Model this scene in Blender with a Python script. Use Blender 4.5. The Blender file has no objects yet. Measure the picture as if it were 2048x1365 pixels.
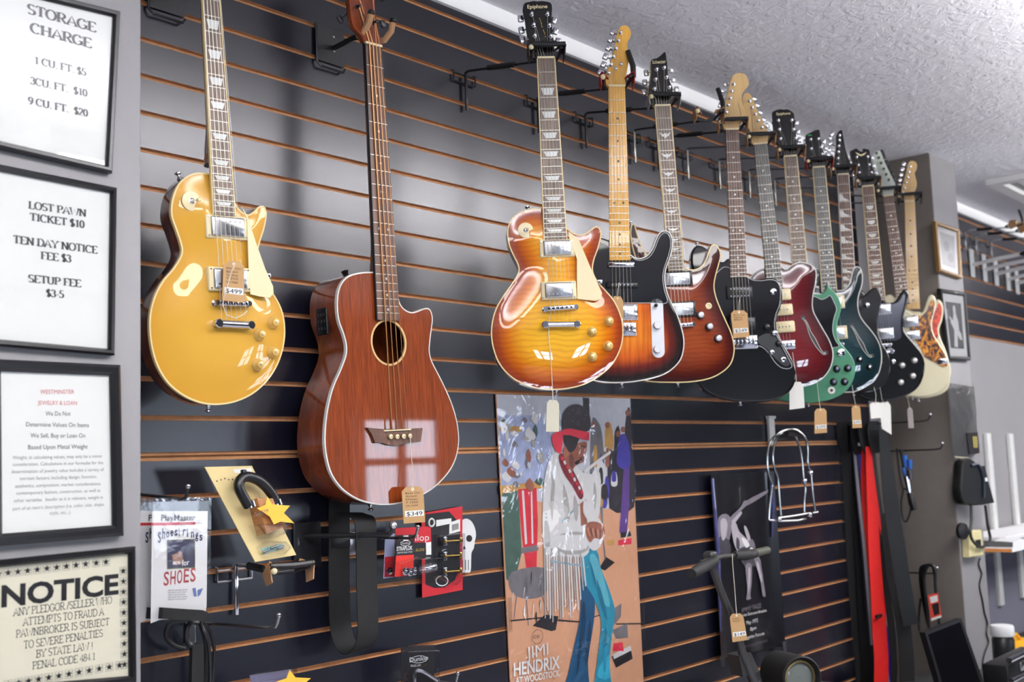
import bpy, bmesh, math, random
from math import sin, cos, pi, radians as R_, atan2, sqrt, exp, hypot
from mathutils import Vector as V, Matrix, Quaternion
from mathutils.geometry import delaunay_2d_cdt, tessellate_polygon
random.seed(7)
SC = bpy.context.scene
COL = SC.collection

# ------------------------------------------------------------------ camera
FPX, YAW, PITCH, ROLL, DIST, HZ = 2262.98, 0.86168, 0.10793, -0.03561, 1.9773, 1.5
CX, CY = 1024.0, 682.5
CF = V((sin(YAW)*cos(PITCH), cos(YAW)*cos(PITCH), sin(PITCH)))
_r = V((cos(YAW), -sin(YAW), 0)); _u = _r.cross(CF)
CR = _r*cos(ROLL) + _u*sin(ROLL); CU = -_r*sin(ROLL) + _u*cos(ROLL)
CO = V((0, -DIST, HZ))
cd = bpy.data.cameras.new('camera'); cam = bpy.data.objects.new('camera', cd); COL.objects.link(cam)
cd.sensor_width = 36; cd.lens = FPX/2048*36; cd.clip_start = .05; cd.clip_end = 100
cam.matrix_world = Matrix(((CR.x, CU.x, -CF.x, CO.x), (CR.y, CU.y, -CF.y, CO.y), (CR.z, CU.z, -CF.z, CO.z), (0, 0, 0, 1)))
cd.dof.use_dof = True; cd.dof.focus_distance = 2.5; cd.dof.aperture_fstop = 4.5
SC.camera = cam
SC.view_settings.view_transform = 'Standard'; SC.view_settings.look = 'None'
SC.view_settings.gamma = 1; SC.view_settings.use_curve_mapping = False
SC.view_settings.exposure = -0.88

def ray(x, y): return CF*FPX + CR*(x-CX) - CU*(y-CY)
def at(x, y, Y=0.0):                      # photo direction met with the wall-parallel plane at depth Y
    d = ray(x, y); return CO + d*((Y-CO.y)/d.y)
def atX(x, y, X):
    d = ray(x, y); return CO + d*(X/d.x)
def atZ(x, y, Z):
    d = ray(x, y); return CO + d*((Z-HZ)/d.z)

# ------------------------------------------------------------------ world and daylight
w = bpy.data.worlds.new('world'); SC.world = w; w.use_nodes = True
bgn = w.node_tree.nodes['Background']; bgn.inputs[0].default_value = (.75, .85, 1, 1); bgn.inputs[1].default_value = 1.5
def area(name, loc, target, sx, sy, power, col=(1, 1, 1)):
    l = bpy.data.lights.new(name, 'AREA'); l.shape = 'RECTANGLE'; l.size = sx; l.size_y = sy; l.energy = power; l.color = col
    o = bpy.data.objects.new(name, l); COL.objects.link(o); o.location = loc
    o.rotation_euler = (V(target)-V(loc)).to_track_quat('-Z', 'Y').to_euler(); return o
ROOM = dict(x0=-3.0, x1=9.2, y0=-5.6, zc=2.75)
# (x centre, width) of the shop windows in the street wall opposite the guitars
WINS = [(-2.2, .9), (-.8, .9), (4.75, .9), (6.2, .9), (7.6, .9)]
WZ0, WZ1 = 1.0, 1.95
for i, (wx, ww) in enumerate(WINS):
    area('daylight', (wx, ROOM['y0']+.03, (WZ0+WZ1)/2), (wx, 0, 1.4), ww-.1, WZ1-WZ0-.1, 90 if wx < 0 else 40, (.74, .84, 1))
# row of suspended fluorescent fixtures along the shop, parallel to the guitar wall (x centre, y); hung low for an added uplight that brightens the ceiling
FIX = [(-.6+1.4*i, -1.75) for i in range(7)]
FZ = 2.52
for fx, fy in FIX:
    area('added_uplight', (fx, fy, FZ+.012), (fx, fy, 3), 1.2, .26, 105*(1+max(0, fx-3)*.22), (1, .985, .97))
    area('fixture_light', (fx, fy, FZ-.072), (fx, fy, 0), 1.2, .26, 24, (1, .97, .94))

# ------------------------------------------------------------------ materials
def lin(c):
    c = c/255; return c/12.92 if c <= .04045 else ((c+.055)/1.055)**2.4
def rgb(*c): return (lin(c[0]), lin(c[1]), lin(c[2]), 1)
class NT:
    def __init__(s, m): s.t = m.node_tree; s.n = s.t.nodes; s.l = s.t.links; s.b = s.n['Principled BSDF']
    def new(s, typ, **kw):
        n = s.n.new(typ)
        for k, v in kw.items(): setattr(n, k, v)
        return n
    def link(s, a, b): s.l.new(a, b)
    def obj(s, scale=(1, 1, 1)):
        tc = s.new('ShaderNodeTexCoord'); mp = s.new('ShaderNodeMapping'); mp.inputs['Scale'].default_value = scale
        s.link(tc.outputs['Object'], mp.inputs['Vector']); return mp.outputs['Vector']
    def noise(s, vec, scale, detail=3, dist=0, rough=.5):
        n = s.new('ShaderNodeTexNoise'); n.inputs['Scale'].default_value = scale; n.inputs['Detail'].default_value = detail
        n.inputs['Distortion'].default_value = dist; n.inputs['Roughness'].default_value = rough
        s.link(vec, n.inputs['Vector']); return n.outputs['Fac']
    def ramp(s, fac, stops, interp='LINEAR'):
        r = s.new('ShaderNodeValToRGB'); e = r.color_ramp.elements; r.color_ramp.interpolation = interp
        while len(e) < len(stops): e.new(.5)
        for i, (p, c) in enumerate(stops): e[i].position = p; e[i].color = c
        s.link(fac, r.inputs[0]); return r.outputs[0]
    def mix(s, fac, a, b, mode='MIX'):
        m = s.new('ShaderNodeMix', data_type='RGBA', blend_type=mode)
        for sock, v in ((m.inputs[0], fac), (m.inputs[6], a), (m.inputs[7], b)):
            if hasattr(v, 'is_output'): s.link(v, sock)
            else: sock.default_value = v
        return m.outputs[2]
    def bump(s, h, strength=.3, distance=.002):
        b = s.new('ShaderNodeBump'); b.inputs['Strength'].default_value = strength; b.inputs['Distance'].default_value = distance
        s.link(h, b.inputs['Height']); s.link(b.outputs[0], s.b.inputs['Normal']); return b
    def color(s, c): s.link(c, s.b.inputs['Base Color'])
MATS = {}
def mat(name, col=(128, 128, 128), rough=.5, metal=0, coat=0, spec=.5, mottle=.08, bump=0, bscale=200, trans=0, ior=1.45):
    if name in MATS: return MATS[name]
    m = bpy.data.materials.new(name); m.use_nodes = True; t = NT(m); b = t.b
    b.inputs['Roughness'].default_value = rough; b.inputs['Metallic'].default_value = metal
    b.inputs['Coat Weight'].default_value = coat; b.inputs['Coat Roughness'].default_value = .03
    b.inputs['Specular IOR Level'].default_value = spec if coat < .4 else .12; b.inputs['IOR'].default_value = ior
    c = rgb(*col)
    if mottle:
        f = t.noise(t.obj(), 35, 3)
        k = 1-mottle
        t.color(t.mix(f, (c[0]*k, c[1]*k, c[2]*k, 1), (min(1, c[0]*(1+mottle)), min(1, c[1]*(1+mottle)), min(1, c[2]*(1+mottle)), 1)))
    else: b.inputs['Base Color'].default_value = c
    if bump: t.bump(t.noise(t.obj(), bscale, 3), bump, .001)
    m.diffuse_color = c; MATS[name] = m; return m
def clear_film(name, rough=.08, fac=.12, tint=(255, 255, 255), wrinkle=.4, scale=25, top=.4):
    if name in MATS: return MATS[name]
    m = bpy.data.materials.new(name); m.use_nodes = True; t = NT(m); t.n.remove(t.b)
    out = [n for n in t.n if n.type == 'OUTPUT_MATERIAL'][0]
    tr = t.new('ShaderNodeBsdfTransparent'); tr.inputs[0].default_value = rgb(*tint)
    gl = t.new('ShaderNodeBsdfGlossy'); gl.inputs['Roughness'].default_value = rough
    mx = t.new('ShaderNodeMixShader'); lw = t.new('ShaderNodeLayerWeight'); lw.inputs[0].default_value = .35
    bp = t.new('ShaderNodeBump'); bp.inputs['Strength'].default_value = wrinkle; bp.inputs['Distance'].default_value = .02
    t.link(t.noise(t.obj(), scale, 3, .6), bp.inputs['Height']); t.link(bp.outputs[0], gl.inputs['Normal']); t.link(bp.outputs[0], lw.inputs['Normal'])
    mr = t.new('ShaderNodeMapRange'); mr.inputs[3].default_value = fac; mr.inputs[4].default_value = top
    t.link(lw.outputs['Facing'], mr.inputs[0]); t.link(mr.outputs[0], mx.inputs[0])
    t.link(tr.outputs[0], mx.inputs[1]); t.link(gl.outputs[0], mx.inputs[2]); t.link(mx.outputs[0], out.inputs['Surface'])
    MATS[name] = m; return m
def wood(name, c0, c1, rough=.35, coat=0, scale=(60, 60, 3), nscale=3, bump=.05):
    if name in MATS: return MATS[name]
    m = bpy.data.materials.new(name); m.use_nodes = True; t = NT(m)
    t.b.inputs['Roughness'].default_value = rough; t.b.inputs['Specular IOR Level'].default_value = .12 if coat >= .4 else .5; t.b.inputs['Coat Weight'].default_value = coat; t.b.inputs['Coat Roughness'].default_value = .03
    f = t.noise(t.obj(scale), nscale, 5, .6, .6)
    t.color(t.ramp(f, [(.3, rgb(*c0)), (.7, rgb(*c1))]))
    if bump: t.bump(f, bump, .0005)
    m.diffuse_color = rgb(*c1); MATS[name] = m; return m
def burst(name, stops, flame=0, coat=1, rough=.35, fscale=24, grain=0):
    """paint that darkens from the middle to the rim: stops = [(metres from the rim, colour)]"""
    if name in MATS: return MATS[name]
    m = bpy.data.materials.new(name); m.use_nodes = True; t = NT(m)
    t.b.inputs['Roughness'].default_value = rough; t.b.inputs['Specular IOR Level'].default_value = .12 if coat >= .4 else .5; t.b.inputs['Coat Weight'].default_value = coat; t.b.inputs['Coat Roughness'].default_value = .02
    at_ = t.new('ShaderNodeAttribute', attribute_name='rim')
    mul = t.new('ShaderNodeMath', operation='MULTIPLY'); mul.inputs[1].default_value = 8; t.link(at_.outputs['Fac'], mul.inputs[0])
    c = t.ramp(mul.outputs[0], [(min(1, d*8), rgb(*k)) for d, k in stops])
    if flame:
        vec = t.obj()
        wv = t.new('ShaderNodeTexWave', wave_type='BANDS', bands_direction='Y'); wv.inputs['Scale'].default_value = fscale
        wv.inputs['Distortion'].default_value = 7.0; wv.inputs['Detail'].default_value = 2; wv.inputs['Detail Scale'].default_value = .6
        t.link(vec, wv.inputs['Vector'])
        k = 1-flame
        c = t.mix(1.0, c, t.ramp(wv.outputs['Fac'], [(0, (k, k*.92, k*.85, 1)), (.6, (1, 1, 1, 1))]), 'MULTIPLY')
    if grain:
        f = t.noise(t.obj((28, 1.2, 28)), 4, 4, .4)
        k = 1-grain
        c = t.mix(1.0, c, t.ramp(f, [(.35, (k, k*.85, k*.7, 1)), (.65, (1, 1, 1, 1))]), 'MULTIPLY')
    t.color(c); m.diffuse_color = rgb(*stops[-1][1]); MATS[name] = m; return m

M_black = mat('black_plastic', (18, 18, 20), .35)
M_blackm = mat('black_metal', (24, 24, 27), .4, 0, .2)
M_gloss = mat('gloss_black', (6, 6, 8), .25, 0, 1, mottle=0)
M_chrome = mat('chrome', (215, 215, 220), .12, 1, mottle=.03)
M_steel = mat('steel_wire', (170, 170, 172), .25, 1)
M_cream = mat('cream_plastic', (238, 222, 176), .35, 0, .3, mottle=.03)
M_white = mat('white_paint_metal', (225, 225, 222), .4)
M_paper = mat('paper', (238, 238, 232), .8, mottle=.02)
M_ink = mat('ink', (22, 22, 26), .7, mottle=0)
M_tag = mat('manila_tag', (172, 136, 92), .8, mottle=.12)
M_leather = mat('tan_leather', (172, 130, 92), .7, bump=.3, bscale=400)
M_string = mat('guitar_string', (190, 185, 175), .3, 1)
M_fret = mat('fret_wire', (176, 172, 162), .35, 1)
M_pearl = mat('pearl_inlay', (226, 228, 222), .2, 0, .5, mottle=.12)
M_rose = wood('rosewood', (62, 40, 30), (104, 70, 52), .45, 0, (60, 3, 60))
M_roseg = wood('rosewood_grey', (64, 52, 44), (120, 98, 80), .4, 0, (60, 3, 60))
M_ebony = wood('ebony', (40, 40, 40), (78, 76, 70), .35, 0, (60, 3, 60))
M_maple = wood('maple', (205, 168, 112), (222, 188, 134), .35, .4, (40, 2, 40))
M_amber = wood('amber_maple', (206, 150, 56), (228, 176, 80), .3, .8, (40, 2, 40))
M_mahog = wood('mahogany_side', (62, 26, 13), (108, 48, 24), .3, 1, (40, 6, 40))

# ------------------------------------------------------------------ mesh helpers
class MB:
    def __init__(s): s.v = []; s.f = []; s.m = []; s.cur = 0; s.attr = {}
    def vert(s, p): s.v.append(tuple(p)); return len(s.v)-1
    def face(s, idx): s.f.append(tuple(idx)); s.m.append(s.cur)
    def box(s, c, sz, M=None, bev=0):
        hx, hy, hz = sz[0]/2, sz[1]/2, sz[2]/2; c = V(c)
        def T(p): return (M @ V(p)) if M else V(p)
        if bev <= 0:
            i = [s.vert(T(c+V((x*hx, y*hy, z*hz)))) for z in (-1, 1) for x, y in ((-1, -1), (1, -1), (1, 1), (-1, 1))]
            for q in ((3, 2, 1, 0), (4, 5, 6, 7), (0, 1, 5, 4), (1, 2, 6, 5), (2, 3, 7, 6), (3, 0, 4, 7)): s.face([i[k] for k in q])
        else:
            b = min(bev, hx*.99, hy*.99, hz*.99); pts = []
            for cx, cy, a0 in ((hx-b, hy-b, 0), (-hx+b, hy-b, 90), (-hx+b, -hy+b, 180), (hx-b, -hy+b, 270)):
                for k in range(4): a = R_(a0+30*k); pts.append((cx, cy, cos(a), sin(a)))
            loops = []
            for z, e in ((-hz, 0), (-hz+b*.35, .7), (-hz+b, 1), (hz-b, 1), (hz-b*.35, .7), (hz, 0)):
                loops.append([s.vert(T(c+V((x+b*e*nx, y+b*e*ny, z)))) for x, y, nx, ny in pts])
            s.skin(loops, True, True)
        return s
    def skin(s, loops, cap0=False, cap1=False, closed=True):
        n = len(loops[0])
        for a, b in zip(loops, loops[1:]):
            for i in range(n if closed else n-1):
                j = (i+1) % n; s.face((a[i], a[j], b[j], b[i]))
        if cap0: s.face(loops[0][::-1])
        if cap1: s.face(loops[-1])
    def frame(s, d):
        d = V(d).normalized(); a = V((0, 0, 1)) if abs(d.z) < .9 else V((1, 0, 0))
        x = a.cross(d).normalized(); return x, d.cross(x), d
    def cyl(s, p0, p1, r0, r1=None, n=12, caps=True):
        return s.lathe(p0, V(p1)-V(p0), [(r0, 0), (r0 if r1 is None else r1, (V(p1)-V(p0)).length)], n, caps)
    def lathe(s, p, d, prof, n=16, caps=True):
        x, y, z = s.frame(d); p = V(p); loops = []
        for r, h in prof:
            loops.append([s.vert(p + z*h + (x*cos(2*pi*k/n)+y*sin(2*pi*k/n))*max(r, 1e-5)) for k in range(n)])
        s.skin(loops, caps, caps); return s
    def tube(s, pts, r, n=8, closed=False, caps=True):
        pts = [V(p) for p in pts]; N = len(pts); loops = []; x = None
        for i, p in enumerate(pts):
            a = pts[(i-1) % N] if (closed or i > 0) else p; b = pts[(i+1) % N] if (closed or i < N-1) else p
            d = (b-a).normalized() if (b-a).length > 1e-9 else V((0, 0, 1))
            if x is None: x, y, _ = s.frame(d)
            x = (x - d*x.dot(d)).normalized(); y = d.cross(x)
            rr = r[i] if isinstance(r, (list, tuple)) else r
            loops.append([s.vert(p + (x*cos(2*pi*k/n)+y*sin(2*pi*k/n))*rr) for k in range(n)])
        if closed: loops.append(loops[0])
        s.skin(loops, caps and not closed, caps and not closed); return s
    def ribbon(s, pts, wdir, w, t=.0015):
        """flat band along pts, width along wdir (one vector or one per point)"""
        pts = [V(p) for p in pts]; loops = []; N = len(pts)
        for i, p in enumerate(pts):
            d = (pts[min(i+1, N-1)]-pts[max(i-1, 0)]).normalized()
            wd = V(wdir[i] if isinstance(wdir, list) else wdir); wd = (wd - d*wd.dot(d)).normalized(); nn = d.cross(wd)
            ww = w[i] if isinstance(w, list) else w
            loops.append([s.vert(p+wd*(a*ww/2)+nn*(b*t/2)) for a, b in ((-1, -1), (1, -1), (1, 1), (-1, 1))])
        s.skin(loops, True, True); return s
    def poly(s, pts, z0, z1=None, M=None):
        """2-D outline: flat at z0, or extruded z0..z1"""
        n = len(pts); T = (lambda x, y, z: M @ V((x, y, z))) if M else (lambda x, y, z: V((x, y, z)))
        tri = tessellate_polygon([[V((p[0], p[1], 0)) for p in pts]])
        def up(t):
            a, b, c = (pts[k] for k in t)
            return t if (b[0]-a[0])*(c[1]-a[1])-(b[1]-a[1])*(c[0]-a[0]) > 0 else (t[0], t[2], t[1])
        zt = z0 if z1 is None else z1
        top = [s.vert(T(p[0], p[1], zt)) for p in pts]
        for t in tri:
            t = up(t); s.face([top[k] for k in t])
        if z1 is not None:
            bot = [s.vert(T(p[0], p[1], z0)) for p in pts]
            for t in tri:
                t = up(t); s.face([bot[t[0]], bot[t[2]], bot[t[1]]])
            area2 = sum(pts[i][0]*pts[(i+1) % n][1]-pts[(i+1) % n][0]*pts[i][1] for i in range(n))
            for i in range(n):
                j = (i+1) % n
                s.face((bot[i], bot[j], top[j], top[i]) if area2 > 0 else (bot[j], bot[i], top[i], top[j]))
        return s
    def sphere(s, c, r, n=12, sc=(1, 1, 1)):
        c = V(c); loops = []
        for i in range(1, n):
            a = pi*i/n
            loops.append([s.vert(c+V((r*sin(a)*cos(2*pi*k/n)*sc[0], r*sin(a)*sin(2*pi*k/n)*sc[1], -r*cos(a)*sc[2]))) for k in range(n)])
        s.skin(loops, True, True); return s
    def build(s, name, mats, parent=None, smooth=True, angle=35):
        me = bpy.data.meshes.new(name); me.from_pydata(s.v, [], s.f)
        for m in (mats if isinstance(mats, (list, tuple)) else [mats]): me.materials.append(m)
        me.polygons.foreach_set('material_index', s.m)
        for k, vals in s.attr.items():
            a = me.attributes.new(k, 'FLOAT', 'POINT'); a.data.foreach_set('value', vals)
        if smooth:
            me.polygons.foreach_set('use_smooth', [True]*len(me.polygons))
            try: me.set_sharp_from_angle(angle=R_(angle))
            except Exception: pass
        me.update()
        o = bpy.data.objects.new(name, me); COL.objects.link(o)
        if parent: o.parent = parent
        return o
def tag(o, label, cat, group=None, kind=None):
    o['label'] = label; o['category'] = cat
    if group: o['group'] = group
    if kind: o['kind'] = kind
    return o
def struct(o, label, cat='wall'):
    o['kind'] = 'structure'; o['label'] = label; o['category'] = cat; return o
def thing(name, M, label, cat, group=None):
    o = bpy.data.objects.new(name, None); COL.objects.link(o); o.matrix_world = M; o.empty_display_size = .05
    return tag(o, label, cat, group)
class Fr:
    """a flat working frame in the room: origin, normal n, up u; q() gives where a photo direction meets it, in metres"""
    def __init__(s, o, n=(0, -1, 0), up=(0, 0, 1)):
        s.o = V(o); s.n = V(n).normalized(); u = V(up); s.u = (u-s.n*u.dot(s.n)).normalized(); s.r = s.u.cross(s.n)
        s.M = Matrix(((s.r.x, s.u.x, s.n.x, s.o.x), (s.r.y, s.u.y, s.n.y, s.o.y), (s.r.z, s.u.z, s.n.z, s.o.z), (0, 0, 0, 1)))
    def q(s, x, y, z=0.0):
        d = ray(x, y); t = ((s.o+s.n*z)-CO).dot(s.n)/d.dot(s.n); p = CO+d*t-s.o
        return V((p.dot(s.r), p.dot(s.u)))
    def qs(s, pts, z=0.0): return [s.q(x, y, z) for x, y in pts]
    def local(s, P): p = V(P)-s.o; return V((p.dot(s.r), p.dot(s.u), p.dot(s.n)))
    def w(s, x, y, z=0): return s.o+s.r*x+s.u*y+s.n*z
def nyaw(deg, lean=0): a = R_(deg); b = R_(lean); return V((-sin(a)*cos(b), -cos(a)*cos(b), sin(b)))
def zz(x0, y0, k, flat): return [(x0+flat[i]/k, y0+flat[i+1]/k) for i in range(0, len(flat), 2)]
def spline(pts, n=8, closed=True):
    P = [V((p[0], p[1])) if len(p) == 2 else V(p) for p in pts]; N = len(P); out = []
    for i in range(N if closed else N-1):
        p0 = P[(i-1) % N] if closed or i > 0 else P[i]; p1 = P[i]; p2 = P[(i+1) % N]; p3 = P[(i+2) % N] if closed or i < N-2 else P[(i+1) % N]
        for k in range(n):
            t = k/n
            out.append(.5*((2*p1)+(p2-p0)*t+(2*p0-5*p1+4*p2-p3)*t*t+(3*p1-p0-3*p2+p3)*t**3))
    if not closed: out.append(P[-1])
    return out
def resample(pts, step, closed=True):
    P = pts+[pts[0]] if closed else pts; L = [0]
    for a, b in zip(P, P[1:]): L.append(L[-1]+(b-a).length)
    n = max(8, int(L[-1]/step)); out = []; j = 0
    for k in range(n if closed else n+1):
        d = L[-1]*k/n
        while j < len(L)-2 and L[j+1] < d: j += 1
        t = (d-L[j])/max(1e-9, L[j+1]-L[j]); out.append(P[j].lerp(P[j+1], t))
    return out
def ccw(p):
    a = sum(p[i][0]*p[(i+1) % len(p)][1]-p[(i+1) % len(p)][0]*p[i][1] for i in range(len(p)))
    return p if a > 0 else p[::-1]
def inset(p, d):
    n = len(p); out = []
    for i in range(n):
        a = (p[i]-p[i-1]).normalized(); b = (p[(i+1) % n]-p[i]).normalized()
        nn = V((-(a.y+b.y), a.x+b.x))
        nn = nn.normalized() if nn.length > 1e-6 else V((-a.y, a.x)); out.append(p[i]+nn*d)
    return out
def inside(p, x, y):
    c = False; n = len(p); j = n-1
    for i in range(n):
        if (p[i][1] > y) != (p[j][1] > y) and x < (p[j][0]-p[i][0])*(y-p[i][1])/(p[j][1]-p[i][1])+p[i][0]: c = not c
        j = i
    return c
def dist_to(p, x, y):
    best = 1e9; n = len(p)
    for i in range(n):
        ax, ay = p[i]; bx, by = p[(i+1) % n]; dx, dy = bx-ax, by-ay; L = dx*dx+dy*dy
        t = 0 if L == 0 else max(0, min(1, ((x-ax)*dx+(y-ay)*dy)/L)); ex, ey = x-ax-t*dx, y-ay-t*dy
        d = ex*ex+ey*ey
        if d < best: best = d
    return sqrt(best)
def circ(cx, cy, r, n=24, ry=None): return [V((cx+r*cos(2*pi*k/n), cy+(r if ry is None else ry)*sin(2*pi*k/n))) for k in range(n)]
def rrect(x0, y0, x1, y1, r, n=4):
    out = []
    for cx, cy, a0 in ((x1-r, y1-r, 0), (x0+r, y1-r, 90), (x0+r, y0+r, 180), (x1-r, y0+r, 270)):
        for k in range(n+1): a = R_(a0+90*k/n); out.append(V((cx+r*cos(a), cy+r*sin(a))))
    return out

# ------------------------------------------------------------------ lettering
def font_mesh(mb, s, A, B, h, z, bold=0, ext=0.0):
    """plain letters of cap height h on the baseline A..B (local metres)"""
    cu = bpy.data.curves.new('t', 'FONT'); cu.body = s; cu.size = 1; cu.offset = bold; cu.resolution_u = 3
    o = bpy.data.objects.new('t', cu); COL.objects.link(o)
    me = bpy.data.meshes.new_from_object(o.evaluated_get(bpy.context.evaluated_depsgraph_get()))
    bpy.data.objects.remove(o); bpy.data.curves.remove(cu)
    vs = [v.co.copy() for v in me.vertices]
    if vs:
        x0 = min(v.x for v in vs); x1 = max(v.x for v in vs); d = (B-A); L = d.length; d.normalize(); up = V((-d.y, d.x))
        base = len(mb.v)
        for v in vs:
            p = A + d*((v.x-x0)/(x1-x0)*L) + up*(v.y/.69*h); mb.v.append((p.x, p.y, z))
        for f in me.polygons: mb.face([base+k for k in f.vertices])
    bpy.data.meshes.remove(me)
def A_(cx, cy, rx, ry, a0, a1, n=9): return [(cx+rx*cos(R_(a0+(a1-a0)*k/n)), cy+ry*sin(R_(a0+(a1-a0)*k/n))) for k in range(n+1)]
GL = {  # glyph: (advance, strokes, serif spots (x, y))
'A': (.74, [[(.02, 0), (.36, 1), (.7, 0)], [(.14, .33), (.58, .33)]], [(.04, 0), (.68, 0)]),
'B': (.68, [[(.14, 0), (.14, 1)], [(.14, 1)]+A_(.36, .76, .2, .24, 90, -90)+[(.14, .52)], [(.14, .52)]+A_(.38, .26, .24, .26, 90, -90)+[(.14, 0)]], [(.1, 0), (.1, 1)]),
'C': (.7, [A_(.38, .5, .33, .5, 50, 310, 16)], [(.6, .86)]),
'D': (.74, [[(.14, 0), (.14, 1)], [(.14, 1)]+A_(.32, .5, .36, .5, 90, -90, 12)+[(.14, 0)]], [(.1, 0), (.1, 1)]),
'E': (.64, [[(.14, 0), (.14, 1)], [(.14, 1), (.56, 1), (.57, .84)], [(.14, .52), (.46, .52)], [(.14, 0), (.58, 0), (.6, .17)]], [(.1, 0), (.1, 1)]),
'F': (.6, [[(.14, 0), (.14, 1)], [(.14, 1), (.55, 1), (.56, .84)], [(.14, .52), (.44, .52)]], [(.14, 0), (.1, 1)]),
'G': (.76, [A_(.38, .5, .33, .5, 50, 335, 16), [(.66, .08), (.66, .42)], [(.46, .42), (.76, .42)]], [(.6, .86)]),
'H': (.78, [[(.14, 0), (.14, 1)], [(.64, 0), (.64, 1)], [(.14, .52), (.64, .52)]], [(.14, 0), (.14, 1), (.64, 0), (.64, 1)]),
'I': (.36, [[(.18, 0), (.18, 1)]], [(.18, 0), (.18, 1)]),
'J': (.46, [[(.3, 1), (.3, .2)]+A_(.16, .2, .14, .2, 0, -150, 6)], [(.3, 1)]),
'K': (.76, [[(.14, 0), (.14, 1)], [(.6, 1), (.16, .42)], [(.28, .56), (.68, 0)]], [(.14, 0), (.14, 1), (.6, 1), (.66, 0)]),
'L': (.62, [[(.14, 0), (.14, 1)], [(.14, 0), (.56, 0), (.59, .18)]], [(.1, 0), (.14, 1)]),
'M': (.92, [[(.13, 0), (.13, 1)], [(.13, 1), (.46, .08), (.79, 1)], [(.79, 1), (.79, 0)]], [(.13, 0), (.1, 1), (.79, 0), (.82, 1)]),
'N': (.78, [[(.13, 0), (.13, 1)], [(.13, 1), (.65, 0)], [(.65, 0), (.65, 1)]], [(.13, 0), (.08, 1), (.65, 1)]),
'O': (.76, [A_(.38, .5, .33, .5, 0, 360, 22)], []),
'P': (.64, [[(.14, 0), (.14, 1)], [(.14, 1)]+A_(.34, .74, .24, .26, 90, -90)+[(.14, .48)]], [(.14, 0), (.1, 1)]),
'Q': (.76, [A_(.38, .5, .33, .5, 0, 360, 22), [(.42, .2), (.7, -.15)]], []),
'R': (.72, [[(.14, 0), (.14, 1)], [(.14, 1)]+A_(.36, .74, .22, .26, 90, -90)+[(.14, .48)], [(.34, .48), (.64, 0)]], [(.14, 0), (.1, 1), (.66, 0)]),
'S': (.58, [A_(.29, .75, .21, .25, 30, 270, 10)+A_(.29, .25, .23, .25, 90, -150, 10)], []),
'T': (.68, [[(.34, 0), (.34, 1)], [(.05, .84), (.06, 1), (.62, 1), (.63, .84)]], [(.34, 0)]),
'U': (.76, [[(.13, 1), (.13, .3)]+A_(.38, .3, .25, .3, 180, 360, 10)+[(.63, 1)]], [(.13, 1), (.63, 1)]),
'V': (.74, [[(.04, 1), (.37, 0), (.7, 1)]], [(.06, 1), (.68, 1)]),
'W': (1.0, [[(.04, 1), (.27, 0), (.5, .8), (.73, 0), (.96, 1)]], [(.06, 1), (.94, 1)]),
'X': (.74, [[(.06, 0), (.68, 1)], [(.06, 1), (.68, 0)]], [(.08, 0), (.08, 1), (.66, 0), (.66, 1)]),
'Y': (.74, [[(.04, 1), (.37, .48), (.7, 1)], [(.37, .48), (.37, 0)]], [(.06, 1), (.68, 1), (.37, 0)]),
'Z': (.66, [[(.06, .84), (.07, 1), (.58, 1), (.06, 0), (.6, 0), (.61, .17)]], []),
'0': (.52, [A_(.26, .5, .2, .5, 0, 360, 20)], []), '1': (.5, [[(.12, .84), (.28, 1), (.28, 0)]], [(.28, 0)]),
'2': (.52, [A_(.25, .73, .19, .27, 170, -40, 10)+[(.05, 0), (.46, 0)]], []),
'3': (.52, [A_(.24, .75, .18, .25, 160, -90, 10)+A_(.24, .26, .22, .26, 90, -160, 10)], []),
'4': (.54, [[(.38, 0), (.38, 1), (.04, .3), (.5, .3)]], []),
'5': (.52, [[(.44, 1), (.13, 1), (.1, .56)]+A_(.22, .3, .23, .3, 110, -150, 10)], []),
'8': (.52, [A_(.26, .76, .17, .24, 0, 360, 14), A_(.26, .26, .21, .26, 0, 360, 14)], []),
'9': (.52, [A_(.26, .7, .2, .3, 0, 360, 14), [(.46, .7), (.42, .3), (.2, 0)]], []),
'$': (.52, [A_(.26, .74, .19, .24, 30, 270, 9)+A_(.26, .26, .2, .24, 90, -150, 9), [(.26, -.1), (.26, 1.1)]], []),
'.': (.26, [[(.13, 0), (.13, .09)]], []), '-': (.36, [[(.06, .36), (.3, .36)]], []), '/': (.36, [[(.04, -.05), (.32, 1.05)]], []),
'!': (.34, [[(.17, .28), (.17, 1)], [(.17, 0), (.17, .09)]], []), ' ': (.3, [], []), '&': (.76, [A_(.3, .78, .16, .2, -60, 240, 12)+[(.66, .02)], A_(.3, .26, .24, .26, 120, 400, 12)], []),
}
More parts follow.
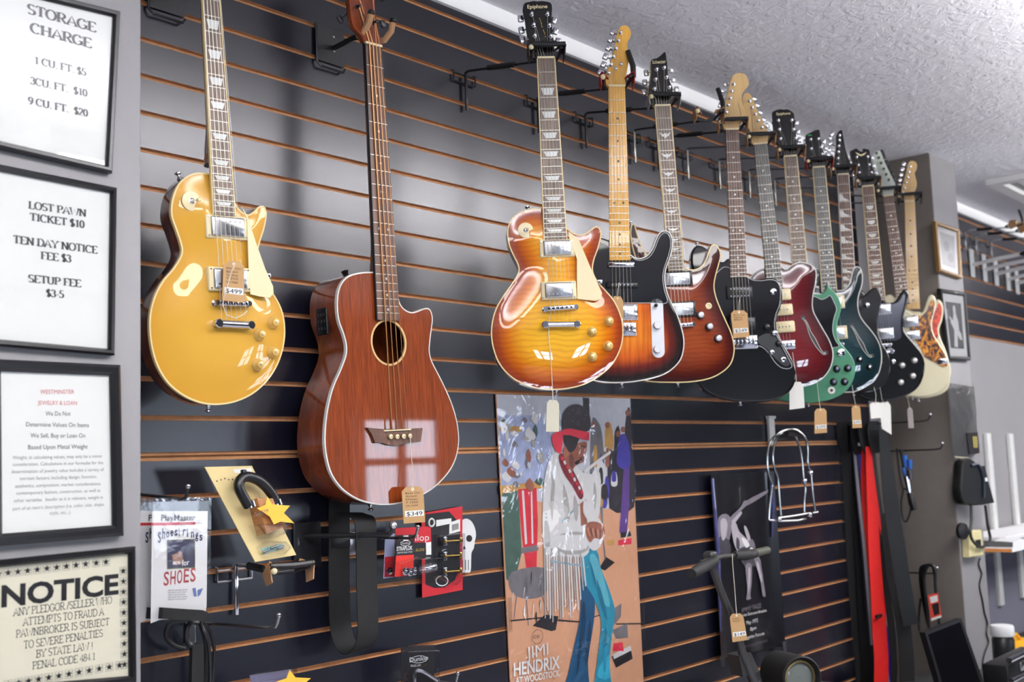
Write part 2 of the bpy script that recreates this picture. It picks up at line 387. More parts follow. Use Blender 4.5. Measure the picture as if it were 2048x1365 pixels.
def serif_mesh(mb, s, A, B, h, z, thick=.16, thin=.05, slen=.3):
    adv = sum(GL[c][0] for c in s); d = B-A; L = d.length; d = d.normalized(); up = V((-d.y, d.x)); kx = L/adv
    def P(x, y): p = A+d*(x*kx)+up*(y*h); return mb.vert((p.x, p.y, z))
    x0 = 0
    for c in s:
        a, strokes, serifs = GL[c]
        for st in strokes:
            n = len(st); Lf = []; Rt = []
            for i, (x, y) in enumerate(st):
                xa, ya = st[max(0, i-1)]; xb, yb = st[min(n-1, i+1)]; dx, dy = xb-xa, yb-ya; l = hypot(dx, dy) or 1; dx /= l; dy /= l
                wd = (thin+(thick-thin)*abs(dy)**1.3)/2
                Lf.append(P(x0+x-dy*wd, y+dx*wd)); Rt.append(P(x0+x+dy*wd, y-dx*wd))
            for i in range(n-1): mb.face((Rt[i], Rt[i+1], Lf[i+1], Lf[i]))
        for x, y in serifs:
            t = thin*1.0; y0 = y-(t if y > .5 else 0)
            mb.face((P(x0+x-slen/2, y0), P(x0+x+slen/2, y0), P(x0+x+slen/2, y0+t), P(x0+x-slen/2, y0+t)))
        x0 += a
def line_px(mb, fr, s, p0, p1, hpx, z, kind='plain', **kw):
    A = fr.q(p0[0], p0[1], z); B = fr.q(p1[0], p1[1], z); C_ = fr.q(p0[0], p0[1]-hpx, z)
    d = (B-A).normalized(); h = abs((C_-A).dot(V((-d.y, d.x))))
    (font_mesh if kind == 'plain' else serif_mesh)(mb, s, A, B, h, z, **kw)
# ================================================================== the room
SZ0 = 1.5376                              # height of the joint slot
SP = .0762
def slat_z(k): return SZ0 + k*SP - (.0035 if k < 0 else 0)
m = bpy.data.materials.new('slatwall_laminate'); m.use_nodes = True; t = NT(m)
t.b.inputs['Roughness'].default_value = .26; t.b.inputs['Specular IOR Level'].default_value = .8
f = t.noise(t.obj((1, 1, 40)), 6, 3)
t.color(t.ramp(f, [(.2, rgb(14, 15, 25)), (.8, rgb(17, 18, 30))]))
t.bump(t.noise(t.obj(), 120, 2), .06, .001); MATS['lam'] = m
M_lam = m
M_mdf = wood('raw_fibreboard', (172, 122, 80), (190, 140, 96), .8, 0, (3, 3, 3), 20)
m = bpy.data.materials.new('wall_paint_grey'); m.use_nodes = True; t = NT(m); t.b.inputs['Roughness'].default_value = .6
t.color(t.ramp(t.noise(t.obj(), 3, 3), [(.2, rgb(130, 128, 129)), (.8, rgb(137, 135, 136))]))
t.bump(t.noise(t.obj(), 160, 3), .25, .002); M_paint = m
m = bpy.data.materials.new('ceiling_texture'); m.use_nodes = True; t = NT(m); t.b.inputs['Roughness'].default_value = .9
n1 = t.noise(t.obj(), 26, 4, .8, .6)
t.color(t.ramp(t.noise(t.obj(), 2, 2), [(.2, rgb(218, 217, 223)), (.8, rgb(225, 224, 229))]))
t.bump(t.ramp(n1, [(.40, (0, 0, 0, 1)), (.62, (1, 1, 1, 1))]), .3, .005); M_ceil = m
M_floor = mat('floor_tile', (196, 197, 206), .7, mottle=.06)
M_darkw = mat('dark_wall_paint', (52, 52, 60), .7)
M_trim = mat('white_trim', (246, 246, 246), .45, mottle=.02)

X0, X1, Y0, ZC = ROOM['x0'], ROOM['x1'], ROOM['y0'], ROOM['zc']
PLX0, PLX1, PLY = .42, 1.043, -.25         # near pillar
PRX0, PRX1, PRY = 4.735, 5.03, -.285       # far pillar
def slatwall(xa, xb, zlo, zhi, klo, khi):
    """grooved board: profile in Y-Z run along X; slots show raw board"""
    prof = [(0, zlo, 0)]
    for k in range(klo, khi+1):
        z = slat_z(k); h = .0052 if k else .0085
        if k == 0:
            prof += [(0, z-.0085, 0), (.004, z-.0075, 1), (.004, z-.0022, 1), (.012, z-.0012, 2), (.012, z+.0012, 1), (.004, z+.0022, 1), (.004, z+.0072, 1), (0, z+.0085, 1)]
        else:
            prof += [(0, z-h, 0), (.0025, z-h+.0012, 1), (.0095, z-h+.0012, 1), (.0095, z+h, 1), (0, z+h, 1)]
    prof.append((0, zhi, 0))
    mb = MB(); L = [[mb.vert((x, y, z)) for (y, z, _) in prof] for x in (xa, xb)]
    for i in range(len(prof)-1):
        mb.cur = min(1, prof[i+1][2]); mb.face((L[0][i], L[1][i], L[1][i+1], L[0][i+1]))
    return mb
MR0 = 4.598                                # where the grooved board stops short of the far pillar
struct(slatwall(PLX1-.1, MR0, .25, ZC, -16, 15).build('wall_back', [M_lam, M_mdf], None, False), 'black slatwall with raw brown grooves behind the guitars')
far = slatwall(PRX1, X1, slat_z(7)-.008, ZC, 7, 15).build('wall_back.001', [M_lam, M_mdf], None, False)
struct(far, 'short run of black slatwall beyond the grey pillar')
mb = MB()
mb.box(((X0+PLX1-.1)/2, .03, ZC/2), (PLX1-.1-X0, .06, ZC)); mb.box(((PLX1+MR0)/2, .05, .125), (MR0-PLX1, .1, .25))
mb.box(((MR0+PRX1)/2, .03, ZC/2), (PRX1-MR0, .06, ZC)); mb.box(((PRX1+X1)/2, .03, (slat_z(7)-.008)/2), (X1-PRX1, .06, slat_z(7)-.008))
struct(mb.build('wall_back.002', M_paint, None, False), 'plain grey painted wall around the slatwall')
mb = MB(); mb.box(((PLX1+PRX1)/2, .045, ZC/2), (PRX1-PLX1+.3, .03, ZC)); struct(mb.build('wall_back.003', M_mdf, None, False), 'wall behind the slatwall boards')
mb = MB(); mb.box(((PLX0+PLX1)/2, PLY/2, ZC/2), (PLX1-PLX0, -PLY, ZC), None, 0.004); struct(mb.build('pillar', M_paint, None, True), 'grey painted pillar carrying the framed notices', 'pillar')
M_taupe = mat('taupe_left_face', (104, 98, 92), .6)  # left face set darker and warmer than the front
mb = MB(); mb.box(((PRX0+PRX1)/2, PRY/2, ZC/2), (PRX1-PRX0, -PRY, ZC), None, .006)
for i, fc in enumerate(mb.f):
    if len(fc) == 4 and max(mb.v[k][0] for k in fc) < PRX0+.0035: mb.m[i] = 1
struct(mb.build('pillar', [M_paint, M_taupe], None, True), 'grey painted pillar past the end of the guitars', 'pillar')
mb = MB(); mb.box(((X0+X1)/2, Y0/2, ZC+.05), (X1-X0, -Y0+.2, .1)); struct(mb.build('ceiling', M_ceil, None, False), 'grey white knockdown textured ceiling', 'ceiling')
mb = MB(); mb.box(((X0+X1)/2, Y0/2, -.05), (X1-X0, -Y0+.2, .1)); struct(mb.build('floor', M_floor, None, False), 'pale floor of the shop', 'floor')
M_sidew = mat('side_wall_paint', (150, 148, 146), .7)
mb = MB(); mb.box((X1+.05, Y0/2, ZC/2), (.1, -Y0, ZC)); struct(mb.build('wall_right', M_darkw, None, False), 'grey end wall of the shop')
mb = MB()
mb.box((X0-.05, Y0/2, ZC/2), (.1, -Y0, ZC))
struct(mb.build('wall_left', M_darkw, None, False), 'grey side wall of the shop')
mb = MB(); xs = X0
for wx, ww in WINS+[(X1+1, 2)]:
    mb.box(((xs+wx-ww/2)/2, Y0-.05, ZC/2), (wx-ww/2-xs, .1, ZC)); xs = wx+ww/2
for wx, ww in WINS:
    mb.box((wx, Y0-.05, WZ0/2), (ww, .1, WZ0)); mb.box((wx, Y0-.05, (WZ1+ZC)/2), (ww, .1, ZC-WZ1))
struct(mb.build('wall_front', M_darkw, None, False), 'street wall of the shop with large windows')
M_alu = mat('window_frame', (60, 58, 58), .5)
for i, (wx, ww) in enumerate(WINS):
    mb = MB()
    for x in (wx-ww/2+.03, wx, wx+ww/2-.03): mb.box((x, Y0+.06, (WZ0+WZ1)/2), (.06, .05, WZ1-WZ0))
    for z in (WZ0+.03, WZ1-.4, WZ1-.03): mb.box((wx, Y0+.06, z), (ww, .05, .06))
    struct(mb.build('window_%d' % (i+1), M_alu, None, False), 'shop window frame looking on to the street', 'window')
# white moulding where wall meets ceiling
def mould(name, xa, xb, y):
    mb = MB(); pr = [(0, ZC-.045), (-.012, ZC-.045), (-.022, ZC-.03), (-.022, ZC-.0005), (0, ZC-.0005)]
    mb.skin([[mb.vert((x, y+p, z)) for p, z in pr] for x in (xa, xb)], True, True); return mb.build(name, M_trim, None, True, 50)
struct(mould('trim_1', PLX1, PRX0, 0), 'white moulding between the guitar wall and ceiling', 'trim')
struct(mould('trim_2', PRX1, X1, 0), 'white moulding above the far slatwall', 'trim')
# ceiling fixtures
M_emit = bpy.data.materials.new('lamp_diffuser'); M_emit.use_nodes = True
M_emit.node_tree.nodes['Principled BSDF'].inputs['Base Color'].default_value = (.8, .8, .78, 1)
def fixture(cx, cy, label, sx=1.3, sy=.32):
    r = thing('ceiling_light', Matrix.Translation((cx, cy, ZC)), label, 'ceiling light', 'ceiling lights'); zf = FZ-ZC
    mb = MB()
    for x in (-sx/2+.02, sx/2-.02): mb.box((x, 0, zf-.03), (.04, sy, .07))
    for y in (-sy/2+.012, sy/2-.012): mb.box((0, y, zf-.03), (sx-.08, .024, .07))
    mb.build('frame', M_trim, r, False); mb = MB(); mb.box((0, 0, zf-.03), (sx-.08, sy-.05, .03)); mb.build('diffuser', M_emit, r, False)
    for x in (-.5, .5): mb = MB(); mb.cyl((x, 0, zf), (x, 0, 0), .003); mb.build('suspension_wire', M_trim, r, False)
for i, (fx, fy) in enumerate(FIX): fixture(fx, fy, 'long fluorescent ceiling light parallel to the guitar wall')
v = atZ(1985, 358, ZC)
M_vent = mat('vent_white', (205, 205, 205), .5)
r = thing('ceiling_vent', Matrix.Translation((v.x+.5, v.y-.3, ZC)), 'white framed ceiling vent past the grey pillar', 'vent')
mb = MB()
for x in (-.48, .48): mb.box((x, 0, -.014), (.06, .66, .026))
for y in (-.3, .3): mb.box((0, y, -.014), (.9, .06, .026))
mb.build('frame', M_vent, r, False)
for i in range(5): mb = MB(); mb.box((0, -.2+i*.1, -.010), (.9, .05, .004), Matrix.Translation((0, 0, 0)) @ Matrix.Rotation(0, 4, 'X')); mb.build('slat', M_vent, r, False)
mb = MB(); mb.box((0, 0, -.003), (.9, .54, .004)); mb.build('backing', M_sidew, r, False)

# added dark counters, out of view, blocking floor and window reflections in the slatwall
M_case = mat('dark_counter_laminate', (34, 34, 38), .6)
for i in range(3):
    o = thing('added_counter', Matrix.Translation((3.6+i*2.02, -2.75, 0)), 'added dark counter out of view, darkening the slatwall reflection', 'counter', 'added counters out of view')
    mb = MB(); mb.box((0, 0, .03), (1.9, .5, .06)); mb.build('plinth', M_case, o, False); mb = MB(); mb.box((0, 0, .54), (2.0, .6, .96), None, .005); mb.build('body', M_case, o); mb = MB(); mb.box((0, 0, 1.035), (2.0, .62, .03), None, .005); mb.build('top', M_case, o)
# ================================================================== guitars
def loft_neck(mb, secs, n=10):
    """secs: (y, halfwidth, ztop, depth) D-shaped sections"""
    loops = []
    for y, cx, hw, zt, dp in secs:
        L = [mb.vert((cx+hw*cos(pi*k/n), y, zt-dp*sin(pi*k/n)**.8)) for k in range(n+1)]
        loops.append(L)
    for a, b in zip(loops, loops[1:]):
        for i in range(n): mb.face((a[i], a[i+1], b[i+1], b[i]))
    mb.face(loops[0]); mb.face(loops[-1][::-1])

GS = []
M_cover = mat('nickel_cover', (205, 205, 206), .26, 1, mottle=.04)
class Guitar:
    """one instrument: working frame on its face, traced outline, parts as children of one Empty.
    local x to the treble side, y to the head, z out of the face, origin at the bridge"""
    def __init__(g, name, label, cat, nut, bridge, Yn, yaw, lean, group, zf=.010):
        n = nyaw(yaw, lean); pn = at(*nut, Yn)
        f0 = Fr(pn, n); b = f0.q(*bridge); up = -(f0.r*b.x+f0.u*b.y)
        g.fr = Fr(f0.w(b.x, b.y), n, up); g.L = b.length; g.zf = zf
        g.root = thing(name, g.fr.M, label, cat, group); GS.append(g); g.out = None; g.arch = 0; g.aw = .045
        print('GUITAR', label[:40], 'nut-bridge %.3f' % g.L, 'nut', tuple(round(c, 3) for c in pn))
    def q(g, x, y, z=0): return g.fr.q(x, y, z)
    def h(g, x, y):
        if not g.arch: return 0.0
        d = dist_to(g.out, x, y); return g.arch*(1-exp(-(d/g.aw)**2))
    def body(g, px, thick, m_side, m_top, r=.004, arch=0, aw=.045, back_r=.006, bind=None, hole=None, step=.008, smooth=6):
        loc = [g.q(*p) for p in px]
        o = ccw(resample(spline(loc, smooth), .006)); g.out = o; g.arch = arch; g.aw = aw; g.thick = thick
        mb = MB()
        rings = [(back_r, -thick), (back_r*.3, -thick+back_r*.3), (0, -thick+back_r), (0, -.004-r)]
        if r > 0: rings += [(0, -r)]
        else: rings += [(0, 0)]
        L = [[mb.vert((p.x, p.y, z)) for p in (inset(o, d) if d else o)] for d, z in rings]
        mb.skin(L)
        bo = inset(o, back_r); tri = tessellate_polygon([[V((p.x, p.y, 0)) for p in bo]])
        for t in tri:
            a, b, c = (bo[k] for k in t); s = (b.x-a.x)*(c.y-a.y)-(b.y-a.y)*(c.x-a.x)
            t = (t[0], t[2], t[1]) if s > 0 else t
            mb.face([L[0][k] for k in t])
        g.body_o = mb.build('body', m_side, g.root, True, 50)
        # face: rounded rim, then a filled cap
        mb = MB(); vals = []; rr = [(0, -r), (r*.1, -r*.55), (r*.35, -r*.18), (r, 0)] if r > 0 else [(0, 0)]
        LL = []
        for d, z in rr:
            LL.append([mb.vert((p.x, p.y, z)) for p in (inset(o, d) if d else o)]); vals += [d]*len(o)
        if len(LL) > 1: mb.skin(LL)
        edge = inset(o, rr[-1][0]) if rr[-1][0] else o
        pts = [V((p.x, p.y)) for p in edge]; ne = len(pts); edges = [(i, (i+1) % ne) for i in range(ne)]; faces = [list(range(ne))]
        if hole:
            hc = [V(p) for p in hole]; edges += [(ne+i, ne+(i+1) % len(hc)) for i in range(len(hc))]; pts += hc
        xs = [p.x for p in o]; ys = [p.y for p in o]; y = min(ys); row = 0
        while y < max(ys):
            x = min(xs)+(step/2 if row % 2 else 0)
            while x < max(xs):
                if inside(edge, x, y) and dist_to(edge, x, y) > step*.55 and not (hole and (inside(hole, x, y) or dist_to(hole, x, y) < step*.5)): pts.append(V((x, y)))
                x += step
            y += step*.87; row += 1
        vs, es, fs, ov, oe, of = delaunay_2d_cdt(pts, edges, faces if not hole else faces, 1, 1e-6)
        base = len(mb.v)
        for p in vs:
            d = dist_to(o, p.x, p.y); vals.append(d); mb.v.append((p.x, p.y, g.arch*(1-exp(-(d/g.aw)**2)) if g.arch and d > r+1e-5 else 0.0))
        for f in fs:
            cx = sum(vs[k].x for k in f)/3; cy = sum(vs[k].y for k in f)/3
            if not inside(edge, cx, cy) or (hole and inside(hole, cx, cy)): continue
            a, b, c = (vs[k] for k in f)
            if (b.x-a.x)*(c.y-a.y)-(b.y-a.y)*(c.x-a.x) < 0: f = (f[0], f[2], f[1])
            mb.face([base+k for k in f])
        mb.attr['rim'] = vals
        g.top_o = mb.build('top', m_top, g.root, True, 60)
        if bind:
            mb = MB(); prof = [(-.0006, -.0075), (-.0006, .0002), (.0024, .0004), (.0024, -.0075)]
            loops = [[mb.vert((p.x, p.y, z)) for p in inset(o, d)] for d, z in prof]
            mb.skin(loops); mb.build('binding', bind, g.root, True, 40)
    # ---- neck
    def neck(g, nutpx, endpx, board, m_neck, m_bind=None, inlay='dot', m_inlay=None, nfret=22, heel=None, m_nut=None):
        z = g.zf; a, b = (g.q(*p, z) for p in nutpx); c, d = (g.q(*p, z) for p in endpx)
        g.nl, g.nr = a, b; nut_y = (a.y+b.y)/2; ey = (c.y+d.y)/2
        def X(y, s):
            t = (y-nut_y)/(ey-nut_y); return (a.x+(c.x-a.x)*t) if s < 0 else (b.x+(d.x-b.x)*t)
        g.X = X; g.nut_y = nut_y; g.ey = ey
        mb = MB(); th = .006
        loops = []
        for y in (ey, nut_y):
            loops.append([mb.vert(p) for p in ((X(y, -1), y, z-th), (X(y, 1), y, z-th), (X(y, 1), y, z-.0008), (X(y, 1)-.0016, y, z), (X(y, -1)+.0016, y, z), (X(y, -1), y, z-.0008))])
        mb.skin(loops, True, True); fb = mb.build('fretboard', board, g.root, False)
        if m_bind:
            mb = MB()
            for s in (-1, 1):
                mb.skin([[mb.vert(p) for p in ((X(y, s)-s*.0012, y, z-th), (X(y, s)+s*.0012, y, z-th), (X(y, s)+s*.0012, y, z+.0002), (X(y, s)-s*.0012, y, z+.0004))] for y in (ey, nut_y)], True, True)
            mb.build('binding', m_bind, fb, False)
        fy = [nut_y-(nut_y)*(1-2**(-k/12)) for k in range(nfret+1)]
        for k in range(1, nfret+1):
            if fy[k] < ey+.002: break
            mb = MB(); x0, x1 = X(fy[k], -1), X(fy[k], 1); mb.box(((x0+x1)/2, fy[k], z+.0004), (x1-x0+.0002, .0015, .0014)); mb.build('fret', M_fret, fb, False)
        mi = m_inlay or M_pearl
        for k in (3, 5, 7, 9, 12, 15, 17, 19, 21):
            if k > nfret or fy[k] < ey or not inlay: break
            y0, y1 = fy[k], fy[k-1]; ym = (y0+y1)/2; hy = (y1-y0)/2; xc = (X(ym, -1)+X(ym, 1))/2; hw = (X(ym, 1)-X(ym, -1))/2; zi = z+.00025
            def put(p): mb = MB(); mb.poly(ccw([V(q) for q in p]), zi); mb.build('inlay', mi, fb, False)
            if inlay == 'dot':
                if k == 12:
                    for s in (-1, 1): put(circ(xc+s*hw*.45, ym, min(.0032, hy*.6), 14))
                else: put(circ(xc, ym, min(.0032, hy*.6), 14))
            elif inlay == 'trap': put([(xc-hw*.72, ym+hy*.55), (xc-hw*.5, ym-hy*.6), (xc+hw*.5, ym-hy*.6), (xc+hw*.72, ym+hy*.55)])
            elif inlay == 'half': put([(xc-hw*.62, ym+hy*.5)]+[(xc+hw*.62*cos(R_(180+20*i)), ym+hy*.5-hy*1.1*sin(R_(20*i))) for i in range(1, 9)]+[(xc+hw*.62, ym+hy*.5)])
            elif inlay == 'saw': put([(xc-hw*.85, ym-hy*.8), (xc+hw*.8, ym-hy*.8), (xc-hw*.1, ym-hy*.1), (xc-hw*.4, ym+hy*.8), (xc-hw*.85, ym+hy*.8)])
            elif inlay == 'bird':
                put([(xc-hw*.75, ym+hy*.55), (xc-hw*.25, ym+hy*.15), (xc, ym+hy*.4), (xc+hw*.25, ym+hy*.15), (xc+hw*.75, ym+hy*.55), (xc+hw*.45, ym-hy*.2), (xc+hw*.12, ym-hy*.35), (xc, ym-hy*.75), (xc-hw*.12, ym-hy*.35), (xc-hw*.45, ym-hy*.2)])
        # neck shaft
        hy = heel if heel is not None else ey+.10
        mb = MB(); secs = []
        for i in range(9):
            t = i/8; y = nut_y+.004+(hy-nut_y)*t; hw = (X(y, 1)-X(y, -1))/2
            dp = .0165+.003*t+(.018*max(0, (t-.86)/.14)**1.6); secs.append((y, (X(y, -1)+X(y, 1))/2, hw, z-th, dp))
        y = hy-.03; secs.append((y, (X(y, -1)+X(y, 1))/2, (X(y, 1)-X(y, -1))/2, z-th, .045))
        loft_neck(mb, secs); mb.build('neck', m_neck, g.root, True, 60)
        # nut
        mb = MB(); mb.box(((a.x+b.x)/2, nut_y+.0025, z-.001), (b.x-a.x, .005, .007)); mb.build('nut', m_nut or M_cream, g.root, False)
        g.ncx = (a.x+b.x)/2
    def strings(g, n=6, sw=(.036, .052), bz=.014, order=None, end_y=0.0, r=.00045, bx=0.0, m=None):
        zb = g.h(0, 0)+bz
        for i in range(n):
            xa = g.ncx+(i/(n-1)-.5)*sw[0]; xb = bx+(i/(n-1)-.5)*sw[1]
            pts = [(xa, g.nut_y+.003, g.zf+.0024), (xb, end_y, zb)]
            if order and order[i] is not None and order[i] < len(g.posts):
                p = g.posts[order[i]]; pts = [(p.x, p.y, g.hz+.008)]+pts
            mb = MB(); mb.tube(pts, r*(1.6-.9*i/(n-1)), 5); mb.build('string', m or M_string, g.root, True)
    def head(g, px, m_face, m_side=None, posts=(), buttons=(), logo=None, zoff=-.004, th=.014, m_btn=None, tilt=0.0, strings=True, extra=None, smooth=5, m_logo=None):
        z = g.zf+zoff
        o = ccw(resample(spline([g.q(*p, z) for p in px], smooth), .004))
        mb = MB(); mb.skin([[mb.vert((p.x, p.y, zz_)) for p in inset(o, d)] for d, zz_ in ((.0015, z-th), (0, z-th+.0015), (0, z-.0012), (.0008, z))])
        mb.poly(inset(o, .0008), z); tri = tessellate_polygon([[V((p.x, p.y, 0)) for p in o]])
        hd = mb.build('headstock', [m_face], g.root, True, 45)
        if m_side:
            mb = MB(); mb.skin([[mb.vert((p.x, p.y, zz_)) for p in inset(o, d)] for d, zz_ in ((.001, z-th-.001), (-.0004, z-th), (-.0004, z-.003), (.0005, z-.003))], False, False); mb.build('edge', m_side, hd, True, 45)
        g.hd = hd; g.hz = z
        bt = m_btn or M_chrome; P = [g.q(*p, z) for p in posts]; g.posts = P
        for i, p in enumerate(P):
            mb = MB(); mb.lathe((p.x, p.y, z-.001), (0, 0, 1), [(.005, 0), (.005, .002), (.0032, .003), (.003, .014), (.0034, .015), (.001, .0155)], 12)
            if i < len(buttons) and buttons[i]:
                b = g.q(*buttons[i], z-th*.5); d = (b-p).normalized(); zc = z-th-.003
                mb.box((p.x, p.y, z-th-.005), (.014, .014, .010), None, .003)
                q0 = p; mb.cyl((p.x, p.y, zc), (b.x-d.x*.007, b.y-d.y*.007, zc), .0022, None, 8)
                ang = atan2(d.y, d.x); M = Matrix.Translation((b.x, b.y, zc)) @ Matrix.Rotation(ang, 4, 'Z')
                mb.box((0, 0, 0), (.015, .019, .007), M, .0034)
            mb.build('tuner', bt, hd, True, 40)
        if logo:
            for s, p0, p1, hp, bold in logo:
                mb = MB(); line_px(mb, g.fr, s, p0, p1, hp, z+.0004, bold=bold); mb.build('lettering', m_logo or M_cream, hd, False)
        return hd
    # ---- hardware, placed by local points
    def part(g, name, mb, m, parent=None, smooth=True, angle=40): return mb.build(name, m, parent or g.root, smooth, angle)
    def quadM(g, a, b, z):
        """frame at the middle of a..b (local points), x along a->b"""
        d = b-a; ang = atan2(d.y, d.x); c = (a+b)/2; return Matrix.Translation((c.x, c.y, z)) @ Matrix.Rotation(ang, 4, 'Z'), d.length
    def humbucker(g, c, w=.088, h=.045, ring=None, cover=None, ang=0, poles=1, rz=.005):
        z = g.h(c.x, c.y); M = Matrix.Translation((c.x, c.y, z)) @ Matrix.Rotation(ang, 4, 'Z')
        root = None
        if ring:
            mb = MB(); mb.box((0, 0, rz/2-.004), (w, h, rz+.008), M, .003); root = g.part('pickup_ring', mb, ring)
            for sx in (-1, 1):
                for sy in (-1, 1):
                    mb = MB(); mb.lathe(M @ V((sx*(w/2-.005), sy*(h/2-.005), rz)), M.to_3x3() @ V((0, 0, 1)), [(.002, 0), (.0016, .001)], 8); mb.build('screw', M_chrome, root)
            w -= .018; h -= .008
        mb = MB(); mb.box((0, 0, rz+.001), (w, h, .008), M, .003); p = g.part('pickup', mb, (M_cover if cover is M_chrome else cover) or M_cover)
        if poles:
            mb = MB()
            for i in range(6): mb.lathe(M @ V(((i/5-.5)*.05, h*.27*poles, rz+.005)), M.to_3x3() @ V((0, 0, 1)), [(.0026, 0), (.0022, .001)], 8)
            mb.build('pole_screws', M_chrome, p)
        return p
    def bar_pickup(g, c, w, h, m, ang=0, rnd=None, poles=0, z=None, tall=.006, m_pole=None):
        z = g.h(c.x, c.y) if z is None else z; M = Matrix.Translation((c.x, c.y, z)) @ Matrix.Rotation(ang, 4, 'Z')
        mb = MB(); mb.box((0, 0, tall/2), (w, h, tall), M, rnd or h*.45); p = g.part('pickup', mb, m)
        if poles:
            mb = MB()
            for i in range(6): mb.lathe(M @ V(((i/5-.5)*.052, 0, tall)), M.to_3x3() @ V((0, 0, 1)), [(.0026, -.001), (.0022, .0008)], 8)
            mb.build('pole_screws', m_pole or M_chrome, p)
        return p
    def tune_bridge(g, a, b):
        M, L = g.quadM(a, b, g.h(*(a+b)/2)+.008); mb = MB(); mb.box((0, 0, 0), (L-.012, .012, .009), M, .003); p = g.part('bridge', mb, M_chrome)
        for i in range(6):
            mb = MB(); mb.box(((i/5-.5)*.052, 0, .005), (.006, .009, .005), M, .001); mb.build('saddle', M_chrome, p)
        for s in (-1, 1):
            mb = MB(); c = M @ V((s*(L/2-.004), 0, -.010)); mb.lathe(c, (0, 0, 1), [(.0065, 0), (.0065, .004), (.003, .005), (.003, .012), (.0052, .013), (.0052, .015)], 14); mb.build('bridge_post', M_chrome, p)
    def stop_bar(g, a, b):
        M, L = g.quadM(a, b, g.h(*(a+b)/2)+.010); mb = MB(); r = .0075
        mb.tube([M @ V((x, 0, 0)) for x in (-L/2+.008, -L/4, 0, L/4, L/2-.008)], r, 12); p = g.part('tailpiece', mb, M_chrome)
        for s in (-1, 1):
            mb = MB(); c = M @ V((s*(L/2-.006), 0, -.012)); mb.lathe(c, (0, 0, 1), [(.008, 0), (.008, .012), (.0085, .013), (.0085, .019), (.007, .0205), (.002, .0205)], 16); mb.build('tailpiece_stud', M_chrome, p)
    def knob(g, p, m, r=.0125, h=.016, cap=None, kind='hat', z=None, capr=.36, caph=.0008):
        z = g.h(p.x, p.y)-.0005 if z is None else z
        prof = dict(hat=[(r, 0), (r, .002), (r*.8, h*.45), (r*.62, h*.6), (r*.6, h*.95), (r*.52, h), (.0005, h)],
                    dome=[(r*.9, 0), (r, h*.2), (r, h*.6), (r*.85, h*.85), (r*.55, h), (.0005, h*1.03)],
                    speed=[(r, 0), (r*.96, h*.9), (r*.9, h), (.0005, h)])[kind]
        mb = MB(); mb.lathe((p.x, p.y, z), (0, 0, 1), prof, 20); k = g.part('knob', mb, m)
        if cap:
            mb = MB(); mb.lathe((p.x, p.y, z+h), (0, 0, 1), [(r*capr, -.001), (r*capr, caph*.6), (r*capr*.8, caph), (.0005, caph*1.15)], 16); mb.build('knob_cap', cap, k)
    def toggle(g, p, plate=None, tip=None, R=.019, z=None):
        z = g.h(p.x, p.y) if z is None else z
        mb = MB(); mb.lathe((p.x, p.y, z-.001), (0, 0, 1), [(.0055, 0), (.0055, .004), (.003, .005), (.0022, .006)], 14); d = V((.25, -.1, 1))
        mb.cyl((p.x, p.y, z+.004), V((p.x, p.y, z+.004))+d.normalized()*.013, .0014); s = g.part('toggle_switch', mb, M_chrome)
        if plate: mb = MB(); mb.lathe((p.x, p.y, z-.0015), (0, 0, 1), [(R, 0), (R, .0028), (R*.95, .0032), (.0055, .0032)], 28); mb.build('switch_plate', plate, s)
        mb = MB(); q0 = V((p.x, p.y, z+.004))+d.normalized()*.011; mb.lathe(q0, d, [(.0015, 0), (.0038, .004), (.0036, .009), (.001, .011)], 12); mb.build('switch_tip', tip or M_cream, s)
    def strap_button(g, p, d, z=None):
        z = -g.thick*.5 if z is None else z
        mb = MB(); mb.lathe((p.x, p.y, z), (d[0], d[1], 0), [(.007, -.002), (.0055, .001), (.003, .004), (.003, .007), (.0065, .010), (.0065, .012), (.002, .0135)], 14); g.part('strap_button', mb, M_chrome)
    def guard(g, px, m, z=.0025, zb=0, name='pickguard', edge=None, sm=4, straight=False):
        loc = [g.q(*p) for p in px]; o = ccw(loc if straight else resample(spline(loc, sm), .004))
        mb = MB(); mb.poly(o, zb, z); p = g.part(name, mb, m, None, True, 40)
        if edge:
            mb = MB(); L = [[mb.vert((v.x, v.y, zz_)) for v in inset(o, d)] for d, zz_ in ((-.0003, z-.002), (-.0003, z), (.0011, z+.0003), (.0011, z-.001))]; mb.skin(L); mb.build('edge', edge, p, True, 40)
        return p
    def jack(g, p, m, z=None, R=.008):
        z = g.h(p.x, p.y) if z is None else z
        mb = MB(); mb.lathe((p.x, p.y, z-.0005), (0, 0, 1), [(R, 0), (R, .002), (R*.75, .003), (R*.45, .003), (R*.4, .001)], 18, False); j = g.part('output_jack', mb, m)
        mb = MB(); mb.lathe((p.x, p.y, z-.0005), (0, 0, 1), [(R*.45, .0005), (R*.1, .0012)], 12); mb.build('socket', M_black, j)
GRP = 'guitars hanging on the slatwall'
M_gold = burst('gold_top_paint', [(0, (184, 134, 46)), (.02, (192, 144, 52)), (.08, (196, 150, 58))], 0, 1, .3)
M_honey = burst('honey_burst', [(0, (112, 38, 10)), (.016, (140, 56, 14)), (.04, (190, 104, 12)), (.075, (220, 158, 26)), (.12, (226, 172, 36))], .13, 1, .3)
M_three = burst('three_tone_burst', [(0, (16, 8, 7)), (.016, (30, 10, 8)), (.038, (96, 22, 8)), (.065, (194, 88, 16)), (.11, (218, 126, 30))], 0, 1, .3, grain=.35)
M_root = burst('dark_cherry_burst', [(0, (36, 8, 5)), (.02, (66, 16, 8)), (.05, (108, 42, 18)), (.1, (130, 58, 24))], .15, 1, .3)
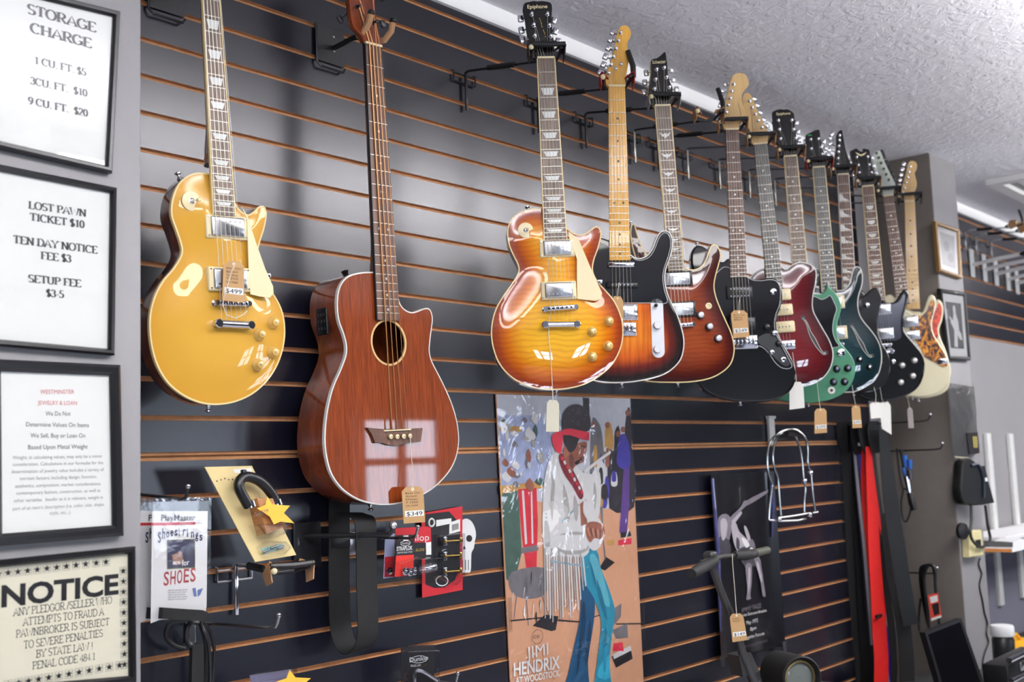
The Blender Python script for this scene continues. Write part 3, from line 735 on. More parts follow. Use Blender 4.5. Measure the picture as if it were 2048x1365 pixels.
M_wine = burst('wine_red_paint', [(0, (40, 6, 10)), (.03, (74, 12, 18)), (.1, (98, 18, 24))], .12, 1, .3)
M_teal = burst('dark_teal_paint', [(0, (4, 22, 28)), (.05, (6, 36, 42)), (.1, (8, 46, 52))], .1, 1, .3)
M_green = mat('green_worn_paint', (66, 118, 92), .4, 0, .4, mottle=.12)
M_mahog2 = wood("mahogany_rim", (92, 38, 16), (134, 60, 26), .3, 1, (20, 5, 20))
M_ivory = mat('vintage_white_paint', (226, 218, 184), .3, 0, 1, mottle=.02)
M_matblk = mat('black_satin_paint', (20, 20, 22), .3, 0, .5)
M_pgblk = mat('black_pickguard', (14, 14, 17), .22, 0, .6, mottle=.02)
M_pgedge = mat('white_ply_edge', (200, 200, 200), .4)
M_mirror = mat('smoked_mirror', (120, 120, 128), .12, 1)
M_bndc = mat('cream_binding', (226, 204, 150), .35, 0, .4, mottle=.03)
M_bndw = mat('white_binding', (214, 212, 204), .35, 0, .4, mottle=.03)
M_knobg = mat('gold_hat_knob', (206, 168, 92), .2, 0, 1)
M_knobc = mat('gold_cap', (222, 196, 140), .25, .6)
M_satin = mat('satin_steel', (196, 196, 198), .42, .6)
M_headb = mat('black_head_veneer', (14, 14, 16), .25, 0, .8)
M_gscript = mat('gold_script', (196, 176, 60), .4)
m = bpy.data.materials.new('tortoiseshell'); m.use_nodes = True; t = NT(m); t.b.inputs['Roughness'].default_value = .2; t.b.inputs['Coat Weight'].default_value = .6
t.color(t.ramp(t.noise(t.obj((1, .6, 1)), 55, 3, 1.5), [(.4, rgb(40, 20, 10)), (.5, rgb(120, 62, 16)), (.62, rgb(206, 138, 30))])); M_tort = m
m = bpy.data.materials.new('red_tortoiseshell'); m.use_nodes = True; t = NT(m); t.b.inputs['Roughness'].default_value = .2; t.b.inputs['Coat Weight'].default_value = .6
t.color(t.ramp(t.noise(t.obj(), 60, 3, 1.5), [(.4, rgb(120, 20, 8)), (.6, rgb(226, 66, 22))])); M_tortr = m
m = bpy.data.materials.new('sapele_front'); m.use_nodes = True; t = NT(m); t.b.inputs['Roughness'].default_value = .3; t.b.inputs['Specular IOR Level'].default_value = .12; t.b.inputs['Coat Weight'].default_value = 1; t.b.inputs['Coat Roughness'].default_value = .03
f1 = t.noise(t.obj((30, 1.0, 30)), 3, 5, .3, .6); f2 = t.noise(t.obj((220, 8, 220)), 2, 2)
c1 = t.ramp(f1, [(.3, rgb(86, 32, 10)), (.7, rgb(124, 54, 18))]); t.color(t.mix(.35, c1, t.ramp(f2, [(.35, rgb(70, 24, 8)), (.65, rgb(146, 70, 28))]))); M_sapele = m

# ---- 1 gold top single cut
g = Guitar('electric_guitar', 'gold topped single cutaway electric guitar with cream pickguard, beside the framed notices', 'guitar', (421, -38), (454, 609), -.185, 6, 0, GRP, .014)
g.body([(462, 352), (424.4, 348), (396, 346), (374, 353), (355, 372), (344, 403), (343, 431.5), (352.5, 460), (359.8, 482), (363.9, 500.8), (359.8, 516.6), (345.6, 538.6), (326.7, 560.7), (311, 589), (301.5, 620.5), (299, 649), (301.5, 683.6), (309.4, 718.2), (322, 746.6), (340.9, 771.8), (367.7, 792.2), (396, 804.8), (421, 809.6), (449.6, 808.6), (478, 801.7), (506.3, 787.5), (531.5, 765.5), (550.4, 738.7), (563, 708.8), (569.3, 677.3), (569.3, 649), (564.6, 623.7), (555, 601.6), (541, 579.6), (526.8, 556), (518.9, 535.5), (514.8, 516.6), (516.4, 497.7), (522, 477.2), (528.4, 456.7), (532.4, 434.7), (531.5, 419), (525.8, 412), (517.3, 414.2), (507.9, 423.6), (496.8, 430), (487.4, 426.8), (479.5, 420.5), (471, 408), (466, 385)],
       .052, M_mahog, M_gold, 0, .012, .05, .008, M_bndc)
g.neck([(404, -38), (437, -34)], [(427, 429), (471, 433)], M_roseg, M_mahog, M_bndc, 'trap', heel=.30)
g.head([(404, -40), (398, -62), (384, -84), (386, -120), (380, -148), (392, -160), (412, -158), (432, -158), (446, -148), (440, -118), (446, -84), (438, -60), (437, -36)], M_headb, None, [(398, -88), (398, -110), (398, -132), (430, -88), (430, -110), (430, -132)], [(372, -86), (372, -108), (372, -130), (458, -88), (458, -110), (458, -132)])
g.strings(order=(0, 1, 2, 5, 4, 3), end_y=-.040, bz=.012)
g.humbucker((g.q(409.5, 429)+g.q(486, 484))/2+V((0, .0)), .088, .046, M_cream, M_chrome, 0, 1)
g.humbucker(g.q(450.5, 561.5), .088, .046, M_cream, M_chrome, 0, -1, .008)
g.tune_bridge(g.q(419, 608.5), g.q(490, 611)); g.stop_bar(g.q(418, 650), g.q(493, 654))
g.guard([(475, 415), (487, 435), (503, 485), (522, 539), (538, 575), (539, 589), (531.5, 598), (510, 595), (493, 591), (490, 548), (488, 486), (486, 440)], M_cream, .015, .0125, straight=True)
for p in ((542.5, 646.7), (512, 671), (542.5, 705.6), (511, 730.8)): g.knob(g.q(*p), M_knobg, .0125, .017, M_knobc)
g.toggle(g.q(380.3, 403.3), M_cream)
g.strap_button(g.q(430, 809), (0, -1)); g.strap_button(g.q(373, 352), (-.35, .94))
mb = MB(); p = g.q(531, 553); mb.box((p.x-.001, p.y, .010), (.013, .010, .006), Matrix.Identity(4), .002); g.part('guard_bracket', mb, M_chrome)

# ---- 2 acoustic bass
g = Guitar('acoustic_bass', 'reddish brown cutaway acoustic bass with a round soundhole and four strings', 'acoustic bass', (748, 91), (793, 859), -.15, 2, 0, GRP, .008)
sh = g.q(777.5, 685.4)
hole = circ(sh.x, sh.y, .0475, 36)
g.body([(790, 560), (770, 545), (751.3, 544.4), (721, 545.6), (697, 552.4), (682.9, 566.5), (675.6, 586.7), (674, 614.9), (677.6, 643), (686.9, 669.3), (692, 691.4), (691, 711.5), (680.8, 739.7), (666.7, 772), (656.7, 808.2), (650.6, 848.5), (649.4, 888.8), (654.7, 925), (664.7, 953.2), (684.9, 979.4), (713, 998.4), (741.3, 1007.6), (769.5, 1010.4), (801.7, 1006.8), (833.9, 995.5), (866, 977.4), (894.3, 949.2), (910.4, 921), (917.3, 888.8), (916.5, 860.6), (911.3, 832.4), (902.4, 804.2), (888.3, 772), (876.2, 747.8), (864, 723.6), (858.9, 703.5), (860, 683.4), (862.9, 659.2), (865.3, 639), (862, 623), (856, 616.9), (846, 618), (833.9, 623), (821.8, 625), (809.7, 619.7), (801.7, 610.8), (797.7, 600.8), (795, 580)],
       .098, M_mahog2, M_sapele, 0, 0, .05, .004, M_bndw, hole)
mb = MB(); N = 40
mb.skin([[mb.vert((sh.x+r*cos(2*pi*k/N), sh.y+r*sin(2*pi*k/N), z)) for k in range(N)] for r, z in ((.052, -.0005), (.052, .0008), (.0475, .0008), (.0475, -.003))]); g.part('rosette', mb, M_maple)
g.neck([(731.5, 87), (763.5, 95)], [(755, 640), (799.5, 641)], M_rose, M_mahog, M_black, 'dot', nfret=24, heel=g.q(750, 556).y-.005)
g.head([(731, 86), (722, 70), (704.7, 47.6), (698, 0), (690, -40), (692, -60), (716, -70), (742, -62), (750, -40), (750, 0), (752, 33), (759.6, 69.6), (763.5, 94)], M_mahog2, None, [(713, 14), (704, -34), (746, 46), (741, -6)], [(686, 36), (678, -18), (772, 46), (768, -8)], None, m_btn=M_blackm)
g.strings(4, (.030, .046), .011, (0, 1, 3, 2), 0.0, .0011, m=mat('bronze_string', (176, 128, 84), .4, 1))
o = ccw([g.q(*p) for p in [(731, 856), (755, 858.5), (779, 858.6), (810, 858.5), (842, 856.6), (838, 884), (818, 887), (802, 889), (790, 893), (773.5, 891), (761, 887), (747, 887), (741, 871)]])
mb = MB(); mb.poly(o, -.0005, .006); br = g.part('bridge', mb, M_rose)
M, L = g.quadM(g.q(767, 862.5, .006), g.q(821, 859.5, .006), .006); mb = MB(); mb.box((0, 0, .0015), (L, .003, .004), M, .001); mb.build('saddle', M_cream, br)
for p in ((780.7, 874), (793.6, 874), (806.5, 873.5), (819, 872.7)):
    q = g.q(*p, .008); mb = MB(); mb.lathe((q.x, q.y, .005), (0, 0, 1), [(.003, 0), (.0035, .001), (.0052, .003), (.0055, .006), (.003, .0085), (.0008, .009)], 16); pn = mb.build('bridge_pin', M_cream, br)
    mb = MB(); mb.lathe((q.x, q.y, .0138), (0, 0, 1), [(.0016, 0), (.0005, .0004)], 10); mb.build('pin_dot', M_black, pn)
# preamp panel on the bass-side rim
pa = sorted([p for p in g.out if p.x < 0], key=lambda p: abs(p.y-g.q(676, 640).y))[0]
fy = pa.y; mb = MB(); mb.box((pa.x-.001, fy, -.052), (.008, .058, .036), None, .002); pre = g.part('preamp', mb, M_black)
for i, dz in enumerate((-.062, -.052, -.042)):
    for dy in (-.016, 0, .014): mb = MB(); mb.box((pa.x-.0055, fy+dy, dz), (.003, .006, .005), None, .001); mb.build('slider', M_blackm, pre)
g.strap_button(g.q(770, 1010), (0, -1)); q = V((g.q(748, 545).x, g.q(748, 545).y)); mb = MB(); mb.lathe((q.x-.03, q.y-.002, -.06), (-.3, 1, 0), [(.009, 0), (.006, .004), (.009, .012), (.003, .014)], 12); g.part('strap_button', mb, M_black)

# ---- 3 honey burst single cut
g = Guitar('electric_guitar', 'honey sunburst single cutaway electric guitar with flamed top, cream pickguard and black headstock', 'guitar', (1092, 117), (1119.3, 618), -.283, 44, 0, GRP, .014)
g.body([(1110, 417), (1084.7, 416.4), (1065.2, 417.6), (1044, 423), (1027.6, 433.6), (1017.7, 448.6), (1014.7, 468), (1018.6, 492), (1027.6, 513.2), (1035, 528.2), (1037.5, 541.7), (1032, 555.3), (1020, 573.3), (1005, 594.3), (991.6, 618.4), (984, 645.4), (982.5, 672.5), (987, 699.5), (997.6, 726.5), (1015.6, 749), (1039.6, 765.6), (1068, 776), (1101, 780), (1137, 777.6), (1170, 769), (1200.4, 752), (1224.4, 729.5), (1239.4, 702.5), (1246, 675.5), (1245.5, 648.4), (1239.4, 624.4), (1227.4, 600.3), (1212.4, 582.3), (1197.4, 565.8), (1188.4, 550.8), (1185.4, 537.2), (1188.4, 519.2), (1195.9, 498.2), (1201.3, 477), (1201.9, 463.6), (1197.4, 454.6), (1189.9, 454), (1180.9, 460.6), (1170.3, 467.5), (1155.3, 469.6), (1141.8, 463), (1133.7, 454.6), (1130, 438)],
       .052, M_mahog, M_honey, 0, .013, .05, .008, M_bndc)
g.neck([(1074.7, 117), (1109.5, 117)], [(1088.5, 480), (1134, 480)], M_roseg, M_mahog, M_bndc, 'trap', heel=.265)
z9 = lambda *f: zz(900, 0, 3.2514, f)
g.head(z9(570, 378, 548, 320, 520, 270, 505, 230, 495, 180, 488, 130, 478, 90, 472, 60, 485, 20, 520, 10, 548, 5, 568, 8, 590, 5, 625, 8, 655, 18, 665, 45, 662, 90, 662, 140, 668, 200, 672, 240, 676, 290, 678, 340, 680, 378), M_headb, None,
       z9(550, 238, 543, 168, 530, 97, 655, 240, 645, 170, 632, 97), z9(475, 250, 467, 187, 462, 112, 705, 260, 687, 193, 677, 123),
       [('Epiphone', (1055, 17.2), (1095, 16), 7.5, .005)])
mb = MB(); line_px(mb, g.fr, 'Les Paul', (1092, 74), (1080, 36), 7, g.hz+.0005, bold=.01); mb.build('script', M_gscript, g.hd, False)
g.strings(order=(0, 1, 2, 5, 4, 3), end_y=-.040, bz=.012)
g.humbucker(g.q(1113, 498.5), .086, .045, M_cream, M_chrome, 0, 1); g.humbucker(g.q(1115.5, 583.5), .086, .045, M_cream, M_chrome, 0, -1, .008)
g.tune_bridge(g.q(1085, 621), g.q(1153, 616)); g.stop_bar(g.q(1083, 652.3), g.q(1156, 651.4))
g.guard([(1135, 466), (1141, 470), (1155, 480), (1170, 516), (1188, 558), (1202, 588), (1200, 599), (1190, 604), (1170, 602), (1153, 600), (1152, 566), (1152, 520), (1137, 480)], M_cream, .0155, .013, straight=True)
for p in ((1217, 643.3), (1183, 665), (1216, 692.6), (1183.9, 714.5)): g.knob(g.q(*p), M_knobg, .0125, .016, M_knobc)
g.toggle(g.q(1050.7, 462), M_cream); g.strap_button(g.q(1114.7, 780), (0, -1)); g.strap_button(g.q(1060, 418), (-.3, .95))
mb = MB(); p = g.q(1198, 565); mb.box((p.x, p.y, .010), (.013, .010, .006), None, .002); g.part('guard_bracket', mb, M_chrome)

# ---- 4 three tone bolt-on single cut
g = Guitar('electric_guitar', 'sunburst electric guitar with black pickguard, chrome control strip and amber maple neck', 'guitar', (1233, 173), (1244, 660), -.285, 46, 0, GRP, .008)
z4 = lambda *f: zz(1180, 400, 3.4125, f)
g.body(z4(278, 375, 310, 395, 350, 398, 395, 375, 430, 325, 450, 270, 475, 225, 510, 210, 545, 225, 562, 265, 562, 330, 545, 400, 520, 470, 512, 540, 525, 620, 555, 700, 595, 780, 625, 870, 642, 950, 640, 1020, 620, 1090, 570, 1150, 500, 1195, 400, 1225, 280, 1245, 150, 1250, 50, 1240)
       + [(1175, 755), (1148, 738), (1130, 712), (1124, 682), (1130, 652), (1146, 620), (1160, 585), (1164, 558), (1158, 530), (1150, 505), (1152, 482), (1165, 470), (1185, 469), (1205, 475), (1222, 482), (1235, 495), (1250, 505)],
       .045, M_three, M_three, .006, bind=M_bndw)
g.neck([(1217, 172.5), (1250, 174)], [(1219, 521), (1261, 520.5)], M_amber, M_amber, None, 'dot', M_black, 21, heel=.175)
zh = lambda *f: zz(1180, 30, 3.5, f)
g.head(zh(130, 500, 112, 480, 108, 450, 118, 400, 140, 340, 170, 230, 190, 130, 208, 88, 240, 70, 270, 85, 287, 120, 280, 160, 262, 190, 262, 230, 272, 270, 270, 330, 258, 400, 247, 450, 243, 503), M_amber, None,
       zh(130, 413, 147, 353, 163, 297, 180, 240, 197, 184, 213, 127), zh(78, 396, 97, 338, 112, 283, 132, 222, 148, 165, 163, 112))
for p in zh(215, 345, 180, 378): q = g.q(*p, g.hz); mb = MB(); mb.lathe((q.x, q.y, g.hz), (0, 0, 1), [(.004, 0), (.003, .002), (.005, .004), (.001, .006)], 12); mb.build('string_tree', M_chrome, g.hd)
g.strings(order=(0, 1, 2, 3, 4, 5), end_y=-.01)
g.guard(z4(285, 388, 310, 408, 355, 412, 405, 388, 440, 335, 462, 275, 485, 238, 510, 224, 535, 238, 548, 272, 548, 328, 530, 398, 505, 470, 497, 540, 508, 620, 525, 705, 410, 705, 280, 706, 215, 706, 120, 706) + [(1200, 605), (1178, 590), (1172, 565), (1168, 530), (1161, 505), (1163, 488), (1172, 480), (1190, 480), (1205, 486), (1219, 495), (1222, 515), (1258, 518)], M_pgblk, .0025, 0, edge=M_pgedge, sm=3)
g.bar_pickup(g.q(1241.5, 530.5), .072, .016, M_chrome, 0, .006, z=.002, tall=.009)
g.bar_pickup(g.q(1243.5, 571), .086, .016, M_black, 0, .007, poles=1, z=.002)
g.humbucker(g.q(1243.5, 625), .086, .044, M_chrome, M_chrome, 0, -1, .004)
mb = MB(); q = g.q(1243, 659); mb.box((q.x, q.y, .002), (.078, .036, .004), None, .002); bp = g.part('bridge', mb, M_chrome)
for i in range(6): mb = MB(); mb.box((q.x+(i/5-.5)*.052, q.y+.004, .008), (.008, .018, .008), None, .002); mb.build('saddle', M_chrome, bp)
a, b = g.q(1313, 598), g.q(1317, 716); M, L = g.quadM(a, b, .0005); mb = MB(); mb.poly([V((p.x, p.y)) for p in rrect(-L/2, -.0165, L/2, .0165, .016, 8)], 0, .002, M); cp = g.part('control_plate', mb, M_satin)
g.knob(g.q(1314.8, 651, .01), M_satin, .0105, .016, None, 'speed', .002); g.knob(g.q(1314.8, 699, .01), M_satin, .0105, .016, None, 'speed', .002)
mb = MB(); q = g.q(1311, 612, .008); mb.cyl((q.x, q.y, .001), (q.x, q.y, .012), .0022); mb.lathe((q.x, q.y, .010), (0, 0, 1), [(.003, 0), (.005, .002), (.0045, .010), (.002, .012)], 12); mb.build('switch_tip', M_black, cp)
g.strap_button(g.q(1246, 765.5), (0, -1))

# ---- 5 dark cherry burst double cut
g = Guitar('electric_guitar', 'cherry brown burst double cutaway guitar with bird inlays and two chrome pickups', 'guitar', (1325.5, 212.5), (1361, 652), -.285, 42, 0, GRP, .012)
g.body(z4(637, 470, 650, 462, 680, 475, 720, 475, 765, 450, 795, 400, 815, 340, 830, 312, 855, 303, 880, 330, 893, 380, 880, 440, 858, 520, 848, 590, 860, 660, 890, 740, 930, 830, 965, 910, 985, 1000, 980, 1070, 955, 1130, 900, 1180, 820, 1220, 700, 1243, 560, 1248, 400, 1240)
       + [(1275, 752), (1256, 728), (1250, 700), (1256, 668), (1270, 635), (1281, 602), (1284, 570), (1277, 535), (1266, 500), (1261, 470), (1262, 453), (1266, 448), (1270, 451), (1276, 473), (1286, 497), (1300, 515), (1318, 530), (1335, 536)],
       .046, M_mahog, M_root, 0, .008, .04, .01, M_bndc)
g.neck([(1310, 213), (1341, 212)], [(1338, 542.5), (1368, 542.5)], M_roseg, M_mahog, M_bndc, 'bird', nfret=24, heel=.20)
g.head(zh(455, 640, 448, 590, 430, 555, 412, 530, 420, 470, 428, 400, 428, 318, 470, 300, 500, 278, 527, 258, 540, 330, 548, 420, 562, 470, 580, 510, 575, 550, 562, 590, 560, 638), M_headb, M_bndc,
       zh(447, 522, 455, 455, 463, 385, 552, 510, 532, 440, 515, 373), zh(385, 535, 390, 465, 400, 398, 612, 515, 590, 443, 576, 375), [('Schecter', zh(438, 342)[0], zh(532, 336)[0], 6.5, 0)])
g.strings(order=(0, 1, 2, 5, 4, 3), end_y=0)
g.humbucker(g.q(1352, 559), .092, .044, M_black, M_chrome, 0, 0); g.humbucker(g.q(1357.5, 620), .092, .044, M_black, M_chrome, 0, 0, .007)
g.tune_bridge(g.q(1334, 654), g.q(1387, 650))
mb = MB(); q = g.q(1416, 613); mb.lathe((q.x, q.y, g.h(q.x, q.y)), (0, 0, 1), [(.009, 0), (.009, .003), (.006, .004), (.006, .001)], 18); g.part('switch_ring', mb, M_cream)
for p in ((1401, 630.6), (1419, 653.5), (1437, 677)): g.knob(g.q(*p, .014), M_black, .0112, .010, M_satin, 'speed', capr=.8, caph=.007)
for k in g.root.children:
    pass
g.strap_button(g.q(1360, 765), (0, -1)); g.strap_button(g.q(1266, 449), (-.1, 1))

# ---- 6 black offset
g = Guitar('electric_guitar', 'glossy black offset body guitar with black pickguard and pale maple headstock', 'guitar', (1464, 260), (1486, 680), -.285, 49, 0, GRP, .008)
z6 = lambda *f: zz(1360, 460, 3.688, f)
g.body(z6(492, 340, 520, 355, 580, 365, 640, 355, 690, 355, 730, 380, 752, 430, 757, 500, 745, 570, 722, 630, 712, 690, 725, 760, 765, 840, 810, 920, 845, 1000, 858, 1080, 835, 1160, 780, 1220, 680, 1262, 540, 1272, 400, 1262, 280, 1235, 190, 1190, 130, 1130)
       + [(1374, 742), (1368, 712), (1374, 682), (1387, 652), (1398, 620), (1399, 590), (1392, 560), (1384, 535), (1382, 513), (1387, 497), (1397, 490.5), (1410, 495), (1420, 505), (1432, 518), (1447, 524), (1458, 517), (1475, 530)],
       .045, M_gloss, M_gloss, .006)
g.neck([(1451, 260), (1477, 259.5)], [(1461, 555), (1494, 554)], M_rose, M_maple, None, 'dot', nfret=21, heel=.20)
g.head(zh(948, 805, 932, 785, 925, 750, 928, 690, 945, 620, 965, 540, 985, 460, 1000, 425, 1040, 405, 1085, 415, 1110, 460, 1105, 500, 1080, 530, 1062, 560, 1066, 610, 1080, 660, 1090, 710, 1065, 750, 1045, 775, 1038, 803), M_maple, None,
       zh(938, 735, 953, 685, 967, 635, 980, 585, 990, 535, 1005, 487), zh(905, 725, 912, 672, 918, 625, 924, 572, 936, 520, 955, 475), [('Squier', zh(1058, 700)[0], zh(1040, 615)[0], 7, .015)], m_logo=M_black)
g.strings(order=(0, 1, 2, 3, 4, 5), end_y=0)
g.guard(z6(500, 352, 545, 372, 600, 376, 650, 368, 690, 370, 722, 392, 738, 430, 740, 500, 730, 565, 706, 625, 696, 690, 706, 760, 745, 845, 790, 930, 825, 1000, 805, 1025, 750, 1020, 700, 980, 660, 920, 610, 870, 560, 855, 540, 860, 540, 790, 395, 790, 395, 850, 330, 800) + [(1432, 655), (1420, 620), (1414, 590), (1424, 560), (1440, 540), (1456, 535)], M_pgblk, .0025, 0, edge=M_pgedge, sm=4)
g.bar_pickup(g.q(1478, 586), .080, .040, M_black, 0, .006, z=.002)
for dy in (.011, -.011):
    for i in range(6): q = g.q(1478, 586); mb = MB(); mb.lathe((q.x+(i/5-.5)*.052, q.y+dy, .008), (0, 0, 1), [(.0026, -.001), (.0022, .0008)], 8); mb.build('pole_screw', M_chrome, g.root)
g.bar_pickup(g.q(1484, 648), .080, .040, M_black, 0, .006, poles=1, z=.002)
mb = MB(); q = g.q(1486, 685); mb.box((q.x, q.y, .004), (.088, .042, .008), None, .003); bp = g.part('bridge', mb, M_chrome)
for i in range(6): mb = MB(); mb.box((q.x+(i/5-.5)*.06, q.y+.004, .010), (.008, .026, .008), None, .002); mb.build('saddle', M_chrome, bp)
o = ccw(resample(spline([g.q(*p) for p in z6(570, 800, 640, 765, 700, 790, 735, 860, 780, 940, 810, 990, 770, 1005, 700, 950, 640, 880, 580, 840)], 5), .004)); mb = MB(); mb.poly(o, .0025, .0045); cp = g.part('control_plate', mb, M_black)
for p, mm in (((1547, 667), M_chrome), ((1541.7, 705.4), M_chrome), ((1556, 688), M_black), ((1532, 655), M_black)): g.knob(g.q(*p), mm, .009, .012, None, 'dome', .004)
g.jack(g.q(1566, 720), M_chrome, .0045); g.knob(g.q(1546, 584), M_chrome, .010, .004, None, 'speed', .0025)
g.strap_button(g.q(1483, 803), (0, -1)); g.strap_button(g.q(1397, 491), (-.1, 1))

# ---- 7 wine red semi hollow
g = Guitar('electric_guitar', 'wine red semi hollow guitar with three cream pickups and a reversed maple headstock', 'guitar', (1520.5, 288.5), (1562, 690), -.285, 52, 0, GRP, .012)
g.body(z6(755, 275, 765, 285, 785, 292, 815, 268, 855, 245, 900, 238, 950, 250, 990, 275, 1007, 320, 1000, 400, 985, 470, 978, 540, 985, 600, 1020, 670, 1060, 740, 1100, 810, 1128, 890, 1128, 960, 1105, 1030, 1060, 1090, 1000, 1130, 920, 1155, 850, 1160)
       + [(1550, 773), (1510, 765), (1480, 746), (1464, 718), (1464, 690), (1474, 660), (1488, 632), (1496, 605), (1496, 582), (1498, 560), (1510, 545), (1525, 538), (1545, 538)],
       .045, M_wine, M_wine, 0, .010, .045, .008, M_bndw)
g.neck([(1507, 289), (1534.5, 288)], [(1534, 580), (1566, 579)], M_ebony, M_maple, None, 'dot', nfret=22, heel=.22)
z7 = lambda *f: zz(1440, 130, 4.55, f)
g.head(z7(300, 718, 288, 690, 285, 650, 270, 600, 245, 545, 228, 480, 215, 400, 205, 320, 215, 268, 245, 250, 275, 265, 300, 310, 330, 390, 365, 470, 400, 540, 438, 610, 446, 650, 432, 690, 430, 712), M_maple, None,
       z7(410, 635, 380, 572, 348, 510, 320, 450, 293, 390, 268, 330), z7(452, 600, 430, 545, 402, 490, 370, 425, 343, 360, 315, 300))
g.strings(order=(5, 4, 3, 2, 1, 0), end_y=0)
for p in ((1552, 592), (1556, 622), (1560, 656)): g.bar_pickup(g.q(*p), .088, .036, M_cream, 0, .006, poles=1, z=.009, tall=.010)
mb = MB(); q = g.q(1563, 692); mb.box((q.x, q.y, .016), (.082, .030, .012), None, .004); bp = g.part('bridge', mb, M_chrome)
for i in range(6): mb = MB(); mb.box((q.x+(i/5-.5)*.055, q.y, .023), (.008, .02, .006), None, .002); mb.build('saddle', M_chrome, bp)
def fhole(g, pts, w, z):
    """S slot with round ends, cut as a dark inlay with a pale lip"""
    P = spline([g.q(*p) for p in pts], 8, False); n = len(P); o = []; o2 = []
    for i, p in enumerate(P):
        d = (P[min(n-1, i+1)]-P[max(0, i-1)]).normalized(); t = i/(n-1); ww = w*(.5+.9*exp(-((t-.5)/.2)**2))
        nn = V((-d.y, d.x)); o.append(p+nn*ww); o2.append(p-nn*ww)
    mb = MB(); N = 16
    L1 = [mb.vert((p.x, p.y, g.h(p.x, p.y)+z)) for p in o]; L2 = [mb.vert((p.x, p.y, g.h(p.x, p.y)+z)) for p in o2]
    for i in range(n-1): mb.face((L2[i], L2[i+1], L1[i+1], L1[i]))
    for c in (P[0], P[-1]):
        mb.face([mb.vert((c.x+w*1.9*cos(2*pi*k/N), c.y+w*1.9*sin(2*pi*k/N), g.h(c.x, c.y)+z+.0003)) for k in range(N)])
    fh = g.part('sound_hole', mb, M_black, None, False)
    mb = MB(); mb.tube([(p.x, p.y, g.h(p.x, p.y)+z) for p in o], .0009, 5); mb.tube([(p.x, p.y, g.h(p.x, p.y)+z) for p in o2], .0009, 5); mb.build('edge', M_bndw, fh)
fhole(g, z6(905, 652, 935, 700, 955, 760, 985, 815, 1020, 875, 1055, 915, 1072, 908), .0042, .0012)
g.strap_button(g.q(1600, 774), (0, -1))
# white back of a tag is added with the tags

# ---- 8 green double horn
g = Guitar('electric_guitar', 'worn green twin horned guitar with black pickguard and four black knobs', 'guitar', (1581, 313.5), (1611, 690), -.285, 54, 0, GRP, .012)
z8 = lambda *f: zz(1600, 480, 3.9, f)
g.body(z8(60, 425, 115, 422, 160, 425, 190, 407, 205, 375, 213, 338, 240, 375, 285, 420, 315, 480, 322, 540, 305, 600, 290, 670, 292, 730, 310, 790, 350, 840, 400, 900, 430, 970, 430, 1040, 405, 1120, 350, 1190, 270, 1235, 180, 1262, 80, 1275, 0, 1272)
       + [(1565, 802), (1535, 790), (1518, 768), (1513, 740), (1518, 712), (1532, 685), (1538, 655), (1534, 625), (1530, 600), (1538, 585), (1550, 575), (1553, 590), (1565, 598), (1590, 597)],
       .036, M_green, M_green, .004)
g.neck([(1568, 313.5), (1594, 313.5)], [(1590, 596), (1621, 596)], M_roseg, M_mahog, M_bndc, 'dot', heel=.22)
g.head(z7(582, 835, 575, 780, 550, 740, 510, 705, 498, 660, 490, 610, 480, 530, 472, 440, 500, 415, 545, 402, 580, 405, 615, 402, 650, 420, 675, 450, 680, 540, 690, 620, 705, 700, 702, 770, 700, 835), M_headb, None,
       z7(550, 675, 540, 590, 530, 508, 688, 668, 668, 588, 652, 505), z7(516, 690, 506, 606, 494, 524, 728, 676, 712, 600, 698, 516), [('Epiphone', z7(515, 458)[0], z7(642, 450)[0], 5.5, 0)])
g.strings(order=(0, 1, 2, 5, 4, 3), end_y=0)
g.guard(z8(70, 442, 120, 445, 165, 465, 200, 455, 235, 435, 262, 480, 285, 540, 268, 600, 255, 670, 258, 730, 280, 790, 305, 830, 250, 845, 200, 850, 60, 840) + [(1590, 690), (1580, 640), (1588, 600)], M_pgblk, .0025, 0, edge=M_pgedge, sm=4)
g.bar_pickup(g.q(1602, 618), .07, .038, M_chrome, 0, .004, z=.002); g.bar_pickup(g.q(1607, 660), .07, .038, M_chrome, 0, .004, z=.002)
g.tune_bridge(g.q(1594, 692), g.q(1629, 690)); g.stop_bar(g.q(1594, 705), g.q(1632, 703))
M_bluek = mat('blue_grey_knob_cap', (92, 104, 132), .3)
for p in z8(285, 1008, 372, 1003, 262, 1110, 347, 1108): g.knob(g.q(*p), M_black, .0125, .014, M_bluek, 'hat', 0)
g.jack(g.q(*z8(245, 1175)[0]), M_bndw, 0, .012); g.knob(g.q(*z8(318, 880)[0]), M_chrome, .013, .006, None, 'speed', 0)
g.strap_button(g.q(1618, 806), (0, -1))

# ---- 9 dark teal semi hollow
g = Guitar('electric_guitar', 'dark teal semi hollow guitar with a curved sound hole and pale edge binding', 'guitar', (1638, 335.5), (1667, 690), -.285, 56, 0, GRP, .012)
g.body(z8(300, 395, 340, 388, 380, 350, 400, 290, 415, 230, 440, 207, 470, 220, 488, 270, 485, 350, 460, 430, 452, 500, 465, 580, 500, 640, 550, 700, 600, 770, 632, 850, 638, 940, 620, 1030, 580, 1100, 510, 1150, 430, 1185, 380, 1190)
       + [(1660, 785), (1620, 778), (1590, 756), (1577, 724), (1582, 690), (1598, 660), (1608, 630), (1606, 600), (1610, 570), (1620, 548), (1631, 537), (1640, 542), (1643, 560), (1648, 577), (1662, 582)],
       .045, M_teal, M_teal, 0, .010, .045, .008, M_bndw)
g.neck([(1625.5, 335.5), (1650, 335.5)], [(1644, 584), (1674, 583)], M_ebony, M_mahog, M_bndc, 'dot', heel=.23)
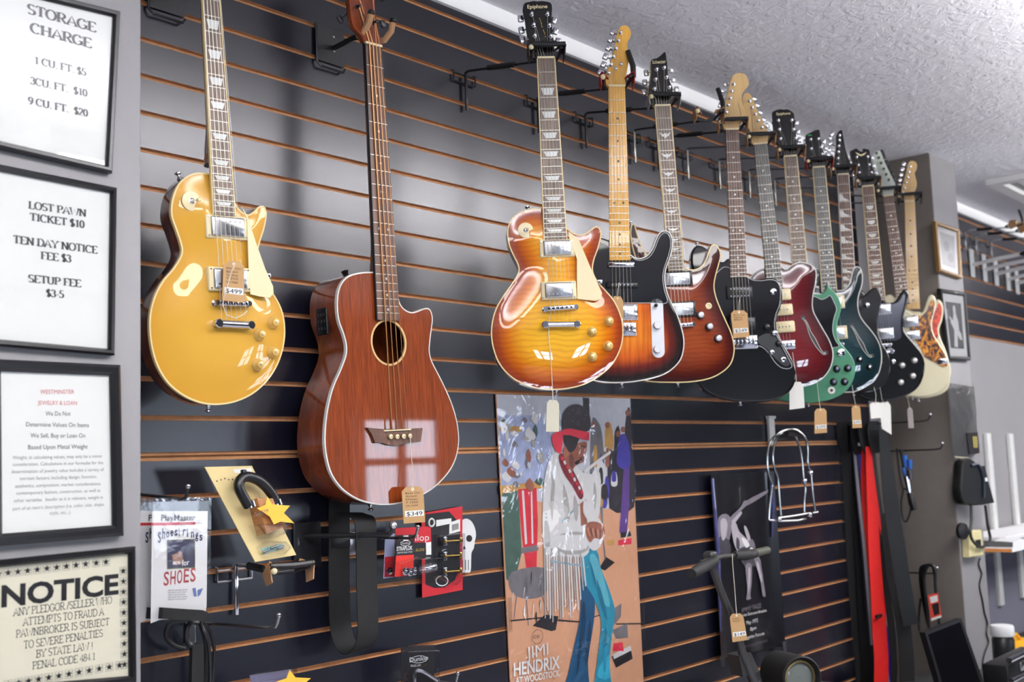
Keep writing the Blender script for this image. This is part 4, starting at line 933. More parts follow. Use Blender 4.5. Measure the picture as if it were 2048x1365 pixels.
g.head(z7(845, 935, 838, 905, 815, 885, 795, 850, 788, 780, 785, 700, 780, 640, 830, 612, 870, 592, 905, 594, 915, 660, 925, 730, 945, 790, 962, 850, 960, 890, 955, 935), M_headb, None,
       z7(832, 848, 830, 765, 825, 680, 928, 815, 918, 750, 895, 675), z7(785, 862, 780, 775, 782, 690, 985, 810, 965, 750, 945, 690))
mb = MB(); q = g.q(*z7(815, 640)[0], g.hz); mb.poly(circ(q.x, q.y, .009, 14, .003), g.hz+.0004); mb.build('emblem', mat('green_emblem', (40, 140, 70), .4), g.hd, False)
g.strings(order=(0, 1, 2, 5, 4, 3), end_y=0)
g.humbucker(g.q(1661, 606), .092, .046, M_cream, M_chrome, 0, 0); g.humbucker(g.q(1666, 667), .092, .046, M_cream, M_chrome, 0, 0)
g.tune_bridge(g.q(1652, 692), g.q(1686, 690)); g.stop_bar(g.q(1653, 712), g.q(1690, 710))
fhole(g, z8(398, 672, 425, 715, 452, 770, 480, 820, 505, 870, 540, 912, 558, 905), .0042, .0012)
for p in ((1718, 720), (1738, 735)): g.knob(g.q(*p), M_black, .011, .014, M_chrome)
g.strap_button(g.q(1672, 786), (0, -1))

# ---- 10 satin black
g = Guitar('electric_guitar', 'satin black guitar with sawtooth pearl inlays and a pointed black headstock', 'guitar', (1686, 350), (1704, 690), -.285, 57, 0, GRP, .010)
g.body(z8(440, 440, 480, 440, 520, 420, 545, 392, 570, 375, 600, 372, 625, 400, 638, 470, 620, 560, 605, 640, 610, 720, 640, 800, 680, 870, 705, 950, 705, 1030, 680, 1100, 630, 1150, 560, 1180)
       + [(1705, 784), (1668, 778), (1642, 758), (1632, 728), (1638, 698), (1652, 668), (1658, 640), (1655, 612), (1650, 590), (1656, 574), (1668, 570), (1678, 582), (1692, 592)],
       .045, M_matblk, M_matblk, .006)
g.neck([(1675, 350), (1697.5, 350)], [(1686, 592), (1713, 592)], M_rose, M_maple, M_bndw, 'saw', nfret=24, heel=.22)
zi = lambda *f: zz(1640, 230, 4.708, f)
g.head(zi(165, 562, 150, 510, 132, 470, 140, 380, 150, 300, 152, 210, 168, 165, 205, 138, 218, 195, 230, 260, 242, 320, 268, 400, 288, 455, 278, 510, 270, 562), M_headb, M_bndw,
       zi(165, 470, 168, 410, 172, 350, 176, 295, 180, 240, 184, 195), zi(100, 440, 98, 380, 95, 320, 98, 262, 102, 208, 118, 170))
g.strings(order=(0, 1, 2, 3, 4, 5), end_y=0)
g.humbucker(g.q(1700, 610), .08, .04, None, M_black, 0, 0); g.humbucker(g.q(1703, 662), .08, .04, None, M_black, 0, 0)
g.tune_bridge(g.q(1689, 692), g.q(1720, 690)); g.knob(g.q(*z8(520, 510)[0]), M_chrome, .010, .012, None, 'dome'); g.knob(g.q(1752, 705), M_black, .011, .014, M_chrome); g.knob(g.q(1760, 728), M_black, .011, .014, M_chrome)
g.strap_button(g.q(1708, 784), (0, -1))

# ---- 11 gloss black with four silver knobs
g = Guitar('electric_guitar', 'glossy black guitar with four silver knobs and half moon inlays', 'guitar', (1735.6, 373.4), (1766, 690), -.285, 59, 0, GRP, .012)
g.body(z8(620, 478, 655, 478, 690, 490, 730, 485, 760, 460, 790, 410, 815, 385, 838, 395, 845, 440, 830, 520, 810, 600, 808, 680, 830, 730, 880, 790, 930, 850, 962, 910, 975, 980, 965, 1060, 930, 1140, 870, 1195, 780, 1235, 680, 1258, 560, 1255, 440, 1210)
       + [(1692, 772), (1682, 745), (1686, 712), (1700, 682), (1711, 652), (1712, 622), (1707, 600), (1712, 584), (1724, 580), (1734, 592), (1748, 602)],
       .042, M_gloss, M_gloss, .006)
g.neck([(1724, 373.4), (1747.5, 373.4)], [(1743, 602), (1771, 602)], M_rose, M_mahog, M_bndc, 'half', nfret=22, heel=.22)
g.head(zi(395, 672, 395, 640, 375, 605, 340, 560, 315, 480, 295, 410, 280, 348, 310, 328, 345, 315, 375, 340, 400, 344, 402, 316, 435, 320, 465, 332, 475, 400, 490, 480, 510, 560, 515, 600, 503, 640, 503, 672), M_headb, None,
       zi(368, 545, 360, 475, 345, 400, 483, 545, 462, 470, 448, 395), zi(322, 556, 316, 482, 300, 408, 528, 540, 508, 470, 494, 395))
o = [g.q(*p, g.hz) for p in zi(332, 352, 360, 362, 385, 375, 412, 362, 440, 350, 415, 378, 385, 388, 358, 378)]; mb = MB(); mb.poly(ccw(o), g.hz+.0004); mb.build('wing_emblem', M_cream, g.hd, False)
g.strings(order=(0, 1, 2, 5, 4, 3), end_y=0)
g.guard(z8(640, 505, 690, 505, 735, 500, 775, 480, 808, 425, 818, 450, 806, 520, 786, 600, 784, 690, 790, 760, 740, 785, 640, 780, 600, 760, 600, 620), M_mirror, .0025, 0, sm=4)
g.humbucker(g.q(1758, 620), .084, .042, None, M_chrome, 0, 0); g.humbucker(g.q(1764, 668), .084, .042, None, M_chrome, 0, 0)
g.tune_bridge(g.q(1751, 692), g.q(1783, 690)); g.stop_bar(g.q(1752, 706), g.q(1786, 704))
M_silk = mat('silver_knob', (196, 194, 190), .4, .7)
for p in z8(893, 942, 797, 980, 880, 1062, 787, 1112): g.knob(g.q(*p, .012), M_silk, .0115, .018, None, 'dome', 0)
g.knob(g.q(*z8(725, 950)[0]), M_chrome, .010, .010, None, 'dome', 0); g.knob(g.q(*z8(700, 860)[0]), M_chrome, .010, .006, None, 'speed', 0)
g.strap_button(g.q(1775, 802), (0, -1))

# ---- 12 ivory with brown tortoise guard
g = Guitar('electric_guitar', 'ivory offset guitar with brown tortoiseshell pickguard and white angled headstock', 'guitar', (1776.5, 392.5), (1818, 690), -.285, 61, 0, GRP, .010)
g.body(z8(835, 545, 865, 562, 900, 580, 940, 575, 970, 545, 990, 480, 1010, 435, 1035, 428, 1058, 450, 1065, 500, 1050, 570, 1033, 650, 1045, 730, 1085, 800, 1130, 870, 1165, 950, 1180, 1020, 1165, 1100, 1120, 1160, 1050, 1205, 960, 1225, 880, 1225)
       + [(1790, 788), (1762, 770), (1748, 742), (1750, 712), (1762, 682), (1772, 652), (1774, 625), (1768, 606), (1772, 592), (1784, 590), (1796, 604), (1808, 615)],
       .045, M_ivory, M_ivory, .007)
g.neck([(1766.4, 392.5), (1786.6, 392.5)], [(1794, 610), (1820, 609)], M_rose, M_maple, None, 'dot', nfret=24, heel=.22)
M_whitehd = mat('white_head_paint', (206, 212, 200), .35, 0, .5)
g.head(zi(595, 762, 585, 720, 565, 680, 540, 640, 520, 580, 508, 500, 495, 440, 490, 390, 510, 350, 550, 335, 572, 348, 600, 420, 640, 510, 680, 590, 708, 650, 702, 700, 690, 740, 690, 762), M_whitehd, None,
       zi(647, 612, 623, 562, 600, 510, 575, 455, 553, 405, 532, 362), zi(700, 600, 676, 545, 652, 490, 626, 440, 604, 388, 588, 345), m_btn=M_blackm)
g.strings(order=(5, 4, 3, 2, 1, 0), end_y=0)
g.guard(z8(880, 590, 910, 595, 950, 590, 985, 560, 1008, 505, 1025, 470, 1045, 480, 1048, 510, 1036, 580, 1018, 655, 1032, 735, 1075, 808, 1120, 880, 1148, 950, 1145, 985, 1105, 990, 1060, 960, 1000, 930, 965, 905, 935, 840, 880, 760, 855, 690), M_tort, .0025, 0, sm=4)
g.humbucker(g.q(1814, 645), .084, .042, None, M_chrome, 0, 0); g.humbucker(g.q(1817, 672), .084, .036, None, M_chrome, 0, 0)
g.tune_bridge(g.q(1805, 694), g.q(1832, 692))
q = g.q(*z8(1112, 948)[0]); mb = MB(); mb.box((q.x, q.y, .003), (.034, .022, .004), Matrix.Identity(4), .003); jp = g.part('jack_plate', mb, M_chrome)
g.strap_button(g.q(1826, 794), (0, -1))

# ---- 13 ivory with red tortoise guard
g = Guitar('electric_guitar', 'ivory guitar with red tortoiseshell pickguard and maple neck, last in the row by the pillar', 'guitar', (1819, 403.5), (1829, 690), -.285, 62, 0, GRP, .008)
g.body(z8(935, 560, 965, 575, 1010, 565, 1040, 520, 1065, 470, 1085, 465, 1110, 490, 1122, 550, 1110, 630, 1088, 700, 1100, 770, 1135, 850, 1160, 930, 1172, 1010, 1165, 1140, 1120, 1195, 1050, 1222)
       + [(1845, 797), (1810, 794), (1782, 778), (1766, 750), (1766, 715), (1776, 685), (1786, 655), (1788, 628), (1782, 608), (1788, 596), (1800, 598), (1812, 612), (1825, 622)],
       .045, M_ivory, M_ivory, .007)
g.neck([(1809, 404), (1829.5, 403)], [(1813, 618), (1840, 618)], M_maple, M_maple, None, 'dot', M_black, 21, heel=.22)
g.head(zi(798, 812, 795, 780, 775, 745, 762, 722, 772, 685, 790, 620, 815, 530, 830, 460, 850, 434, 885, 435, 912, 460, 910, 510, 892, 545, 900, 590, 912, 640, 905, 690, 885, 740, 887, 812), M_maple, None,
       zi(780, 735, 795, 690, 810, 640, 828, 590, 840, 540, 853, 487), zi(742, 700, 750, 660, 758, 610, 766, 560, 778, 508, 793, 458))
g.strings(order=(0, 1, 2, 3, 4, 5), end_y=0)
g.guard(z8(940, 590, 990, 600, 1040, 575, 1070, 520, 1080, 495, 1095, 505, 1105, 550, 1095, 620, 1070, 690, 1075, 760, 1040, 800, 960, 820, 900, 800), M_tortr, .0025, 0, sm=4)
g.bar_pickup(g.q(1826, 640), .07, .018, M_cream, 0, .006, poles=1, z=.002); g.bar_pickup(g.q(1828, 676), .07, .018, M_cream, 0, .006, poles=1, z=.002)
mb = MB(); q = g.q(1829, 694); mb.box((q.x, q.y, .003), (.07, .03, .006), None, .002); g.part('bridge', mb, M_chrome)
g.strap_button(g.q(1838, 797), (0, -1))
# ================================================================== wall hangers
M_wireb = mat('black_wire', (34, 34, 37), .35, .3)
M_sleeve = mat('foam_sleeve', (16, 16, 18), .7)
M_redl = mat('red_leather', (150, 36, 30), .65, bump=.2, bscale=400)
M_greyl = mat('grey_leather', (150, 148, 146), .65, bump=.2, bscale=400)
M_darkl = mat('dark_leather', (50, 40, 32), .7, bump=.2, bscale=400)
def hanger(base, yoke, n, label, wire=M_wireb, stem=None, pad=M_leather, sleeve=True, bar='closed', name='guitar_hanger', open_side=0, stemlen=.105, gr='wire hangers along the guitar wall', padw=.042):
    """slatwall wire hook: lips in a slot, hanging stem, arm out to a padded yoke that faces n"""
    bx, bz = base.x, base.z; r = thing(name, Matrix.Translation((bx, 0, bz)), label, 'guitar hanger', gr)
    W = lambda p: V(p)-V((bx, 0, bz))
    mb = MB()                                              # wire plate
    for dz in (0, -.022): mb.tube([(-.042, -.006, dz), (.042, -.006, dz)], .0022, 6)
    for s in (-1, 1): mb.tube([(s*.042, .008, .010), (s*.042, -.006, .006), (s*.042, -.006, -.022)], .0022, 6)
    mb.build('wire_plate', wire, r)
    mb = MB(); mb.box((0, -.011, -stemlen/2+.008), (.009, .006, stemlen), None, .002); mb.build('stem', stem or wire, r)
    a = V((0, -.011, .006)); y = W(yoke)+(-n)*.032+V((0, 0, -.012))
    k = V((y.x*.5, y.y*.5, (a.z+y.z)/2+.004))
    mb = MB(); mb.tube([a, (0, -.02, .009), k, y], .0036, 8); mb.build('arm', wire, r)
    d = (y-k)
    if sleeve: mb = MB(); mb.tube([k-d*.35, k, k+d*.30], .0075, 10); mb.build('sleeve', M_sleeve, r)
    f = Fr(yoke, n); yk = W(f.o); rr, uu, nn = f.r, f.u, f.n
    P = lambda x, y_, z: yk+rr*x+uu*y_+nn*z
    mb = MB(); mb.tube([P(-.036, 0, .028), P(-.036, -.004, .0), P(-.032, -.010, -.028), P(0, -.012, -.034), P(.032, -.010, -.028), P(.036, -.004, 0), P(.036, 0, .028)], .0045, 8); yo = mb.build('yoke', M_blackm, r)
    for s in (-1, 1):
        mb = MB(); mb.ribbon([P(s*.030, .004, .022), P(s*.040, .010, .012), P(s*.046, -.006, .012), P(s*.043, -.028, .018)], nn, [padw, padw, padw, padw*.8], .0022); mb.build('pad', pad, yo)
    if bar == 'closed':
        mb = MB(); mb.tube([P(-.046, .008, .030), P(0, .006, .033), P(.046, .008, .030)], [.006, .0075, .006], 8); mb.build('lock_bar', M_black, yo)
        mb = MB(); mb.sphere(P(-.040, -.002, .034), .0065, 8); mb.build('screw_ball', M_cream, yo)
    elif bar == 'open':
        s = open_side or 1
        mb = MB(); mb.tube([P(s*.044, -.002, .024), P(s*.040+.004, .03, .022), P(s*.030+.004, .075, .014)], [.007, .008, .007], 8); mb.build('lock_bar', M_black, yo)
        mb = MB(); mb.sphere(P(-s*.040, -.002, .030), .0075, 8); mb.build('screw_ball', M_cream, yo)
    return r
def plate_hanger(bx, z0, z1, yoke, label):
    """flat plate between two slots with an arm and padded fork"""
    r = thing('guitar_hanger', Matrix.Translation((bx, 0, z0)), label, 'guitar hanger', 'plate hangers on the guitar wall'); h = z1-z0
    mb = MB(); mb.box((0, -.004, h/2), (.085, .003, h+.012)); pl = mb.build('plate', M_blackm, r, False)
    mb = MB(); mb.tube([(-.042, -.006, h), (-.042, -.008, -.012), (-.034, -.012, -.022), (.034, -.012, -.022), (.042, -.008, -.012)], .0028, 6); mb.build('wire_loop', M_wireb, r)
    for zz_ in (h*.35, h*.8): mb = MB(); mb.lathe((.012, -.005, zz_), (0, -1, 0), [(.004, 0), (.003, .0015)], 8); mb.build('rivet', M_steel, pl)
    y = V(yoke)-V((bx, 0, z0)); a = V((.012, -.005, h*.45)); mb = MB(); mb.tube([a, a.lerp(y, .5)+V((0, 0, .004)), y+V((0, .03, -.004))], .0062, 10); mb.build('arm', M_sleeve, r)
    mb = MB()
    for s in (-1, 1):
        mb = MB(); mb.tube([y+V((0, .03, -.004)), y+V((s*.024, .024, -.012)), y+V((s*.033, 0, -.014)), y+V((s*.034, -.022, .002)), y+V((s*.033, -.028, .020))], .0075, 10); fk = mb.build('fork', M_leather if s < 2 else None, r)
        mb = MB(); mb.sphere(y+V((s*.033, -.029, .024)), .0085, 8); mb.build('tip', M_black, fk)
HB = slat_z(13)
def hang(nut, yaw, Yn, label, **kw):
    n = nyaw(yaw); p = at(*nut, Yn); yk = p+V((0, 0, .020))-n*.004
    hanger(V((p.x, 0, HB)), yk, n, label, **kw); return p
HN = [((1092, 117), 44, dict(pad=M_darkl)), ((1233, 173), 46, dict(pad=M_redl, bar='open')), ((1325.5, 212.5), 42, dict(pad=M_greyl)),
      ((1464, 260), 49, dict()), ((1520.5, 288.5), 52, dict()), ((1581, 313.5), 54, dict()), ((1638, 335.5), 56, dict(pad=M_redl)), ((1686, 350), 57, dict()),
      ((1735.6, 373.4), 59, dict()), ((1776.5, 392.5), 61, dict(pad=M_darkl)), ((1819, 403.5), 62, dict(pad=M_darkl))]
HL = ['black wire hanger holding the honey sunburst guitar', 'black wire hanger with red pads holding the amber maple neck', 'black wire hanger with grey pads holding the cherry brown guitar',
      'black wire hanger holding the glossy black offset guitar', 'wire hanger with silver stem holding the wine red guitar', 'wire hanger with silver stem holding the green guitar',
      'wire hanger with red pads holding the dark teal guitar', 'wire hanger holding the satin black guitar', 'wire hanger holding the black guitar with silver knobs',
      'wire hanger holding the white headstock with black tuners', 'wire hanger holding the last maple necked guitar by the pillar']
M_wireg = mat('grey_wire', (84, 84, 88), .35, .3)
M_stem = mat('polished_stem', (215, 215, 205), .15, 1)
for i, ((nut, yaw, kw), lb) in enumerate(zip(HN, HL)):
    hang(nut, yaw, -.284, lb, stem=M_stem if i >= 4 else None, wire=M_wireg if i >= 4 else M_wireb, sleeve=i < 4, **kw)
# free hanger between the cherry guitar and the black offset guitar
b = at(1262, 262); yk = at(1398, 232, -.27); yk.z = b.z+.01
hanger(V((b.x, 0, HB)), V((b.x+.03, -.26, HB+.012)), nyaw(40), 'empty wire hanger with tan leather yoke and raised lock bar', stem=M_stem, bar='open')
p1 = at(421, -38, -.185); p2 = at(748, 91, -.15)
plate_hanger(at(330, 20).x, slat_z(12)+.0, slat_z(13), (p1.x, p1.y, p1.z+.045), 'black plate hanger at the top above the gold guitar')
plate_hanger(at(657, 90).x, slat_z(12), slat_z(13), (p2.x, p2.y, p2.z+.035), 'black plate hanger holding the acoustic bass neck')
# ================================================================== framed notices on the near pillar
M_frame = mat('frame_black', (20, 20, 22), .3, 0, .3)
M_glass = clear_film('picture_glass', .03, .03, (255, 255, 255), 0.0)
M_star = mat('star_box_grey', (120, 120, 118), .8)
M_red = mat('faded_red_ink', (196, 110, 110), .7, mottle=0)
M_grey = mat('grey_ink', (88, 86, 86), .7, mottle=0)
M_pale = mat('pale_ink', (150, 148, 148), .7, mottle=0)
M_cream_paper = mat('cream_paper', (226, 220, 196), .8, mottle=.03)
def frame_sign(px, bw, label, depth=.016, Y=PLY, fm=M_frame, pm=M_paper, name='framed_sign', cat='sign', gr='framed notices on the grey pillar', glass=True, group_in=None):
    """px: outer corners TL TR BR BL"""
    fr0 = Fr(at(sum(p[0] for p in px)/4, sum(p[1] for p in px)/4, Y-depth)); q = [fr0.q(*p) for p in px]
    r = thing(name, fr0.M, label, cat, gr)
    def ins(d):
        c = ccw(list(q)); o = []
        n = len(c)
        for i in range(n):
            a, b, e = c[i-1], c[i], c[(i+1) % n]; u = (b-a).normalized(); v = (e-b).normalized(); n1 = V((-u.y, u.x)); n2 = V((-v.y, v.x)); k = n1+n2
            o.append(b+k/max(.2, 1+n1.dot(n2))*d)
        return o
    mb = MB(); L = [[mb.vert((p.x, p.y, z)) for p in ins(d)] for d, z in ((0, -depth), (0, -.004), (bw*.3, 0), (bw*.7, -.001), (bw, -.006), (bw, -depth+.002))]; mb.skin(L, False, False); mb.build('frame', fm, r, True, 25)
    mb = MB(); mb.poly(ins(bw*.95), -depth+.001, -.0095); pp = mb.build('paper', pm, r, False)
    if glass: mb = MB(); mb.poly(ins(bw*.98), -.0075); mb.build('glass', M_glass, r, False)
    return r, fr0, pp
Z1 = lambda x, y: (x/1.8967, y/1.8967)
def text_lines(fr0, pp, lines, z=-.0091, name='lettering'):
    for s, a, b, hp, m, kind, kw in lines:
        mb = MB(); line_px(mb, fr0, s, a, b, hp, z, kind, **kw); mb.build(name, m, pp, False)
M_inkt = mat('typed_ink', (74, 72, 74), .7, mottle=0)
r, f, pp = frame_sign([(-22, -44), (243, 21.5), (226.8, 346), (-22, 289)], .0115, 'black framed notice headed storage charge')
k = dict(thick=.2, thin=.085)
text_lines(f, pp, [(s, Z1(*a), Z1(*b), h/1.8967, M_inkt, 'serif', k) for s, a, b, h in (
    ('STORAGE', (103, 50), (365, 123), 37), ('CHARGE', (115, 122), (348, 183), 37), ('1 CU. FT. $5', (130, 241), (327, 288), 27), ('3CU. FT.  $10', (115, 318), (331, 367), 27), ('9 CU. FT.  $20', (107, 394), (333, 443), 27))])
r, f, pp = frame_sign([(-22, 323), (236.5, 375), (232, 711), (-22, 690)], .0105, 'black framed notice of lost pawn ticket and setup fees')
text_lines(f, pp, [(s, Z1(*a), Z1(*b), h/1.8967, M_inkt, 'serif', k) for s, a, b, h in (
    ('LOST PAWN', (108, 791), (327, 823), 28), ('TICKET $10', (113, 836), (320, 866), 28), ('TEN DAY NOTICE', (50, 922), (370, 963), 29), ('FEE $3', (155, 983), (270, 996), 28), ('SETUP FEE', (107, 1070), (308, 1090), 28), ('$3-5', (175, 1125), (243, 1131), 27))])
Z2 = lambda x, y: (x/2.0533, 700+y/2.0533)
r, f, pp = frame_sign([(-19, 717.5), (243.5, 730), (250, 1072.5), (-16, 1095)], .0185, 'black framed typed notice about metal weight')
text_lines(f, pp, [(s, Z2(*a), Z2(*b), h/2.0533, m, 'plain', {}) for s, a, b, h, m in (
    ('WESTMINSTER', (165, 181), (305, 181), 17, M_red), ('JEWELRY & LOAN', (155, 226), (316, 227), 17, M_red), ('We Do Not', (187, 271), (290, 271), 18, M_grey), ('Determine Values On Items', (107, 315), (365, 318), 18, M_grey),
    ('We Sell, Buy or Loan On', (125, 361), (350, 361), 18, M_grey), ('Based Upon Metal Weight', (115, 409), (360, 406), 18, M_grey),
    ('Weight, in calculating values, may only be a minor', (52, 450), (420, 443), 14, M_pale), ('consideration. Calculations in our formulas for the', (52, 478), (424, 470), 14, M_pale),
    ('determination of jewelry value includes a variety of', (47, 508), (427, 498), 14, M_pale), ('intrinsic factors; including design, function,', (82, 536), (397, 527), 14, M_pale),
    ('aesthetics, composition, market considerations,', (62, 567), (415, 556), 14, M_pale), ('contemporary fashion, construction, as well as', (67, 596), (412, 584), 14, M_pale),
    ('other variables.  Insofar as it is relevant, weight is', (57, 627), (422, 612), 14, M_pale), ("part of an item's description (i.e. color, size, shape,", (52, 660), (428, 641), 14, M_pale), ('style, etc...)', (205, 678), (288, 674), 14, M_pale))])
r, f, pp = frame_sign([(-20, 1123), (273.7, 1093.6), (275.5, 1367), (-16, 1393)], .0115, 'black framed pawnbroker notice bordered with stars', pm=M_cream_paper)
text_lines(f, pp, [('NOTICE', Z2(5, 1056), Z2(487, 1001), 84/2.0533, M_ink, 'plain', dict(bold=.035))])
k2 = dict(thick=.095, thin=.085, slen=.28)
text_lines(f, pp, [(s, Z2(*a), Z2(*b), h/2.0533, M_grey, 'serif', k2) for s, a, b, h in (
    ('ANY PLEDGOR /SELLER WHO', (55, 1095), (460, 1042), 31), ('ATTEMPTS TO FRAUD A', (95, 1135), (427, 1090), 31), ('PAWNBROKER IS SUBJECT', (65, 1184), (450, 1131), 31),
    ('TO SEVERE PENALTIES', (97, 1229), (423, 1178), 31), ('BY STATE LAW !', (148, 1266), (383, 1230), 31), ('PENAL CODE 484.1', (133, 1314), (392, 1274), 31))])
def star_cell(mb, fr0, c, s):
    p = fr0.q(*c); z = -.0091
    mb.cur = 1
    for i in range(5):
        y = p.y-s/2+s*i/4; mb.poly([V((p.x-s/2, y-.0002)), V((p.x+s/2, y-.0002)), V((p.x+s/2, y+.0002)), V((p.x-s/2, y+.0002))], z)
    for x in (-s/2, s/2): mb.poly([V((p.x+x-.0002, p.y-s/2)), V((p.x+x+.0002, p.y-s/2)), V((p.x+x+.0002, p.y+s/2)), V((p.x+x-.0002, p.y+s/2))], z)
    mb.cur = 0
    mb.poly([V((p.x+s*.46*(1 if i % 2 == 0 else .4)*sin(2*pi*i/10), p.y+s*.46*(1 if i % 2 == 0 else .4)*cos(2*pi*i/10))) for i in range(9, -1, -1)], z+.0003)
mb = MB()
for i in range(12): star_cell(mb, f, Z2(5+i*39.9+(3 if i > 9 else 0), 922-i*4.5), .0125)
for i in range(10): star_cell(mb, f, Z2(518+i*.6, 910+i*42.8), .0125)
for i in range(12): star_cell(mb, f, Z2(66+i*41.5-20, 1378-i*7.2), .0125)
mb.build('star_border_pattern', [M_ink, M_star], pp, False)
# ================================================================== framed pictures on the far pillar
M_gold = mat('gilt_frame', (120, 92, 52), .4, .3)
M_photo = mat('photo_grey', (128, 128, 128), .5, mottle=.3)
M_photod = mat('photo_dark', (60, 60, 62), .5, mottle=.4)
M_photol = mat('photo_light', (200, 200, 198), .5, mottle=.1)
for px, lb, fm, art in (([(1872.8, 441.8), (1920, 458.7), (1924.8, 558), (1881.6, 543)], 'small gilt framed grey picture, upper of two on the far pillar', M_gold, 0), ([(1882.6, 577), (1932.6, 585.3), (1943, 721.4), (1900, 719.7)], 'black framed photograph of a guitarist, lower of two on the far pillar', M_frame, 1)):
    r, f, pp = frame_sign(px, .016, lb, .02, PRY, fm, M_photol, 'framed_picture', 'picture', None)
    c = [sum((f.q(*p) for p in px), V((0, 0)))/4]
    q = [f.q(*p) for p in px]; cx, cy = c[0]
    o = ccw([V((cx+(p.x-cx)*.62, cy+(p.y-cy)*.66)) for p in q]); mb = MB(); mb.cur = 0; mb.poly(o, -.0090)
    W, H = (max(p.x for p in o)-min(p.x for p in o)), (max(p.y for p in o)-min(p.y for p in o))
    mb.cur = 1
    if art:
        mb.poly(circ(cx, cy+H*.33, W*.09, 12, W*.11), -.0088)
        mb.poly(ccw([V((cx+x*W, cy+y*H)) for x, y in ((-.06, .26), (.08, .26), (.2, .1), (.22, -.1), (.1, -.12), (.06, -.46), (-.16, -.46), (-.1, -.1), (-.3, .05), (-.26, .12), (-.14, .1))]), -.0088)
        mb.poly(ccw([V((cx+x*W, cy+y*H)) for x, y in ((-.36, .14), (-.32, .18), (.34, -.16), (.38, -.3), (.2, -.28))]), -.0086)
    else:
        mb.poly(circ(cx-.1*W, cy+.1*H, W*.2, 14, H*.16), -.0088); mb.poly(circ(cx+.15*W, cy-.2*H, W*.22, 14, H*.14), -.0088)
    mb.build('print', [M_photod if art else M_photo, M_photol if art else M_photod], pp, False)
# ================================================================== goods on the lower slatwall
M_clear = clear_film('clear_bag', .12, .04, (252, 252, 253), .07, 14, .3)
M_blister = clear_film('clear_blister', .06, .07, (245, 246, 248), .08, 18)
M_card = mat('white_card', (228, 226, 222), .6, mottle=.02)
M_cardc = mat('kraft_cream_card', (222, 200, 142), .6, mottle=.05)
M_redp = mat('red_print', (176, 26, 36), .5, mottle=.04)
M_bluei = mat('navy_ink', (24, 26, 70), .7, mottle=0)
M_redi = mat('brick_ink', (150, 50, 48), .7, mottle=0)
M_web = mat('black_webbing', (9, 9, 10), .75, mottle=.1, bump=.25, bscale=900)
M_cable = mat('black_cable', (15, 15, 16), .4)
M_whitei = mat('white_print', (224, 224, 222), .6, mottle=0)
M_yel = mat('yellow_card', (246, 184, 62), .6, mottle=.03)
M_woodb = wood('wood_block', (150, 98, 56), (184, 128, 78), .5)
M_brass = mat('brass', (214, 178, 96), .25, 1)
def hook(p0, p1, label, r=.0032, m=M_steel, tip=True, gr='display hooks on the guitar wall'):
    """wire hook from the wall point p0 out to p1 with an upturned end"""
    o = thing('display_hook', Matrix.Translation((p0.x, 0, p0.z)), label, 'hook', gr); q = V(p1)-V((p0.x, 0, p0.z))
    mb = MB(); mb.box((0, -.004, -.014), (.022, .004, .05), None, .001); mb.build('back_plate', m, o)
    d = q.normalized(); mb = MB(); mb.tube([(0, -.004, 0), q*.9, q*.98+V((0, 0, .003)), q+V((0, 0, .010)), q+V((0, 0, .022))+d*.004], r, 8); mb.build('rod', m, o)
    if tip: mb = MB(); mb.sphere(q+V((0, 0, .024))+d*.004, r*1.6, 8); mb.build('tip', M_chrome, o)
    return o
Z3 = lambda x, y: (270+x/3.0676, 920+y/3.0676)
